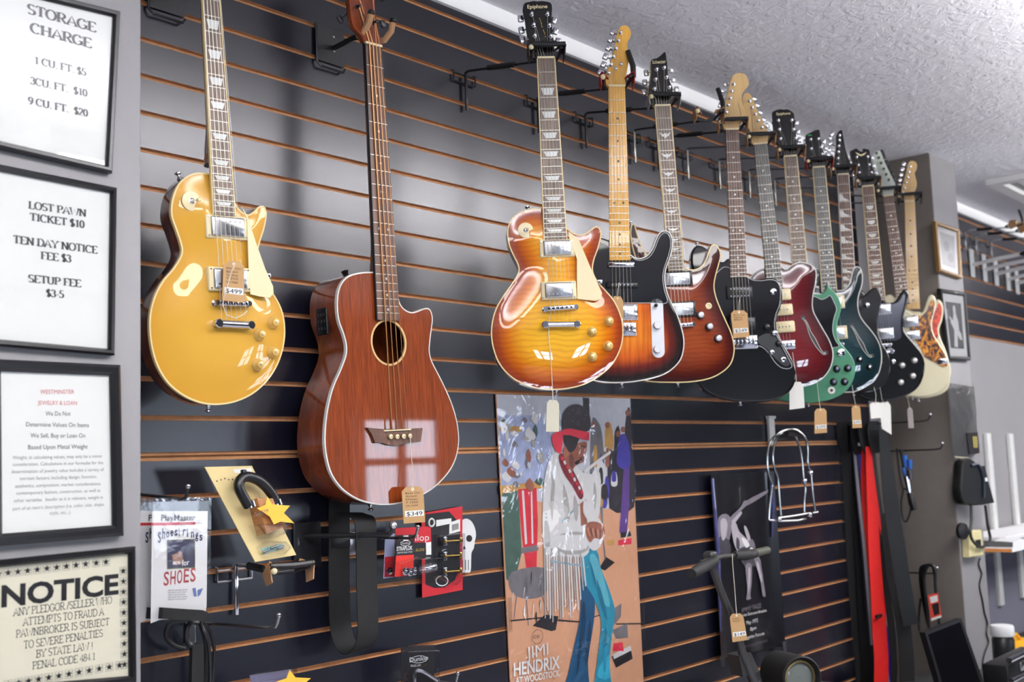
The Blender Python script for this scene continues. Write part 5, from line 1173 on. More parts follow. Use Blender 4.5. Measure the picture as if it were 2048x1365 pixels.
# --- strap packets
def packet(dx, Y, label, full):
    fr0 = Fr(at(360+dx, 1120, Y)); S = lambda x, y: (Z3(x, y)[0]+dx, Z3(x, y)[1])
    r = thing('strap_packet', fr0.M, label, 'packet', 'strap packets on a hook')
    mb = MB(); mb.poly(ccw([fr0.q(*S(*p)) for p in ((106, 316), (447, 316), (440, 900), (430, 965), (150, 985), (98, 1005), (100, 800))]), -.0015, -.0005); c = mb.build('card', M_card, r, False)
    mb = MB(); mb.poly(ccw([fr0.q(*S(*p)) for p in ((98, 236), (280, 240), (296, 236), (457, 230), (455, 500), (452, 760), (462, 1004), (330, 1000), (230, 1012), (94, 1050), (88, 980), (98, 700), (104, 480))]), .006)
    mb.cur = 0; mb.build('bag', M_clear, r, False)
    mb = MB(); mb.poly(ccw([fr0.q(*S(*p)) for p in ((98, 236), (457, 230), (456, 252), (98, 260))]), .0065, .0075); mb.build('header_seal', clear_film('seal', .2, .3, (220, 220, 225), .5), r, False)
    z = 0
    def T(s, a, b, h, m, name='lettering', **kw): mb = MB(); line_px(mb, fr0, s, S(*a), S(*b), h/3.0676, z, **kw); mb.build(name, m, c, False)
    T('PlayMaster', (160, 376), (372, 373), 38, M_ink, bold=.012)
    mb = MB(); mb.poly(ccw([fr0.q(*S(*p)) for p in ((106, 388), (370, 382), (370, 398), (106, 405))]), z); mb.build('red_stripe', M_redp, c, False)
    T('Acoustic Strap Hook', (234, 398), (356, 394), 11, M_whitei)
    for i, (ch, yy) in enumerate(zip('Shoestrings', (508, 484, 478, 468, 466, 470, 462, 474, 478, 484, 496))):
        x = 140+i*25.5; T(ch, (x, yy), (x+19 if ch not in 'ti' else x+8, yy-1), 62 if ch in 'Sht' else 52, M_bluei, bold=.025)
    q = [fr0.q(*S(*p)) for p in ((197, 494), (366, 487), (367, 662), (198, 670))]
    mb = MB(); mb.poly(ccw(q), z); mb.build('picture', mat('photo_violet', (46, 42, 66), .5, mottle=.5), c, False)
    mb = MB(); mb.tube([(p.x, p.y, .0004) for p in q], .0008, 4, True); mb.build('picture_border', mat('olive_line', (140, 140, 60), .6), c, False)
    q = [fr0.q(*S(*p)) for p in ((225, 585), (285, 562), (300, 640), (240, 648))]; mb = MB(); mb.poly(ccw(q), .0003); mb.build('print', mat('photo_tan', (150, 110, 90), .5, mottle=.5), c, False)
    z = .0006
    T('are', (232, 642), (278, 640), 26, M_whitei, bold=.02); T('for', (288, 652), (334, 645), 34, M_whitei, bold=.02); z = 0
    for i, ch in enumerate('SHOES'): x = 175+i*41; T(ch, (x, 772-i*6), (x+32, 770-i*6), 82, M_redi, bold=.012)
    for i in range(5): T('top notch soft cotton' if i % 2 else 'strap for acoustic guitars', (202, 806+i*14), (322-(i % 3)*6, 801+i*14), 9, M_grey)
    q = [fr0.q(*S(*p)) for p in ((352, 790), (372, 786), (378, 838), (362, 842))]; mb = MB(); mb.poly(ccw(q), z); q = [fr0.q(*S(*p)) for p in ((384, 800), (418, 788), (400, 830), (384, 842))]; mb.poly(ccw(q), z); mb.build('print', mat('blue_print', (96, 112, 160), .6), c, False)
    mb = MB(); A, B = fr0.q(*S(150, 940)), fr0.q(*S(420, 958)); d = (B-A)
    o = ccw([fr0.q(*S(*p)) for p in ((148, 906), (260, 914), (395, 922), (424, 935), (424, 975), (400, 990), (290, 985), (142, 975))]); mb.poly(o, .0, .012); mb.build('strap', M_web, r, False)
    mb = MB(); e = fr0.q(*S(300, 300), .004); f0 = fr0.q(*S(300, 240), .004); return r, fr0
packet(-25, -.115, 'strap packet tucked behind the other, against the grey pillar', False)
packet(0, -.15, 'strap packet in clear bag hanging in front of its twin', True)
pk = at(358, 1000, -.15); hook(V((pk.x, 0, pk.z+.012)), V((pk.x, -.175, pk.z)), 'dark hook through the strap packets', m=M_blackm)
# --- carded guitar hook, tilted
Yc = -.10; fr0 = Fr(at(500, 1030, Yc), nyaw(-4, 10)); S = lambda *f: [fr0.q(*Z3(f[i], f[i+1])) for i in range(0, len(f), 2)]
r = thing('carded_hook', fr0.M, 'cream carded guitar hook with wood block and star sticker, tilted', 'carded hook')
mb = MB(); mb.poly(ccw(S(428, 45, 717, 38, 990, 585, 738, 628)), -.0015, 0); cd_ = mb.build('card', M_cardc, r, False)
mb = MB(); mb.poly(ccw(S(597, 60, 710, 52, 720, 78, 612, 84)), .0006); mb.build('price_sticker', M_paper, cd_, False)
P = S(650, 300, 620, 250, 590, 190, 592, 150, 618, 122, 660, 122, 710, 142, 760, 185, 800, 240, 818, 285)
mb = MB(); mb.tube([(p.x, p.y, .024) for p in resample(spline(P, 5, False), .006, False)], .0105, 12); yk = mb.build('yoke', M_black, r)
a = S(618, 122)[0]; mb = MB(); mb.tube([(a.x, a.y, .024), (a.x+.002, a.y+.014, .024)], .006, 8); mb.build('stub', M_black, yk)
for c in ((655, 290), (818, 280)): q = S(*c)[0]; mb = MB(); mb.lathe((q.x, q.y+.006, .024), (.25, -1, 0), [(.0112, 0), (.0112, .012), (.008, .014)], 12); mb.build('end_cap', M_chrome, yk)
q = S(690, 255, 800, 255, 868, 425, 745, 470); mb = MB(); mb.poly(ccw(q), .001, .030); mb.build('wood_block', M_woodb, r, False)
q = ccw(S(700, 415, 868, 408, 872, 450, 850, 474, 745, 480)); mb = MB(); mb.skin([[mb.vert((p.x, p.y, z)) for p in inset(q, d)] for d, z in ((-.004, .001), (0, .033), (.004, .036))], False, True); mb.build('blister', M_blister, r)
q = ccw(S(745, 540, 800, 505, 905, 510, 935, 545, 900, 582, 775, 600)); mb = MB(); mb.skin([[mb.vert((p.x, p.y, z)) for p in inset(q, d)] for d, z in ((-.003, .001), (0, .012), (.003, .014))], False, True); mb.build('screw_blister', M_blister, r)
for x, y in ((790, 570), (840, 545), (880, 548)): q = S(x, y)[0]; mb = MB(); mb.cyl((q.x-.008, q.y, .006), (q.x+.010, q.y+.004, .006), .0022); mb.build('screw', M_steel, r)
q = S(770, 545, 900, 515, 910, 545, 790, 580); mb = MB(); mb.poly(ccw(q), .0006); mb.build('print', mat('teal_print', (150, 190, 180), .5, mottle=.3), cd_, False)
mb = MB()
for i in range(7): q = S(502+i*24, 132-i*(8 if i < 3 else 3)+(i > 3)*(i-3)*2)[0]; mb.poly(circ(q.x, q.y, .0016, 8), .0005)
mb.build('dot_print', M_ink, cd_, False)
q = S(727, 250, 757, 298, 866, 306, 828, 350, 892, 412, 806, 402, 768, 420, 742, 372, 664, 322, 716, 300); mb = MB(); mb.poly(ccw(q), .041, .042); st = mb.build('star_sticker', M_yel, r, False)
mb = MB(); line_px(mb, fr0, 'Guitar', Z3(735, 345), Z3(790, 335), 7, .0423); line_px(mb, fr0, '$19.99', Z3(780, 330), Z3(820, 322), 7, .0423); mb.build('lettering', M_grey, st, False)
# --- empty wire hanger low on the wall
pb = at(466, 1142, 0)
hanger(V((pb.x, 0, slat_z(-3))), at(572, 1136, -.135), nyaw(14, 0), 'empty chrome wire hanger with tan pads beside the carded hook', wire=M_steel, stem=M_chrome, bar='closed', stemlen=.10, gr=None, padw=.04)
# --- long hook low left with cables
ph = at(405, 1243, 0)
hk = V((ph.x-.03, 0, at(395, 1243, 0).z)); e = at(528, 1238, -.20)
hook(hk, V((hk.x+.03, -.24, hk.z+.0)), 'long steel hook below the strap packets')
cx_ = hk.x
def cable_loop(name, label, pts, r, group=None, m=M_cable, mat_=None, cat='cable'):
    o = thing(name, Matrix.Translation(pts[0]), label, cat, group); P = [V(p)-V(pts[0]) for p in spline([V(p) for p in pts], 6, False)]
    mb = MB(); mb.tube(P, r, 8); mb.build('cord', m, o); return o
T4 = lambda x, y, Y: at(*Z3(x, y), Y)
cable_loop('cable', 'thin black cable looped over the long steel hook', [T4(470, 1500, -.05), T4(480, 1300, -.05), T4(485, 1150, -.06), T4(462, 1060, -.07), T4(430, 1010, -.085), T4(405, 998, -.09), T4(420, 1050, -.10), T4(450, 1130, -.10), T4(462, 1300, -.10), T4(458, 1500, -.10)], .0035)
cable_loop('cable', 'black cable hanging loose behind the thin black one', [T4(305, 1160, -.03), T4(240, 1140, -.03), T4(195, 1100, -.03), T4(190, 1050, -.035), T4(215, 1005, -.04), T4(270, 985, -.045), T4(330, 985, -.05), T4(385, 992, -.055), T4(410, 1040, -.05), T4(425, 1090, -.045), T4(432, 1180, -.04), T4(425, 1500, -.04)], .004)
o = cable_loop('cable', 'thick black cable bundle hanging off the long steel hook', [T4(395, 1150, -.13), T4(345, 1142, -.13), T4(318, 1110, -.13), T4(315, 1060, -.13), T4(325, 1020, -.13), T4(350, 1000, -.13), T4(385, 1000, -.13)], .005)
mb = MB(); b = T4(378, 1130, -.13)-T4(395, 1150, -.13); mb.ribbon([b, b+V((-.001, 0, -.06)), b+V((-.005, 0, -.13)), b+V((-.006, 0, -.24))], (1, 0, 0), [.024, .026, .024, .022], .01); mb.build('wrap', M_web, o)
mb = MB(); q = T4(350, 1070, -.12)-T4(395, 1150, -.13); mb.box(q, (.012, .001, .05), Matrix.Identity(4)); mb.build('metal_tag', M_chrome, o)
# --- star tagged blister pack at the very bottom
fr0 = Fr(at(550, 1352, -.12)); r = thing('blister_pack', fr0.M, 'clear blister pack with yellow star at the bottom of the wall', 'blister pack'); S = lambda *f: [fr0.q(*Z3(f[i], f[i+1])) for i in range(0, len(f), 2)]
mb = MB(); mb.poly(ccw(S(705, 1325, 960, 1285, 985, 1500, 730, 1540)), -.001, 0); mb.build('card', mat('violet_grey_card', (120, 116, 140), .5), r, False)
q = ccw(S(702, 1318, 965, 1278, 970, 1320, 712, 1365)); mb = MB(); mb.skin([[mb.vert((p.x, p.y, z)) for p in inset(q, d)] for d, z in ((-.002, .001), (0, .016), (.004, .02))], False, True); mb.build('blister', M_blister, r)
q = S(905, 1285, 940, 1330, 1035, 1335, 985, 1375, 1000, 1450, 920, 1410, 840, 1450, 850, 1380, 800, 1365, 885, 1335); mb = MB(); mb.poly(ccw(q), .022, .023); mb.build('star_sticker', M_yel, r, False)
# --- rod with the hanging guitar strap
Z5 = lambda x, y: (600+x/3.4553, 970+y/3.4553)
p0 = at(597, 1074, 0); tipp = at(719, 1062, -.165)
r = thing('strap_bracket', Matrix.Translation((p0.x, 0, p0.z)), 'black bracket with a straight rod carrying the black guitar strap', 'bracket')
mb = MB(); mb.box((.02, -.004, -.02), (.075, .006, .10), None, .002); mb.build('plate', M_blackm, r)
q = V((.095, -.185, p0.z*0+.0)); 
mb = MB(); mb.tube([(.01, -.006, 0), (.06, -.10, .0), q, q+V((.004, -.006, .008)), q+V((.004, -.008, .018))], .0055, 8); mb.build('rod', M_blackm, r); mb = MB(); mb.sphere(q+V((.004, -.008, .02)), .009, 10); mb.build('tip', M_chrome, r)
sx0 = at(688, 1100, -.05).x; zt = at(690, 1000, -.05).z; zb = at(690, 1312, -.09).z
pts = [V((sx0, -.035, zt+.03)), V((sx0, -.036, zt-.15))]+[V((sx0, -.083+.047*cos(a), zb+.05+.055*sin(a))) for a in [R_(180+180-180*k/10*1.0)*1 for k in range(0)]]
top2 = at(752, 1030, -.13).z
P = [V((sx0+.004, -.035, zt+.04)), V((sx0, -.034, zt-.10)), V((sx0-.002, -.034, zb+.10))]
for k in range(9): a = pi*k/8; P.append(V((sx0+.001*k, -.074+.040*cos(a), zb+.056-.056*sin(a))))
P += [V((sx0+.006, -.115, zb+.15)), V((sx0+.008, -.114, top2-.03)), V((sx0+.012, -.098, top2-.006)), V((sx0+.018, -.07, top2-.001)), V((sx0+.022, -.045, top2+.004))]
r = thing('guitar_strap', Matrix.Translation(P[0]), 'wide black guitar strap looped below the acoustic bass', 'guitar strap'); Q = [p-P[0] for p in resample(spline(P, 5, False), .012, False)]
mb = MB(); mb.ribbon(Q, (1, .12, 0), .066, .002); mb.build('webbing', M_web, r)
mb = MB(); s0 = V((sx0, -.036, at(690, 1085, -.04).z))-P[0]; mb.box(s0, (.058, .006, .022), None, .002); mb.build('slide', M_black, r)
# --- packs beside the strap
def pack(px, Y, label, cardm, name='parts_pack', gr=None, t=.0012):
    fr0 = Fr(at(sum(p[0] for p in px)/4, sum(p[1] for p in px)/4, Y)); r = thing(name, fr0.M, label, 'parts pack', gr)
    mb = MB(); mb.poly(ccw([fr0.q(*p) for p in px]), -t, 0); c = mb.build('card', cardm, r, False); return r, fr0, c
def flat(fr0, par, pts, m, name='print', z=.0004):
    mb = MB(); mb.poly(ccw([fr0.q(*p) for p in pts]), z); return mb.build(name, m, par, False)
def words_(fr0, par, s, a, b, h, m, z=.0008, **kw): mb = MB(); line_px(mb, fr0, s, a, b, h, z, **kw); return mb.build('lettering', m, par, False)
def bubble(fr0, par, pts, h, m=M_blister, name='blister', d=.003):
    q = ccw([fr0.q(*p) for p in pts]); mb = MB(); mb.skin([[mb.vert((p.x, p.y, z)) for p in inset(q, dd)] for dd, z in ((-d, .0008), (0, h*.8), (d, h))], False, True); return mb.build(name, m, par)
M_blackc = mat('black_card', (24, 22, 24), .4, mottle=.05)
hq = at(770, 1069, 0)
hook(V((at(700, 1072, 0).x, 0, hq.z)), V((at(700, 1072, 0).x+.015, -.20, hq.z)), 'chrome hook holding the small parts packs', m=M_steel)
# tuner set on red card
r, f, c = pack([Z5(840, 197), Z5(1122, 150), Z5(1124, 728), Z5(845, 783)], -.012, 'red carded set of brass tuners in clear plastic', M_redp)
o = [Z5(862+ (980-862)*0, 0)]
flat(f, c, [Z5(*p) for p in ((866, 205), (1030, 185), (1075, 235), (1105, 330), (1108, 560), (1070, 660), (1000, 710), (930, 715), (866, 690))], M_blackc)
flat(f, c, [Z5(*p) for p in ((940, 245), (1045, 232), (1045, 268), (940, 290))], M_paper, 'price_sticker', .0007)
bc = flat(f, c, [Z5(*p) for p in ((1032, 262), (1105, 238), (1105, 322), (1030, 342))], M_paper, 'barcode_label', .0007)
mb = MB()
for i in range(12): x = 1048+i*4; mb.poly(ccw([f.q(*Z5(*p)) for p in ((x, 276-i), (x+1.8, 276-i), (x+1.8, 320-i*1.2), (x, 320-i*1.2))]), .0011)
mb.build('barcode_pattern', M_ink, bc, False)
for yy in (392, 494, 602):
    a, b = f.q(*Z5(980, yy)), f.q(*Z5(1092, yy-8)); mb = MB(); mb.box((a.x, a.y, .008), (.014, .022, .010), None, .002); tn = mb.build('tuner', M_steel, r); mb = MB(); mb.lathe((a.x, a.y, .012), (0, 0, 1), [(.005, 0), (.004, .003), (.002, .004)], 12); mb.cyl((a.x, a.y, .008), (b.x, b.y, .008), .0022); mb.box((b.x, b.y, .008), (.010, .016, .007), None, .003); mb.build('shaft', M_brass, tn)
bubble(f, r, [Z5(*p) for p in ((925, 350), (1105, 335), (1105, 640), (1060, 690), (925, 640))], .02)
flat(f, c, [Z5(980+45*cos(R_(a)), 665+38*sin(R_(a))) for a in range(0, 360, 30)], M_paper, 'seal_print', .0005); flat(f, c, [Z5(980+38*cos(R_(a)), 665+31*sin(R_(a))) for a in range(0, 360, 30)], M_blackc, 'seal_print', .0006)
# slide pack
r, f, c = pack([Z5(655, 300), Z5(905, 285), Z5(912, 510), Z5(660, 520)], -.075, 'clear boxed glass slide with red and black card', M_blackc)
flat(f, c, [Z5(*p) for p in ((657, 302), (903, 287), (906, 398), (658, 405))], M_redp); words_(f, c, 'Dunlop', Z5(690, 395), Z5(892, 385), 13, M_whitei); words_(f, c, 'GLASS SLIDE', Z5(720, 466), Z5(860, 458), 5.5, M_brass)
flat(f, c, [Z5(*p) for p in ((868, 400), (905, 396), (906, 484), (870, 486))], M_paper, 'price_sticker', .0008)
bubble(f, r, [Z5(*p) for p in ((640, 515), (912, 500), (918, 668), (700, 692), (640, 680))], .035, name='box')
q = f.q(*Z5(850, 580)); mb = MB(); mb.lathe((q.x-.02, q.y, .017), (1, .05, 0), [(.011, 0), (.011, .04), (.009, .04), (.009, 0)], 16, False); mb.build('slide', clear_film('glass_slide', .03, .25), r)
mb = MB(); q = f.q(*Z5(905, 262)); mb.tube([(q.x+.009*cos(2*pi*k/16), q.y+.009*sin(2*pi*k/16), .002) for k in range(16)], .0022, 6, True); mb.build('hang_ring', M_whitei, r)
# strap lock packs
r, f, c = pack([Z5(590, 340), Z5(655, 338), Z5(650, 640), Z5(578, 650)], -.10, 'pale blue strap lock pack half hidden behind the black strap', mat('pale_blue_card', (150, 158, 186), .5))
flat(f, c, [Z5(*p) for p in ((585, 500), (655, 495), (652, 635), (582, 640))], M_redp); q = f.q(*Z5(604, 595)); mb = MB(); mb.lathe((q.x, q.y, .004), (0, 0, 1), [(.008, 0), (.008, .005), (.004, .006), (.003, .009)], 14); mb.build('strap_lock', M_chrome, r); bubble(f, r, [Z5(*p) for p in ((590, 540), (645, 538), (640, 640), (585, 645))], .014)
r, f, c = pack([Z5(668, 350), Z5(792, 345), Z5(780, 630), Z5(650, 640)], -.125, 'black and red strap lock pack in clear plastic, in front', M_blackc)
flat(f, c, [Z5(*p) for p in ((664, 492), (786, 484), (780, 628), (652, 638))], mat('bright_red_print', (214, 44, 32), .5)); flat(f, c, [Z5(*p) for p in ((714, 352), (748, 350), (748, 386), (714, 388))], M_paper, 'price_sticker')
mb = MB(); cq = f.q(*Z5(728, 405)); L = [[mb.vert((cq.x+(rx+a)*cos(t), cq.y+(ry+a)*sin(t), .0008)) for t in [2*pi*k/24 for k in range(24)]] for a in (0, -.0012) for rx, ry in ((.0155, .0062),)]; mb.skin(L); mb.build('oval_print', M_whitei, c, False)
words_(f, c, 'Dunlop', Z5(695, 414), Z5(764, 410), 5, M_whitei); words_(f, c, 'STRAPLOK', Z5(668, 458), Z5(778, 450), 8, M_whitei, bold=.03); words_(f, c, 'STRAP RETAINER SYSTEM', Z5(672, 478), Z5(776, 471), 3.5, M_whitei)
for x, y in ((715, 597), (748, 603), (778, 596)):
    q = f.q(*Z5(x, y)); mb = MB(); mb.lathe((q.x, q.y, .004), (-.1, -.1, 1), [(.009, 0), (.009, .004), (.006, .005), (.006, .008), (.003, .008), (.003, .012)], 16); mb.build('strap_lock', M_chrome, r)
bubble(f, r, [Z5(*p) for p in ((655, 540), (805, 505), (808, 640), (650, 655))], .018)
# bottom pack
r, f, c = pack([Z5(700, 1120), Z5(928, 1108), Z5(926, 1420), Z5(700, 1440)], -.07, 'clear pack with black card and chrome capo near the bottom', M_blackc)
words_(f, c, 'Dunlop', Z5(757, 1228), Z5(886, 1210), 9, M_whitei, bold=.015); words_(f, c, 'TRIGGER CAPO', Z5(762, 1262), Z5(835, 1256), 4.5, M_whitei); words_(f, c, 'CURVED', Z5(838, 1256), Z5(880, 1251), 4.5, M_brass)
mb = MB(); cq = f.q(*Z5(821, 1208)); dq = (f.q(*Z5(886, 1205))-f.q(*Z5(757, 1215))).normalized(); L = [[mb.vert((cq.x+dq.x*(.026+a)*cos(t)-dq.y*(.0085+a)*sin(t), cq.y+dq.y*(.026+a)*cos(t)+dq.x*(.0085+a)*sin(t), .0008)) for t in [2*pi*k/24 for k in range(24)]] for a in (0, -.0014)]; mb.skin(L); mb.build('oval_print', M_whitei, c, False)
P = [f.q(*Z5(*p)) for p in ((920, 1350), (880, 1325), (830, 1295), (795, 1282), (770, 1292), (765, 1330), (770, 1400))]; mb = MB(); mb.tube([(p.x, p.y, .012) for p in spline(P, 4, False)], .005, 8); mb.build('capo', M_chrome, r)
bubble(f, r, [Z5(*p) for p in ((706, 1150), (925, 1140), (922, 1420), (706, 1430))], .022)
hb = at(835, 1290, 0); hook(V((hb.x, 0, slat_z(-7))), V((hb.x+.005, -.12, slat_z(-7))), 'short steel hook above the capo pack')
# --- white skull shaped sticker
fr0 = Fr(at(938, 1090, -.0004)); r = thing('skull_sticker', fr0.M, 'white skull shaped sticker on the black slatwall', 'sticker')
S = lambda *f: [fr0.q(*Z5(f[i], f[i+1])) for i in range(0, len(f), 2)]
o = spline(S(1120, 245, 1150, 235, 1185, 255, 1208, 300, 1215, 350, 1206, 400, 1200, 440, 1185, 470, 1182, 520, 1178, 600, 1150, 608, 1118, 608, 1092, 600, 1082, 560, 1084, 500, 1066, 460, 1062, 380, 1072, 300, 1092, 260), 4); mb = MB(); mb.poly(ccw(o), -.0003, .0004); sk = mb.build('decal', M_white, r, False)
mb = MB()
for cx, cy in ((1105, 385), (1168, 372)): mb.poly(ccw(S(*[v for k in range(14) for v in (cx+21*cos(2*pi*k/14), cy+24*sin(2*pi*k/14))])), .0007)
mb.poly(ccw(S(1134, 420, 1146, 445, 1124, 447)), .0007)
for x in (1100, 1120, 1140, 1160): mb.poly(ccw(S(x, 520, x+5, 520, x+5, 590, x, 592)), .0007)
mb.build('print', M_blackc, sk, False)
# ================================================================== posters
def pm(name, c, mot=.25, rough=.45): return mat('print_'+name, c, rough, mottle=mot)
Z6 = lambda x, y: (970+x/2.2562, 760+y/2.2562)
fr0 = Fr(at(1135, 1080, -.006)); r = thing('poster', fr0.M, 'tall colour poster of a guitarist in white fringed jacket and teal flared trousers', 'poster')
def Q(*f): return [fr0.q(*Z6(f[i], f[i+1])) for i in range(0, len(f), 2)]
TLc, TRc, BRc, BLc = fr0.q(992, 788.8), fr0.q(1260, 797.7), fr0.q(1288.5, 1392), fr0.q(1023, 1402)
mb = MB(); mb.poly(ccw([TLc, TRc, BRc, BLc]), -.003, 0); bg = mb.build('sheet', pm('stage_tan', (214, 160, 124), .06), r, False)
LAY = [0]
def ink(pts, m, name='print', sm=0, par=None):
    LAY[0] += 1; p = [V(v) for v in pts]
    if sm: p = spline(p, sm)
    mb = MB(); mb.poly(ccw(p), .0002+LAY[0]*.00002); return mb.build(name, m, par or bg, False)
P_sky = pm('pale_sky', (206, 208, 214), .1); P_wht = pm('white', (226, 224, 220), .04); P_teal = pm('teal', (44, 140, 164), .25); P_teald = pm('deep_teal', (26, 78, 112), .3)
P_skin = pm('skin', (150, 92, 70), .15); P_hair = pm('hair', (34, 28, 32), .4); P_red = pm('red', (206, 44, 66), .15); P_drum = pm('drum_red', (196, 40, 54), .3); P_green = pm('green', (70, 96, 84), .3)
P_dark = pm('crowd_dark', (46, 42, 48), .5); P_blue = pm('blue_cloth', (66, 60, 150), .3); P_pur = pm('purple_cloth', (92, 62, 130), .3); P_gry = pm('grey', (120, 116, 118), .3); P_yel = pm('ochre', (196, 150, 80), .3); P_strap = pm('strap', (120, 36, 44), .6); P_blk = pm('black', (34, 32, 36), .2); P_shad = pm('fringe_grey', (176, 172, 166), .15)
ink(Q(52, 66, 655, 86, 672, 540, 660, 570, 470, 590, 75, 520), P_sky)
ink(Q(60, 160, 250, 160, 300, 260, 300, 470, 75, 500), pm('haze_blue', (170, 180, 210), .4))
ink(Q(66, 205, 165, 212, 165, 235, 66, 232), P_yel)
ink(Q(440, 80, 470, 82, 472, 190, 445, 190), P_dark)
for f, m in (((478, 200, 510, 190, 530, 260, 540, 420, 550, 560, 480, 560), P_gry), ((545, 200, 570, 205, 580, 300, 560, 330, 540, 320), P_yel), ((585, 235, 610, 232, 625, 560, 560, 560, 555, 330, 580, 320), P_dark), ((640, 140, 655, 140, 662, 300, 630, 260), P_dark), ((520, 330, 545, 420, 552, 560, 528, 560), P_blue), ((500, 380, 520, 360, 545, 400, 545, 470, 510, 480), P_wht)): ink(Q(*f), m, sm=3)
for x, y in ((492, 205), (551, 205), (600, 245), (643, 150), (622, 225)): ink(Q(*[v for k in range(12) for v in (x+11*cos(k*pi/6), y+14*sin(k*pi/6))]), P_skin)
ink(Q(560, 580, 672, 575, 668, 330, 640, 300, 600, 320, 580, 400), P_dark, sm=3)
ink(Q(605, 260, 630, 245, 652, 300, 655, 390, 625, 405, 595, 380, 596, 330), P_blue, sm=3)
ink(Q(625, 400, 652, 400, 650, 560, 640, 690, 605, 690, 615, 560), P_pur); ink(Q(610, 690, 655, 685, 660, 705, 612, 715), P_blk)
ink(Q(66, 480, 280, 455, 285, 485, 70, 520), P_yel)
ink(Q(75, 515, 150, 500, 165, 780, 130, 930, 95, 900), P_green); ink(Q(148, 495, 232, 488, 238, 640, 232, 850, 185, 850, 165, 700), P_drum)
ink(Q(165, 500, 175, 500, 190, 740, 180, 745), P_wht); ink(Q(205, 495, 212, 495, 218, 740, 210, 740), P_wht); ink(Q(160, 760, 240, 745, 240, 770, 165, 785), P_gry)
ink(Q(118, 870, 270, 850, 275, 960, 200, 990, 120, 960), P_gry, sm=3)
for a, b in (((185, 980), (195, 1110)), ((240, 930), (285, 1060)), ((150, 900), (130, 1080))): ink(Q(a[0]-2, a[1], a[0]+2, a[1], b[0]+2, b[1], b[0]-2, b[1]), P_gry)
ink(Q(215, 1110, 270, 1060, 330, 1068, 318, 1130, 300, 1135), P_blk); ink(Q(328, 1082, 420, 1090, 520, 1060, 520, 1064, 420, 1096, 328, 1090), P_blk); ink(Q(590, 1100, 715, 1098, 715, 1104, 590, 1106), P_blk); ink(Q(115, 1085, 270, 1070, 270, 1076, 115, 1092), P_blk)
ink(Q(515, 850, 545, 800, 585, 825, 540, 862), P_blk); ink(Q(520, 600, 526, 480, 530, 480, 532, 700, 545, 810, 538, 810), P_gry)
ink(Q(548, 728, 580, 722, 582, 745, 550, 748), P_yel); ink(Q(600, 725, 660, 715, 660, 742, 600, 748), P_red)
ink(Q(585, 1030, 615, 1010, 612, 1070, 580, 1110), P_gry); ink(Q(575, 1130, 640, 1100, 645, 1165, 590, 1170), P_gry); ink(Q(570, 1250, 655, 1205, 665, 1260, 590, 1300), P_blk); ink(Q(575, 1240, 655, 1200, 660, 1222, 580, 1262), P_wht); ink(Q(580, 1190, 620, 1185, 625, 1225, 575, 1225), P_red)

rnd = random.Random(3)
for i in range(26):                      # onlookers and clutter behind
    x = rnd.uniform(480, 655); y = rnd.uniform(330, 540); w_ = rnd.uniform(7, 16); h_ = rnd.uniform(20, 60)
    if 590 < x < 660: continue
    ink(Q(x-w_, y, x-w_*.6, y-h_, x+w_*.6, y-h_, x+w_, y, x+w_*.7, y+h_*.6, x-w_*.7, y+h_*.6), rnd.choice([P_dark, P_gry, P_blue, P_yel, P_wht, P_dark, P_skin]), sm=2)
for i in range(30):
    x = rnd.uniform(75, 255); y = rnd.uniform(170, 500); w_ = rnd.uniform(6, 22); h_ = rnd.uniform(8, 34)
    ink(Q(x-w_, y, x, y-h_, x+w_, y+h_*.2, x+w_*.3, y+h_), rnd.choice([P_wht, P_wht, P_sky, P_gry, P_skin, P_green, P_shad]), sm=2)
for i in range(14):
    x = rnd.uniform(110, 280); y = rnd.uniform(860, 1060); ink(Q(x, y, x+3, y, x+rnd.uniform(-12, 14), y+rnd.uniform(30, 90), x-3, y+20), rnd.choice([P_gry, P_wht, P_blk]))
# seat of the figure: legs
ink(Q(432, 880, 470, 880, 490, 960, 492, 1060, 475, 1180, 462, 1280, 460, 1420, 350, 1430, 372, 1330, 400, 1200, 425, 1080, 430, 960), P_teald, sm=3)
ink(Q(436, 775, 500, 770, 520, 850, 555, 940, 582, 1030, 578, 1100, 565, 1200, 560, 1300, 568, 1430, 490, 1430, 500, 1300, 515, 1180, 520, 1080, 485, 980, 440, 900), P_teal, sm=3)
ink(Q(470, 800, 500, 800, 545, 940, 560, 1020, 535, 1010, 490, 900), pm('teal_light', (96, 176, 190), .2), sm=3)
# jacket, arm and fringe
ink(Q(300, 340, 345, 330, 400, 380, 440, 420, 500, 440, 505, 560, 480, 640, 465, 780, 400, 800, 300, 790, 262, 760, 258, 560, 270, 420), P_wht, sm=3)
for i in range(17):
    x = 262+i*10.5; b = 1055-30*sin(i*1.7)-(i-6)*3-(70 if i > 13 else 0); ink(Q(x, 760, x+8.5, 760, x+10+i*.9, b, x+5+i*.9, b+6), P_wht if i % 3 else P_shad)
ink(Q(290, 815, 430, 835, 430, 843, 290, 823), pm('beads', (150, 176, 186), .4)); ink(Q(340, 640, 420, 560, 424, 566, 346, 646), pm('beads', (150, 176, 186), .4))
ink(Q(335, 690, 400, 672, 455, 672, 462, 700, 460, 770, 380, 790, 320, 760), P_shad, sm=3); ink(Q(320, 680, 455, 668, 460, 690, 455, 760, 360, 770, 310, 740), P_wht, sm=3)
ink(Q(470, 440, 515, 420, 518, 560, 500, 640, 482, 600), P_wht, sm=3); ink(Q(425, 560, 452, 540, 458, 650, 430, 660), P_skin)

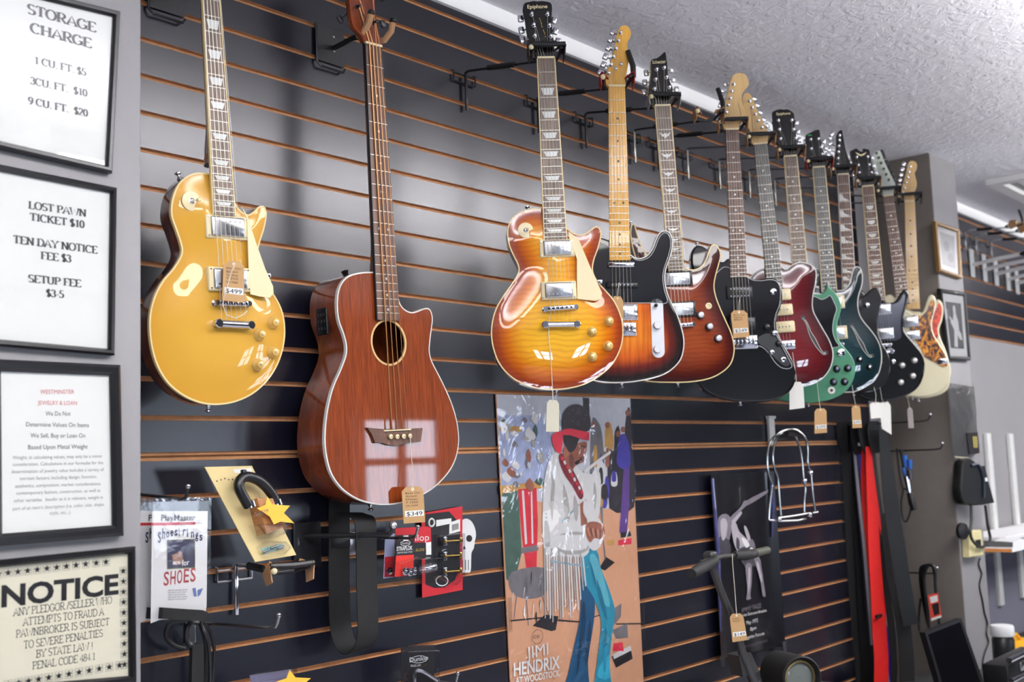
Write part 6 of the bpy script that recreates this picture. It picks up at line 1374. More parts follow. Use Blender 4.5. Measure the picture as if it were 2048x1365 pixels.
for f, m in (((300, 420, 312, 470, 306, 560, 300, 640, 292, 560, 296, 480), P_shad), ((350, 470, 372, 540, 380, 620, 366, 640, 352, 560), P_shad), ((400, 520, 418, 580, 410, 640, 396, 600), P_shad), ((490, 460, 500, 520, 492, 590, 486, 520), P_shad), ((330, 700, 390, 686, 440, 690, 436, 700, 380, 700), P_shad), ((265, 640, 285, 660, 290, 740, 270, 750), P_shad)): ink(Q(*f), m, sm=3)
for i in range(9): ink(Q(268+i*2, 600+i*18, 276+i*2, 604+i*18, 275+i*2, 610+i*18, 267+i*2, 606+i*18), pm('beads', (150, 176, 186), .4))
for a in ((440, 1000, 452, 1090, 430, 1240, 410, 1340, 420, 1200), (470, 1080, 474, 1160, 452, 1290, 448, 1240)): ink(Q(*a), pm('teal_shadow', (18, 54, 84), .2), sm=3)
for a in ((500, 900, 528, 980, 548, 1080, 532, 1060, 508, 970), (540, 1120, 548, 1180, 540, 1320, 530, 1260), (470, 820, 490, 880, 500, 940, 484, 900)): ink(Q(*a), pm('teal_mid', (30, 112, 138), .2), sm=3)
# guitar body and neck in the hands
ink(Q(445, 540, 470, 590, 520, 640, 535, 700, 510, 760, 480, 770, 455, 730, 470, 660, 440, 600), P_wht, sm=3); ink(Q(440, 410, 560, 320, 566, 330, 448, 422), P_wht)
ink(Q(455, 650, 490, 640, 525, 655, 538, 690, 520, 720, 490, 715, 470, 735, 452, 700), P_skin, sm=3)
ink(Q(328, 350, 350, 335, 400, 420, 440, 510, 425, 540, 390, 480, 350, 420), P_strap, sm=3)
# head
ink(Q(378, 290, 420, 285, 455, 282, 452, 330, 445, 350, 440, 372, 405, 388, 390, 420, 400, 440, 370, 400, 355, 360, 350, 310), P_skin, sm=3)
ink(Q(398, 375, 432, 352, 436, 362, 410, 386), P_hair)
ink(Q(344, 180, 356, 140, 385, 115, 420, 112, 455, 135, 472, 175, 470, 225, 440, 240, 420, 270, 405, 310, 380, 330, 360, 300, 348, 250), P_hair, sm=3)
ink(Q(345, 225, 380, 220, 467, 238, 466, 275, 430, 268, 380, 250, 345, 250), P_red); ink(Q(300, 250, 345, 235, 342, 320, 325, 330, 305, 300), P_red, sm=3)

ink(Q(430, 296, 450, 300, 446, 306, 430, 302), P_hair); ink(Q(378, 330, 396, 350, 392, 400, 376, 380), pm('skin_shadow', (112, 64, 52), .15), sm=3); ink(Q(418, 350, 442, 346, 440, 354, 422, 358), pm('skin_shadow', (112, 64, 52), .15))
for i in range(6): ink(Q(455+i*11, 672+i*2, 464+i*11, 668+i*2, 476+i*9, 700+i*2, 468+i*9, 706+i*2), pm('skin_shadow', (112, 64, 52), .15) if i % 2 else pm('skin_light', (186, 128, 100), .15), sm=2)
for i in range(9): ink(Q(338+i*11, 350+i*19, 346+i*11, 346+i*19, 352+i*11, 360+i*19, 344+i*11, 366+i*19), P_wht if i % 2 else P_red)
for i in range(12): a_ = rnd.uniform(0, 6.28); r_ = rnd.uniform(20, 52); ink(Q(408+r_*cos(a_), 170+r_*.8*sin(a_), 416+r_*cos(a_), 164+r_*.8*sin(a_), 420+r_*cos(a_), 174+r_*.8*sin(a_)), pm('hair_light', (72, 66, 78), .3))
# words
for s, a, b, h, m in (('JIMI', (188, 1264), (286, 1240), 56, P_wht), ('HENDRIX', (130, 1338), (338, 1302), 58, P_wht), ('AT WOODSTOCK', (138, 1376), (338, 1338), 30, P_wht)):
    LAY[0] += 1; mb = MB(); line_px(mb, fr0, s, Z6(*a), Z6(*b), h/2.2562, .0002+LAY[0]*.00002, bold=.0 if s == 'JIMI' else .018); mb.build('lettering', m, bg, False)
LAY[0] += 1; mb = MB(); line_px(mb, fr0, 'GW', Z6(217, 1170), Z6(248, 1166), 7, .0002+LAY[0]*.00002); mb.build('lettering', P_blk, bg, False)
mb = MB(); p = Q(232, 1160)[0]; z = .0002+LAY[0]*.00002; mb.skin([[mb.vert((p.x+a*cos(t), p.y+a*.8*sin(t), z)) for t in [2*pi*k/24 for k in range(24)]] for a in (.0235, .0222)]); mb.build('circle_mark', P_blk, bg, False)
M_sleeve_c = clear_film('poster_sleeve', .12, .045, (252, 252, 253), .5, 9)
mb = MB(); n = 24; m_ = 40; g0 = []
e = .004
for j in range(m_+1):
    row = []
    for i in range(n+1):
        u = i/n; v_ = j/m_; a = TLc.lerp(TRc, u); b = BLc.lerp(BRc, u); p = a.lerp(b, v_)
        row.append(mb.vert((p.x+(u-.5)*.012, p.y, .004+.0012*sin(u*9+v_*5)+.001*sin(v_*23+u*4))))
    g0.append(row)
for j in range(m_):
    for i in range(n): mb.face((g0[j][i], g0[j+1][i], g0[j+1][i+1], g0[j][i+1]))
mb.build('plastic_sleeve', M_sleeve_c, r, True)
M_tape = clear_film('tape', .2, .15, (240, 240, 235), .1)
for a in ((95, 985, 112, 983, 116, 1130, 100, 1132), (703, 1000, 712, 1000, 716, 1180, 708, 1180)): mb = MB(); mb.poly(ccw(Q(*a)), .0062); mb.build('tape', M_tape, r, False)

# ---- second poster: black and white guitarist, hanging banner
Z7 = lambda x, y: (1380+x/2.504, 820+y/2.504)
fr0 = Fr(at(1490, 1130, -.012)); r = thing('poster', fr0.M, 'dark black and white banner of a guitarist playing with arm raised', 'poster')
def Q(*f): return [fr0.q(*Z7(f[i], f[i+1])) for i in range(0, len(f), 2)]
TLc, TRc, BRc, BLc = Q(90, 326, 404, 308, 462, 1185, 140, 1252)
M_ban = mat('banner_black', (16, 16, 20), .28, 0, .3, mottle=.1)
mb = MB(); G0 = []
for j in range(21):
    row = []
    for i in range(21):
        u = i/20; v_ = j/20; p = TLc.lerp(TRc, u).lerp(BLc.lerp(BRc, u), v_); ed = min(u, 1-u)
        row.append(mb.vert((p.x, p.y, .014*exp(-(ed/.05)**2)+.002*sin(u*14+v_)-.003)))
    G0.append(row)
for j in range(20):
    for i in range(20): mb.face((G0[j][i], G0[j+1][i], G0[j+1][i+1], G0[j][i+1]))
bg = mb.build('sheet', M_ban, r, True); LAY[0] = 0
LAY[0] = 60
P_mid = pm('mid_grey', (110, 104, 112), .4); P_lt = pm('light_grey', (168, 160, 166), .25); P_dk = pm('dark_grey', (52, 50, 56), .4)
for f, m in (((200, 540, 250, 490, 270, 455, 292, 470, 260, 500, 215, 560), P_mid), ((270, 462, 400, 395, 402, 406, 290, 478), P_mid), ((140, 545, 170, 522, 200, 540, 205, 600, 190, 660, 150, 680, 140, 610), P_mid), ((140, 640, 190, 650, 200, 720, 150, 715), P_dk),
             ((205, 575, 228, 568, 245, 610, 280, 645, 300, 670, 262, 690, 248, 720, 225, 690, 212, 640), P_lt), ((268, 585, 282, 590, 300, 640, 296, 660, 282, 640), P_lt), ((288, 665, 312, 650, 325, 690, 318, 720, 296, 720), P_mid), ((240, 700, 320, 690, 335, 740, 330, 780, 275, 790), P_dk),
             ((276, 780, 305, 775, 308, 850, 300, 930, 306, 945, 280, 952, 285, 900), P_mid), ((318, 745, 345, 740, 358, 800, 372, 900, 376, 935, 362, 930, 350, 850), P_mid)): ink(Q(*f), m, sm=3)

for f, m in (((150, 560, 175, 545, 186, 580, 176, 640, 158, 650), P_lt), ((206, 560, 222, 540, 250, 512, 258, 520, 232, 556, 214, 580), P_lt), ((255, 640, 282, 655, 296, 680, 276, 690), P_wht), ((232, 640, 246, 660, 244, 700, 230, 690), P_dk), ((290, 800, 300, 800, 298, 870, 290, 920), P_lt), ((330, 770, 342, 770, 358, 850, 352, 860), P_lt), ((150, 660, 178, 670, 170, 720, 150, 700), P_dk), ((300, 690, 322, 700, 316, 716, 300, 712), P_wht), ((270, 700, 300, 720, 292, 760, 270, 750), P_dk)): ink(Q(*f), m, sm=3)
M_edge = mat('blue_sky_reflection', (74, 74, 116), .25, 0, .6, mottle=.2)  # added tubes, coloured for the sky reflection on the curled banner edges
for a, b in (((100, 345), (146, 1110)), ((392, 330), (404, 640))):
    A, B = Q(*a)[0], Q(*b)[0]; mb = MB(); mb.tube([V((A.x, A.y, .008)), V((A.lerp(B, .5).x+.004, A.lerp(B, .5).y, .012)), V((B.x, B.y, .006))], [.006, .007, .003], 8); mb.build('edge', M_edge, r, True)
for s, a, b, h, m in (('JIMMY PAGE', (258, 1018), (357, 992), 24, P_mid), ('Guitarist Extraordinaire', (226, 1045), (383, 1012), 15, P_wht), ('May 1975', (283, 1078), (340, 1064), 19, P_wht), ('8pm', (302, 1108), (332, 1100), 18, P_wht), ('Los Angeles Forum', (240, 1160), (372, 1128), 17, P_wht), ('TICKETS ON SALE AT THE BOX OFFICE', (262, 1196), (388, 1160), 9, P_mid)):
    LAY[0] += 1; mb = MB(); line_px(mb, fr0, s, Z7(*a), Z7(*b), h/2.504, .0002+LAY[0]*.00002); mb.build('lettering', m, bg, False)
for a in ((86, 318, 120, 315, 122, 330, 90, 334), (350, 303, 384, 300, 386, 314, 352, 318)): mb = MB(); mb.poly(ccw(Q(*a)), .010, .014); mb.build('clip', M_blister, r, False)
for a in ((136, 1235, 156, 1230, 158, 1285, 140, 1290), (446, 1165, 462, 1160, 466, 1215, 452, 1218)): mb = MB(); mb.poly(ccw(Q(*a)), .010, .014); mb.build('clip', M_steel, r, False)
# ================================================================== price tags
M_tstr = mat('tag_string', (214, 208, 192), .8)
M_tagback = mat('tag_back', (206, 202, 180), .8, mottle=.04)
M_tagw = mat('white_tag', (224, 222, 214), .8, mottle=.03)
def price_tag(px, Y, yaw, label, m=M_tag, string=None, price=None, lines=(), gr='manila price tags', sticker=True, stringY=None, gi=None):
    """px TL TR BR BL; string: photo points from the hole up to what it hangs from"""
    if gi is not None:
        G = GS[gi]; e = string[-1]; l = G.q(*e, .012); W = G.fr.w(l.x, l.y, .012 if gi not in (0, 1) else .016); Y = W.y-.008; stringY = W.y
    fr0 = Fr(at(sum(p[0] for p in px)/4, sum(p[1] for p in px)/4, Y), nyaw(yaw)); q = [fr0.q(*p) for p in px]
    r = thing('price_tag', fr0.M, label, 'price tag', gr)
    TL, TR, BR, BL = q; w = (TR-TL).length
    o = [BL, BR, TR.lerp(BR, .12), TR.lerp(TL, .2), TL.lerp(TR, .2), TL.lerp(BL, .12)]
    mb = MB(); mb.poly(ccw(o), -.0005, .0003); c = mb.build('card', m, r, False)
    def L(u, v): return TL.lerp(TR, u).lerp(BL.lerp(BR, u), v)
    h = L(.5, .07); mb = MB(); mb.poly(circ(h.x, h.y, w*.07, 12), .0005); mb.build('eyelet', M_tstr, c, False)
    if sticker:
        mb = MB(); mb.poly(ccw([L(.08, .66), L(.95, .66), L(.95, .82), L(.08, .82)]), .0006); s = mb.build('price_sticker', M_paper, c, False)
        if price: mb = MB(); font_mesh(mb, price, L(.14, .80), L(.88, .80), (L(.1, .68)-L(.1, .79)).length, .0009); mb.build('lettering', M_ink, s, False)
    for i, t in enumerate(lines):
        y = .2+i*.085; mb = MB(); x1 = .9 if len(t) > 8 else .7; font_mesh(mb, t, L(.15, y), L(x1, y), (L(.1, y)-L(.1, y-.05)).length, .0006); mb.build('lettering', M_ink, c, False)
    if string:
        P = [V((h.x, h.y, .001))]+[V((*fr0.q(*p), 0.001)) for p in string]
        if stringY is not None:
            for k, p in enumerate(string): W = at(*p, Y+(stringY-Y)*(k+1)/len(string)); P[k+1] = fr0.local(W)
        mb = MB(); mb.tube(P, .0009, 6); mb.build('cord', M_tstr, r)
    return r
price_tag([(447, 522), (488, 524), (488.5, 606), (444.5, 601)], -.225, 10, 'manila price tag on the gold guitar strings', price='$499', lines=('Elec. Gtr.', 'Epiphone', 'Goldtop', '7 252', 'no tags'), string=[(470, 527), (462, 545), (455, 570), (447, 595), (445, 610), (452, 630), (470, 637), (486, 630), (494, 622)])
price_tag([(803, 975), (846, 972.5), (850.5, 1045), (807.5, 1048)], -.185, 6, 'manila price tag below the acoustic bass', price='$349', lines=('Bass Gtr.', 'Acoustic', 'Dean', '7 1525', 'no case'), string=[(825, 940), (822, 900), (820, 874)], stringY=-.165, gi=1)
price_tag([(1094, 800), (1118, 801), (1118, 864), (1092, 864)], -.27, 40, 'blank back of a price tag hanging from the honey sunburst guitar', m=M_tagback, sticker=False, string=[(1105, 780), (1102, 720), (1097, 670), (1099, 630)], stringY=-.31, gi=2)
price_tag([(1224, 592), (1246, 594), (1247, 660), (1230, 662)], -.335, 40, 'manila price tag behind the honey sunburst guitar', price='$599', string=[(1236, 580), (1238, 566)], gi=3)
price_tag([(1461, 621), (1494, 621), (1499, 674), (1467, 677)], -.335, 44, 'manila price tag on the glossy black offset guitar', price='$249', string=[(1478, 608), (1480, 594)], lines=('Elec. Gtr.', 'Squier', 'Black'), gi=5)
price_tag([(1579, 765), (1606, 764), (1609.5, 816), (1579, 820)], -.30, 46, 'blank white tag below the wine red guitar', m=M_tagw, sticker=False, string=[(1592, 752), (1585, 705)], gi=6)
price_tag([(1629, 818), (1653, 817), (1654, 866), (1629, 868)], -.28, 46, 'manila price tag hanging under the green guitar', price='$399', string=[(1638, 800), (1634, 765), (1630, 715)], gi=7)
price_tag([(1703, 812), (1720, 811), (1724, 856), (1705, 857)], -.28, 46, 'dim manila price tag hanging under the dark teal guitar', price='$499', string=[(1708, 795), (1704, 770)], gi=8)
price_tag([(1739, 806), (1762, 805), (1765, 836), (1742, 838)], -.24, 30, 'greyish white tag below the satin black guitar', m=M_tagw, sticker=False, string=[(1752, 790), (1748, 775)], gi=9)
price_tag([(1757, 806), (1781, 804), (1783, 870), (1764, 858)], -.27, 30, 'tall white tag below the guitar with silver knobs', m=M_tagw, sticker=False, string=[(1764, 800), (1760, 775)], gi=10)
price_tag([(1814, 816), (1825, 816), (1828, 857), (1817, 857)], -.31, 62, 'narrow grey tag in front of the dark side of the far pillar', m=mat('grey_tag', (150, 142, 138), .8), sticker=False, string=[(1816, 800), (1812, 785)], gi=11)
# ================================================================== goods at the far end
Z8 = lambda x, y: (1380+x/2.504, 820+y/2.504)
M_dsteel = mat('dull_steel', (150, 150, 148), .22, 1)
# --- white bracket and chrome double arch frame
b = at(1541, 862, -.006); o = thing('shelf_bracket', Matrix.Translation((b.x, 0, b.z)), 'white flat bracket above the chrome arched frame', 'bracket')
mb = MB(); mb.box((0, -.008, -.0), (.042, .012, .10), None, .003); mb.build('plate', M_white, o); mb = MB(); mb.box((0, -.010, .048), (.05, .016, .010), None, .002); mb.build('lip', M_white, o)
mb = MB(); mb.cyl((.0, -.010, -.035), (0, -.14, -.035), .004); mb.build('arm', M_steel, o)
pf = at(1575, 940, -.11); fr0 = Fr(pf, nyaw(28)); o = thing('arched_frame', fr0.M, 'chrome double arched wire frame hanging from a white bracket', 'wire frame')
Lc = lambda pts, z: [V((*fr0.q(*Z8(*p), z), z)) for p in pts]
A1 = [(395, 550), (400, 480), (410, 400), (412, 375), (398, 335), (388, 280), (390, 205), (410, 150), (450, 115), (490, 100), (525, 100), (555, 118), (580, 150), (590, 200), (590, 260), (597, 295), (606, 318), (615, 420), (628, 512)]
A2 = [(457, 542), (448, 440), (440, 345), (425, 300), (415, 240), (422, 180), (440, 135), (475, 110), (510, 118), (535, 150), (552, 200), (562, 260), (568, 330), (572, 362), (578, 400), (572, 470), (574, 530)]
for P, z in ((A1, .0), (A2, -.03)):
    mb = MB(); mb.tube(spline(Lc(P, z), 4, False), .0045, 8); mb.build('arch', M_dsteel, o)
for P in (((395, 553), (460, 558), (540, 555), (580, 545)), ((440, 543), (520, 532), (590, 520), (640, 513))):
    mb = MB(); mb.tube(Lc(P, -.012), .004, 8); mb.build('cross_bar', M_dsteel, o)
for P in ((500, 105), (530, 112)):
    pass
q = Lc([(515, 115)], -.01)[0]; mb = MB(); mb.box(q, (.05, .03, .012), Matrix.Identity(4), .004); mb.build('pad', mat('dark_rubber', (36, 32, 30), .6), o)
for P in ((602, 318), (572, 358), (598, 528), (445, 552)): q = Lc([P], .002)[0]; mb = MB(); mb.lathe(q, (0, 0, 1), [(.007, -.006), (.007, .008), (.003, .010)], 12); mb.build('clamp_screw', M_chrome, o)
# --- scooter standing in front of the wall
Z9 = lambda x, y: (1370+x/4.6273, 1070+y/4.6273)
Ys = -.34
stp = at(*Z9(250, 290), Ys); o = thing('kick_scooter', Matrix.Translation((stp.x, stp.y, 0)), 'dark grey folding kick scooter standing below the banner', 'scooter'); B0 = V((stp.x, stp.y, 0))
W9 = lambda x, y, Y=Ys: at(*Z9(x, y), Y)-B0
M_scoot = mat('scooter_grey', (44, 44, 43), .4, 0, .3); M_grip = mat('rubber_grip', (20, 20, 20), .7, bump=.3, bscale=500)
mb = MB(); mb.tube([W9(215, 190), W9(250, 290), W9(330, 520), W9(440, 780), W9(535, 1110), W9(640, 1365)], [.009, .010, .0105, .011, .012, .014], 12); mb.build('stem', M_scoot, o)
c = W9(240, 200); 
mb = MB(); mb.tube([W9(140, 265, Ys-.04), W9(270, 222, Ys-.01), W9(340, 200), W9(440, 192, Ys+.01), W9(640, 175, Ys+.03)], .007, 10); hbar = mb.build('handlebar', M_scoot, o)
mb = MB(); mb.tube([W9(60, 365, Ys-.08), W9(150, 310, Ys-.06), W9(275, 245, Ys-.02)], [.013, .015, .013], 12); mb.build('grip', M_grip, hbar)
mb = MB(); mb.tube([W9(450, 195, Ys+.01), W9(560, 190, Ys+.03), W9(640, 175, Ys+.05)], [.012, .015, .014], 12); mb.build('grip', M_grip, hbar)
mb = MB(); mb.tube([W9(640, 175, Ys+.05), W9(760, 145, Ys+.07)], [.013, .012], 12); mb.build('grip_end', mat('olive_rubber', (70, 72, 60), .6), hbar)
mb = MB(); mb.box(W9(235, 190), (.035, .03, .022), Matrix.Identity(4), .008); mb.build('clamp', M_scoot, o)
a, b_ = W9(560, 1110), W9(640, 1330)
mb = MB(); q = [W9(*p) for p in ((500, 1125), (610, 1095), (690, 1270), (540, 1320))]; q2 = [p+V((-.05, -.09, 0)) for p in q]; q3 = [p+V((.02, .05, 0)) for p in q]
mb.skin([[mb.vert(p) for p in q3], [mb.vert(p) for p in q]], True, True); mb.build('hinge_housing', M_scoot, o, False)
zl = W9(640, 1365).z
mb = MB(); mb.tube([W9(640, 1365), V((W9(640, 1365).x+.02, -.0, zl-.30)), V((W9(640, 1365).x+.05, 0, .13))], .018, 12); mb.build('lower_stem', M_scoot, o)
x0 = W9(640, 1365).x+.05
mb = MB(); mb.box((x0-.42, 0, .10), (.62, .12, .03), None, .012); mb.build('deck', M_scoot, o)
for xx in (x0+.0, x0-.82):
    mb = MB(); mb.lathe((xx, -.02, .10), (0, 1, 0), [(.06, 0), (.1, .004), (.1, .036), (.06, .04)], 28); mb.build('wheel', M_grip, o)
price_tag([Z9(412, 735), Z9(535, 728), Z9(578, 975), Z9(440, 997)], Ys-.03, 25, 'manila price tag tied to the scooter handlebar', price='$149', lines=('Scooter', 'electric'), string=[Z9(460, 500), Z9(440, 260), Z9(438, 185)], stringY=Ys)
# --- dark drum shaped lamp beside the scooter
cp = at(*Z9(1090, 1330), -.36); o = thing('round_work_light', Matrix.Translation((cp.x, cp.y, .62)), 'dark round work light lying at the bottom edge beside the scooter', 'work light')
cz = cp.z-.068; o2 = thing('black_crate', Matrix.Translation((cp.x+.12, cp.y+.05, 0)), 'black crate under the round work light', 'crate')
mb = MB(); mb.box((0, 0, cz/2), (.4, .34, cz), None, .01); mb.build('body', M_case, o2); mb = MB(); mb.box((0, 0, cz-.03), (.41, .35, .02), None, .004); mb.build('rim', M_black, o2)
d = V((-.55, -.82, .02)).normalized(); cc = V((0, 0, cp.z-.62))
mb = MB(); mb.lathe(cc-d*.16, d, [(.05, 0), (.062, .01), (.064, .155), (.060, .16), (.052, .15), (.050, .12)], 28, False); mb.build('housing', M_grip, o)
mb = MB(); mb.lathe(cc-d*.025, d, [(.050, 0), (.046, .004), (.03, .007), (.001, .008)], 24, False); mb.build('lens', mat('pale_lens', (110, 116, 112), .15, 0, .6), o)
mb = MB(); mb.lathe(cc-d*.02, d, [(.050, 0), (.050, .006), (.045, .008), (.043, .006)], 28, False); mb.build('brass_ring', mat('dull_brass', (120, 108, 70), .4, .6), o)
# --- low counter under the frame edge that these goods stand on
M_ctop = mat('dark_counter_top', (40, 40, 42), .4); M_cside = mat('grey_counter_side', (96, 94, 92), .6)
zt = .62
o = thing('low_counter', Matrix.Translation((4.3, -.42, 0)), 'low dark counter along the foot of the slatwall', 'counter')
mb = MB(); mb.box((-.03, 0, zt/2-.02), (.80, .44, zt-.04), None); mb.build('body', M_cside, o, False); mb = MB(); mb.box((-.03, 0, zt-.02), (.86, .5, .04), None, .006); mb.build('top', M_ctop, o)
# --- guitar straps on a rod
Z10 = lambda x, y: (1650+x/2.505, 820+y/2.505)
rb = at(1662, 850, 0); rx = 4.30
hook(V((rx, 0, 1.603)), V((rx+.01, -.36, 1.606)), 'long dark hook carrying the bundle of guitar straps', m=M_blackm)
SG = 'guitar straps hanging in a bundle'
def wstrap(name_lb, pts, w, m, Y, edge=None, slide=None, wd=(.8, -.6, 0), th=.003):
    dx = {-.07: .03, -.12: .015, -.15: .02, -.19: -.008, -.185: .02, -.205: .0, -.225: -.02, -.24: .008, -.25: .024, -.29: -.012, -.27: .016}[Y]; P = [atX(*Z10(*p), 4.30+dx) for p in pts]
    o = thing('hanging_strap', Matrix.Translation(P[0]), name_lb, 'guitar strap', SG); Q_ = [p-P[0] for p in resample(spline(P, 5, False), .03, False)]
    k = len(Q_); ws = [w[0]+(w[1]-w[0])*min(1, i/(k*.35)) for i in range(k)]
    mb = MB(); mb.ribbon(Q_, wd, ws, th); b = mb.build('webbing', m, o, True, 30)
    if edge:
        for s in (-1, 1): mb = MB(); mb.ribbon([p+V(wd).normalized()*s*ws[i]*.5+V((-.003, -.003, 0)) for i, p in enumerate(Q_)], wd, .005, .004); mb.build('edge', edge, b)
    if slide is not None: p = Q_[int(slide*(k-1))]; mb = MB(); mb.box(p+V((-.004, -.005, 0)), (w[1]*1.05, .010, .012), Matrix.Rotation(R_(-37), 4, 'Z') if False else Matrix.Translation((0, 0, 0)), .002); mb.build('slide', M_black, o)
    return o
M_navyw = mat('navy_webbing', (22, 24, 40), .7, bump=.25, bscale=900); M_greyw = mat('grey_webbing', (150, 150, 158), .7, bump=.25, bscale=900); M_redw = mat('red_webbing', (226, 36, 32), .6, bump=.2, bscale=900); M_bluew = mat('royal_blue_webbing', (36, 36, 140), .7); M_taupew = mat('taupe_webbing', (92, 84, 78), .7, bump=.2, bscale=900); M_leatb = mat('black_leather', (14, 14, 15), .4, bump=.2, bscale=300)
wstrap('narrow navy guitar strap nearest the slatwall', [(38, 70), (42, 300), (60, 600), (75, 900), (95, 1250), (100, 1400)], (.03, .03), M_navyw, -.07)
wstrap('wide black guitar strap beside the narrow navy one', [(95, 60), (105, 300), (135, 600), (160, 900), (190, 1200), (200, 1400)], (.045, .075), M_web, -.12)
wstrap('black leather strap between the wide black and grey straps', [(145, 60), (160, 300), (185, 700), (200, 1000), (215, 1280), (215, 1400)], (.04, .06), M_leatb, -.15)
wstrap('pale grey guitar strap with dark edging', [(146, 190), (165, 400), (192, 650), (213, 900), (226, 1050), (235, 1180)], (.018, .022), M_greyw, -.19, M_navyw)
wstrap('dark blue strap glimpsed behind the red one', [(172, 180), (180, 350), (215, 700), (262, 1000), (320, 1180), (350, 1400)], (.02, .035), M_bluew, -.185)
wstrap('bright red guitar strap, rear half of the folded pair', [(194, 185), (194, 350), (205, 500), (225, 700), (245, 900), (262, 1050)], (.016, .03), M_redw, -.205)
wstrap('bright red guitar strap in front with a black slide', [(216, 185), (228, 350), (245, 550), (255, 750), (266, 950), (273, 1120), (282, 1250), (280, 1400)], (.022, .06), M_redw, -.225, slide=.72)
wstrap('slim black strap hanging right against the red strap', [(240, 185), (262, 400), (285, 600), (310, 900), (340, 1150), (350, 1400)], (.015, .03), M_web, -.24, wd=(.9, -.4, 0))
wstrap('taupe guitar strap behind the long black strap', [(255, 185), (280, 500), (312, 800), (340, 1050), (365, 1300), (370, 1400)], (.02, .05), M_taupew, -.25)
wstrap('long black leather strap at the outer end of the rod', [(288, 100), (310, 300), (335, 500), (365, 700), (395, 900), (430, 1080)], (.035, .065), M_leatb, -.29)
wstrap('black nylon strap hanging lowest at the outer end', [(285, 520), (310, 650), (345, 850), (385, 1020), (405, 1200), (415, 1400)], (.03, .06), M_web, -.27)
for i, (x, y, w_) in enumerate(((95, 75, .07), (160, 80, .06), (215, 75, .085), (245, 72, .06))):
    P = atX(*Z10(x, y+30), 4.29); o = thing('strap_end', Matrix.Translation(P), ['black leather strap end folded over the rod next to the slatwall', 'black leather strap end second along the rod', 'black leather strap end above the red strap', 'black leather strap end near the tip of the rod'][i], 'strap end', SG)
    mb = MB(); mb.ribbon([V((0, 0, .035)), V((0, 0, 0)), V((.002, 0, -.05)), V((.004, 0, -.09))], (.8, -.6, 0), [w_*.7, w_, w_*.9, w_*.5], .006); mb.build('leather', M_leatb, o)
    if i in (1, 2): mb = MB(); mb.box((0, -.006, -.05), (.018, .004, .012), Matrix.Identity(4), .001); mb.build('label', M_paper, o)
# --- hooks and cables in front of the far pillar
Z11 = lambda x, y: (1620+x/2.4167, 800+y/2.4167)
def hookpx(pb, pt, Yt, label):
    t = atX(*pt, 4.55); hook(V((4.55, 0, t.z-.022)), V((4.55, t.y, t.z-.022)), label, m=M_blackm)
hookpx((1795, 895), (1883, 888), None, 'dark hook holding the blue ended cable by the far pillar')
hookpx((1800, 1135), (1872, 1137), None, 'dark hook holding the thick coiled cable by the far pillar')
T11 = lambda x, y, Y=-.26: atX(*Z11(x, y), 4.55+(Y+.26)*.3)
o = cable_loop('audio_cable', 'thin black cable with blue and silver plugs by the far pillar', [T11(420, 235), T11(425, 300), T11(440, 400), T11(450, 440), T11(440, 500), T11(448, 570), T11(465, 588), T11(482, 550), T11(490, 490), T11(470, 440), T11(455, 430)], .004)
O = T11(420, 235)
mb = MB(); mb.tube([T11(440, 240)-O, T11(452, 300)-O, T11(465, 370)-O], .009, 8); mb.build('cord', M_cable, o)
for p0, p1, m in (((456, 270), (464, 325), mat('blue_sleeve', (40, 92, 170), .4)), ((452, 330), (462, 365), mat('blue_sleeve', (40, 92, 170), .4)), ((480, 290), (484, 335), mat('blue_sleeve', (40, 92, 170), .4)), ((484, 340), (488, 385), M_chrome), ((466, 372), (480, 450), M_chrome)): mb = MB(); mb.cyl(T11(*p0, -.265)-O, T11(*p1, -.265)-O, .011, .008); mb.build('plug', m, o)
mb = MB(); mb.tube([T11(482, 450)-O, T11(495, 500)-O, T11(505, 535)-O], [.012, .016, .012], 10); mb.build('plug', M_cable, o)
o = thing('coiled_cable', Matrix.Translation(T11(580, 900, -.26)), 'thick coiled black cable with red and white paper wrap', 'cable'); O = T11(580, 900, -.26)
for i in range(5):
    P = [T11(532+i*5+(4 if i % 2 else 0), 830+i*4, -.26-.03*i), T11(545+i*6, 805, -.26-.03*i), T11(575+i*3, 800, -.26-.03*i), T11(598+i*1.5, 820, -.26-.03*i), T11(606, 900, -.26-.03*i), T11(615, 1000, -.26-.03*i), T11(625, 1110, -.26-.03*i), T11(600, 1140, -.26-.03*i), T11(575, 1100, -.26-.03*i), T11(552+i*3, 1000, -.26-.03*i), T11(536+i*4, 900, -.26-.03*i)]
    mb = MB(); mb.tube([p-O for p in spline(P, 5)], .006, 8, True); mb.build('coil', M_cable, o)
f2 = Fr(T11(600, 1010, -.26)+V((-.06, 0, 0)), nyaw(75)); q = [f2.q(*Z11(*p), 0) for p in ((570, 945), (618, 935), (636, 1050), (585, 1072))]
wr = lambda pts, m, z, nm='wrap': [MB().poly(ccw([V(p) for p in pts]), z-.001, z)]
mb = MB(); mb.poly(ccw(q), -.003, 0); ob = mb.build('wrap', mat('orange_red_wrap', (206, 62, 44), .5), None, False); ob.parent = o; ob.matrix_parent_inverse = Matrix.Identity(4); ob.matrix_local = Matrix.Translation(-O) @ f2.M
for pts, m in ((((578, 955), (615, 945), (618, 975), (585, 985)), M_paper), (((588, 990), (622, 980), (626, 1035), (600, 1045)), M_blackc), (((585, 1058), (634, 1042), (636, 1052), (587, 1070)), M_paper)):
    mb = MB(); mb.poly(ccw([f2.q(*Z11(*p)) for p in pts]), .0006); x = mb.build('print', m, None, False); x.parent = ob
cable_loop('audio_cable', 'thin black cable hanging beside the coiled cable', [T11(535, 960, -.27), T11(528, 1020, -.27), T11(525, 1080, -.27), T11(532, 1120, -.27)], .005)
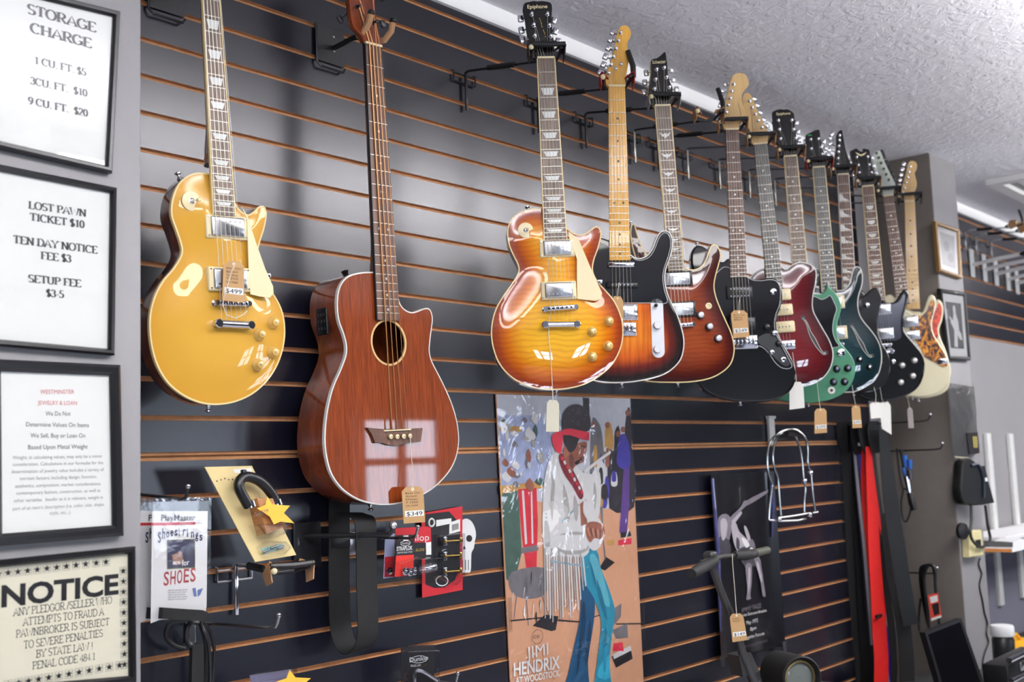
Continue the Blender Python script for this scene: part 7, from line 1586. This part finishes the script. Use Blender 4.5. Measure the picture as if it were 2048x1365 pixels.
# --- black flat screen leaning at the end of the counter
Z12 = lambda x, y: (1780+x/4.791, 1080+y/4.791)
f3 = Fr(at(1905, 1310, -.52), nyaw(30, 6)); o = thing('flat_screen', f3.M, 'tilted black flat screen standing in front of the far pillar', 'screen')
q = ccw([f3.q(*Z12(*p)) for p in ((335, 890), (685, 755), (885, 1330), (980, 1650), (590, 1800))][:3]+[f3.q(*Z12(900, 1400)), f3.q(*Z12(520, 1530))])
mb = MB(); mb.poly(q, -.03, 0); mb.build('bezel', M_black, o, False); mb = MB(); mb.poly(inset(q, .014), .0004); mb.build('display', mat('dark_display', (10, 10, 14), .08, 0, .5, mottle=0), o, False)
zc_ = min(p.y for p in q); hgt = max(.03, f3.w(0, zc_).z-.628)
mb = MB(); mb.box((sum(p.x for p in q)/5, zc_-hgt/2+.02, -.02), (.05, hgt+.02, .02)); mb.build('stand_neck', M_black, o, False)
# --- things fixed on the far pillar front
Z13 = lambda x, y: (1820+x/3.592, 740+y/3.592)
YP = PRY-.004
f4 = Fr(at(1922, 840, YP-.02)); o = thing('bagged_part', f4.M, 'clear plastic bag with a dark card pinned on the far pillar', 'bag')
S = lambda *f: [f4.q(*Z13(f[i], f[i+1])) for i in range(0, len(f), 2)]
mb = MB(); mb.poly(ccw(S(275, 95, 345, 105, 462, 125, 478, 400, 495, 600, 420, 630, 318, 622, 295, 380)), 0, .001); mb.build('bag', clear_film('milky_bag', .3, .3, (225, 225, 222), .3, 20, .6), o, False)
mb = MB(); P = S(330, 330, 320, 250, 345, 165, 385, 140, 420, 170, 445, 280, 455, 370); mb.tube([(p.x, p.y, -.006) for p in spline(P, 4, False)], .006, 8); mb.build('strap', mat('grey_strap', (120, 116, 108), .6), o)
mb = MB(); mb.poly(ccw(S(400, 455, 480, 450, 495, 600, 420, 608)), .002, .004); c = mb.build('card', M_blackc, o, False); mb = MB(); mb.poly(ccw(S(440, 480, 475, 478, 480, 560, 450, 562)), .0044); mb.build('print', mat('olive_print', (120, 110, 50), .6), c, False)
mb = MB(); mb.poly(ccw(S(318, 622, 420, 630, 420, 640, 318, 632)), .002, .003); mb.build('lower_seal', mat('yellowed_film', (170, 164, 140), .5), o, False)
f5 = Fr(at(1940, 960, YP-.05), nyaw(15)); o = thing('hanging_pouch', f5.M, 'black padded pouch hanging on the far pillar', 'pouch')
S = lambda *f: [f5.q(*Z13(f[i], f[i+1])) for i in range(0, len(f), 2)]
oo = ccw(spline(S(375, 665, 400, 640, 430, 635, 470, 665, 500, 720, 525, 800, 530, 900, 515, 965, 450, 975, 380, 960, 360, 880, 365, 760), 4)); mb = MB(); mb.skin([[mb.vert((p.x, p.y, z)) for p in inset(oo, d)] for d, z in ((.006, -.04), (0, -.03), (0, -.005), (.006, .004))], True, True); mb.build('body', M_leatb, o)
oo = ccw(S(500, 700, 550, 690, 575, 800, 618, 955, 530, 972)); mb = MB(); mb.poly(oo, -.03, -.008); fl = mb.build('flap', M_leatb, o, False)
mb = MB(); mb.poly(ccw(S(530, 780, 565, 775, 572, 800, 535, 806)), -.0075); mb.build('label', M_paper, fl, False)
mb = MB(); mb.tube([(p.x, p.y, .008) for p in spline(S(430, 690, 470, 680, 500, 720, 518, 800, 520, 920), 4, False)], .006, 8); mb.build('handle', mat('navy_handle', (30, 34, 52), .5), o)
f6 = Fr(at(1945, 1080, YP-.03)); o = thing('wall_box', f6.M, 'cream wall box under the black pouch on the far pillar', 'wall box'); S = lambda *f: [f6.q(*Z13(f[i], f[i+1])) for i in range(0, len(f), 2)]
mb = MB(); qq = ccw(S(430, 1165, 515, 1150, 530, 1335, 432, 1350)); mb.skin([[mb.vert((p.x, p.y, z)) for p in inset(qq, d)] for d, z in ((0, -.03), (0, -.004), (.005, 0))], False, True); mb.build('housing', mat('ivory_plastic', (226, 214, 160), .45), o, True)
mb = MB(); mb.poly(ccw(S(470, 1225, 498, 1220, 502, 1275, 474, 1280)), .0, .006); mb.build('jack', M_black, o, False)
P = S(410, 975, 412, 1080, 405, 1180, 430, 1240, 480, 1275, 530, 1250, 548, 1210, 530, 1120, 518, 1020, 512, 975)
o = thing('headphone_band', f6.M, 'thin black headphone band looped over the cream wall box', 'headphones'); mb = MB(); mb.tube([(p.x, p.y, .016) for p in spline(P, 4, False)], .006, 8); mb.build('band', M_cable, o)
c = S(380, 1160)[0]; mb = MB(); mb.lathe((c.x, c.y, -.012), (-.3, 0, 1), [(.02, 0), (.034, .006), (.034, .018), (.02, .022)], 18); mb.build('ear_pad', M_leatb, o)
Pc = [at(*Z12(*p), PRY-.004) for p in ((862, 180), (850, 240), (878, 330), (858, 440), (885, 580), (905, 700), (932, 800), (925, 900), (944, 985), (910, 1080), (890, 1180), (888, 1400), (880, 1600))]
cable_loop('cord', 'thin black cord running down the face of the far pillar', Pc, .0035, cat='cord')
# --- white wall standards, shelf and what stands under it
def standard(p0, p1, label):
    a = at(*p0, -.012); b = at(*p1, -.012); o = thing('shelf_standard', Matrix.Translation((a.x, -.012, 0)), label, 'shelf standard', 'white shelf uprights')
    mb = MB(); zb = .70
    mb.box((0, 0, (a.z+zb)/2), (.06, .022, a.z-zb), None, .003); mb.build('upright', M_white, o)
    mb = MB(); mb.box((0, -.10, at(*p1, -.012).z-.03), (.03, .22, .04), None, .004); mb.build('shelf_arm', M_white, o)
standard((1974, 867), (1992, 1078), 'white upright nearer the far pillar')
standard((2019, 868), (2037, 1072), 'white upright further from the far pillar')
s0 = at(1992, 1080, -.10); zsh = at(2010, 1076, -.2).z
o = thing('wall_shelf', Matrix.Translation((s0.x+.4, -.13, zsh)), 'pale shelf on white uprights past the far pillar', 'shelf'); mb = MB(); mb.box((.2, 0, 0), (1.8, .22, .022), None, .003); mb.build('board', M_trim, o)
f7 = Fr(at(2005, 1092, -.30), nyaw(20)); o = thing('shelf_box', f7.M, 'dark box with brown lower edge on the pale shelf', 'box'); S = lambda *f: [f7.q(1950+f[i]/4.204, 1040+f[i+1]/4.204) for i in range(0, len(f), 2)]
mb = MB(); mb.poly(ccw(S(80, 175, 318, 190, 318, 232, 80, 228)), -.1, 0); mb.build('lid', mat('box_dark', (60, 60, 58), .5), o, False); mb = MB(); mb.poly(ccw(S(80, 240, 312, 246, 312, 275, 80, 272)), -.1, 0); mb.build('base', mat('box_brown', (150, 92, 36), .6), o, False)
mb = MB(); mb.poly(ccw(S(80, 228, 318, 232, 315, 246, 80, 240)), -.1, -.002); mb.build('band', M_white, o, False); mb = MB(); mb.poly(ccw(S(318, 190, 380, 160, 460, 170, 460, 240, 312, 276)), -.1, -.001); mb.build('end_panel', M_trim, o, False)
# thin slate grey sheet over the lower wall past the far pillar
M_slate = mat('slate_grey', (92, 92, 104), .8, mottle=.05)
za = at(2000, 1105, -.003).z; mb = MB(); mb.box(((PRX1+X1)/2, -.003, za/2), (X1-PRX1, .006, za)); struct(mb.build('wall_back.004', M_slate, None, False), 'darker slate grey lower wall past the far pillar')
# table with bottle, yellow case and chrome rack
o = thing('side_table', Matrix.Translation((5.75, -.45, 0)), 'dark side table past the far pillar', 'table'); tt = at(2010, 1345, -.45).z
mb = MB(); mb.box((.1, 0, tt-.02), (1.3, .5, .04), None, .005); mb.build('table_top', M_ctop, o)
for sx in (-.5, .7):
    for sy in (-.2, .2): mb = MB(); mb.box((sx, sy, (tt-.04)/2), (.05, .05, tt-.04)); mb.build('leg', M_blackm, o, False)
Z14 = lambda x, y: (1950+x/4.204, 1040+y/4.204)
bp = at(*Z14(243, 1120), -.42); ht = at(*Z14(243, 880), -.42).z; hb_ = at(*Z14(243, 972), -.42).z; rr = (at(*Z14(303, 930), -.42)-at(*Z14(183, 930), -.42)).length*.5*.5
o = thing('spray_bottle', Matrix.Translation((bp.x, -.42, tt)), 'dark bottle with a wide white cap on the side table', 'bottle')
mb = MB(); mb.lathe((0, 0, 0), (0, 0, 1), [(rr*.9, 0), (rr, .01), (rr, hb_-tt-.015), (rr*.8, hb_-tt)], 20); mb.build('body', mat('dark_bottle', (34, 34, 36), .3), o); mb = MB(); mb.lathe((0, 0, hb_-tt), (0, 0, 1), [(rr*1.02, 0), (rr*1.06, .004), (rr*1.06, ht-hb_-.006), (rr*.98, ht-hb_)], 24); mb.build('cap', M_trim, o)
yp = at(*Z14(318, 1100), -.34); yt = at(*Z14(330, 1020), -.28).z; o = thing('tool_case', Matrix.Translation((yp.x+.02, -.34, tt)), 'yellow tool case behind the chrome rack on the side table', 'case')
mb = MB(); mb.box((.16, .05, (yt-tt)/2), (.32, .12, yt-tt), None, .01); mb.build('shell', mat('yellow_plastic', (232, 172, 34), .4), o); mb = MB(); mb.tube([(.08, .05, yt-tt), (.08, .05, yt-tt+.02), (.2, .05, yt-tt+.03), (.25, .05, yt-tt)], .007, 8); mb.build('handle', mat('yellow_plastic', (232, 172, 34), .4), o)
cp = at(*Z14(170, 1180), -.58); ct = at(*Z14(200, 1140), -.58).z; o = thing('chrome_rack', Matrix.Translation((cp.x, -.58, tt)), 'black and chrome rack at the lower corner on the side table', 'rack')
hh = max(.03, ct-tt); mb = MB(); mb.box((.2, 0, hh*.42), (.42, .09, hh*.8), None, .006); mb.build('body', M_black, o)
for k in (.95, .45): mb = MB(); mb.tube([(-.01, -.05, hh*k), (.41, -.05, hh*k)], .010, 10); mb.build('rail', M_chrome, o)
mb = MB(); mb.box((.15, -.05, hh*.68), (.10, .012, hh*.22), None, .003); mb.build('name_plate', M_steel, o)
# --- hangers on the far slatwall
FHZ = slat_z(13)
fl_ = [(1940, 530), (1965, 540), (1988, 549), (2012, 560), (2030, 568)]
FL = ['first white plate hanger past the far pillar', 'second white plate hanger past the far pillar', 'third white plate hanger past the far pillar', 'fourth white plate hanger past the far pillar', 'fifth white plate hanger past the far pillar']
for (x, y), lb in zip(fl_, FL):
    p = at(x, y-22, 0); o = thing('guitar_hanger', Matrix.Translation((p.x, 0, p.z)), lb, 'guitar hanger', 'white hangers on the far slatwall')
    mb = MB(); mb.box((0, -.006, -.05), (.06, .008, .15), None, .003); mb.build('plate', M_white, o)
    mb = MB(); mb.tube([(0, -.010, -.06), (.01, -.12, -.045), (.02, -.25, -.035)], .010, 8); mb.build('arm', M_white, o)
    for s in (-1, 1): mb = MB(); mb.tube([(.02, -.25, -.035), (.02+s*.03, -.255, -.04), (.02+s*.035, -.28, -.035), (.02+s*.035, -.31, -.01)], .009, 8); mb.build('fork', M_sleeve, o)
for x, y, lb in ((1926, 478, 'empty wire hanger high on the far slatwall next to the pillar'), (1948, 487, 'second empty wire hanger high on the far slatwall'), (1978, 498, 'empty wire hanger with raised bar on the far slatwall')):
    p = at(x, y, -.0); hanger(V((p.x+.0, 0, slat_z(14))), V((p.x+.02, -.25, slat_z(14)+.01)), nyaw(10), lb, wire=M_steel, bar='open', gr=None)
# free wire hooks between guitars, on the main slatwall
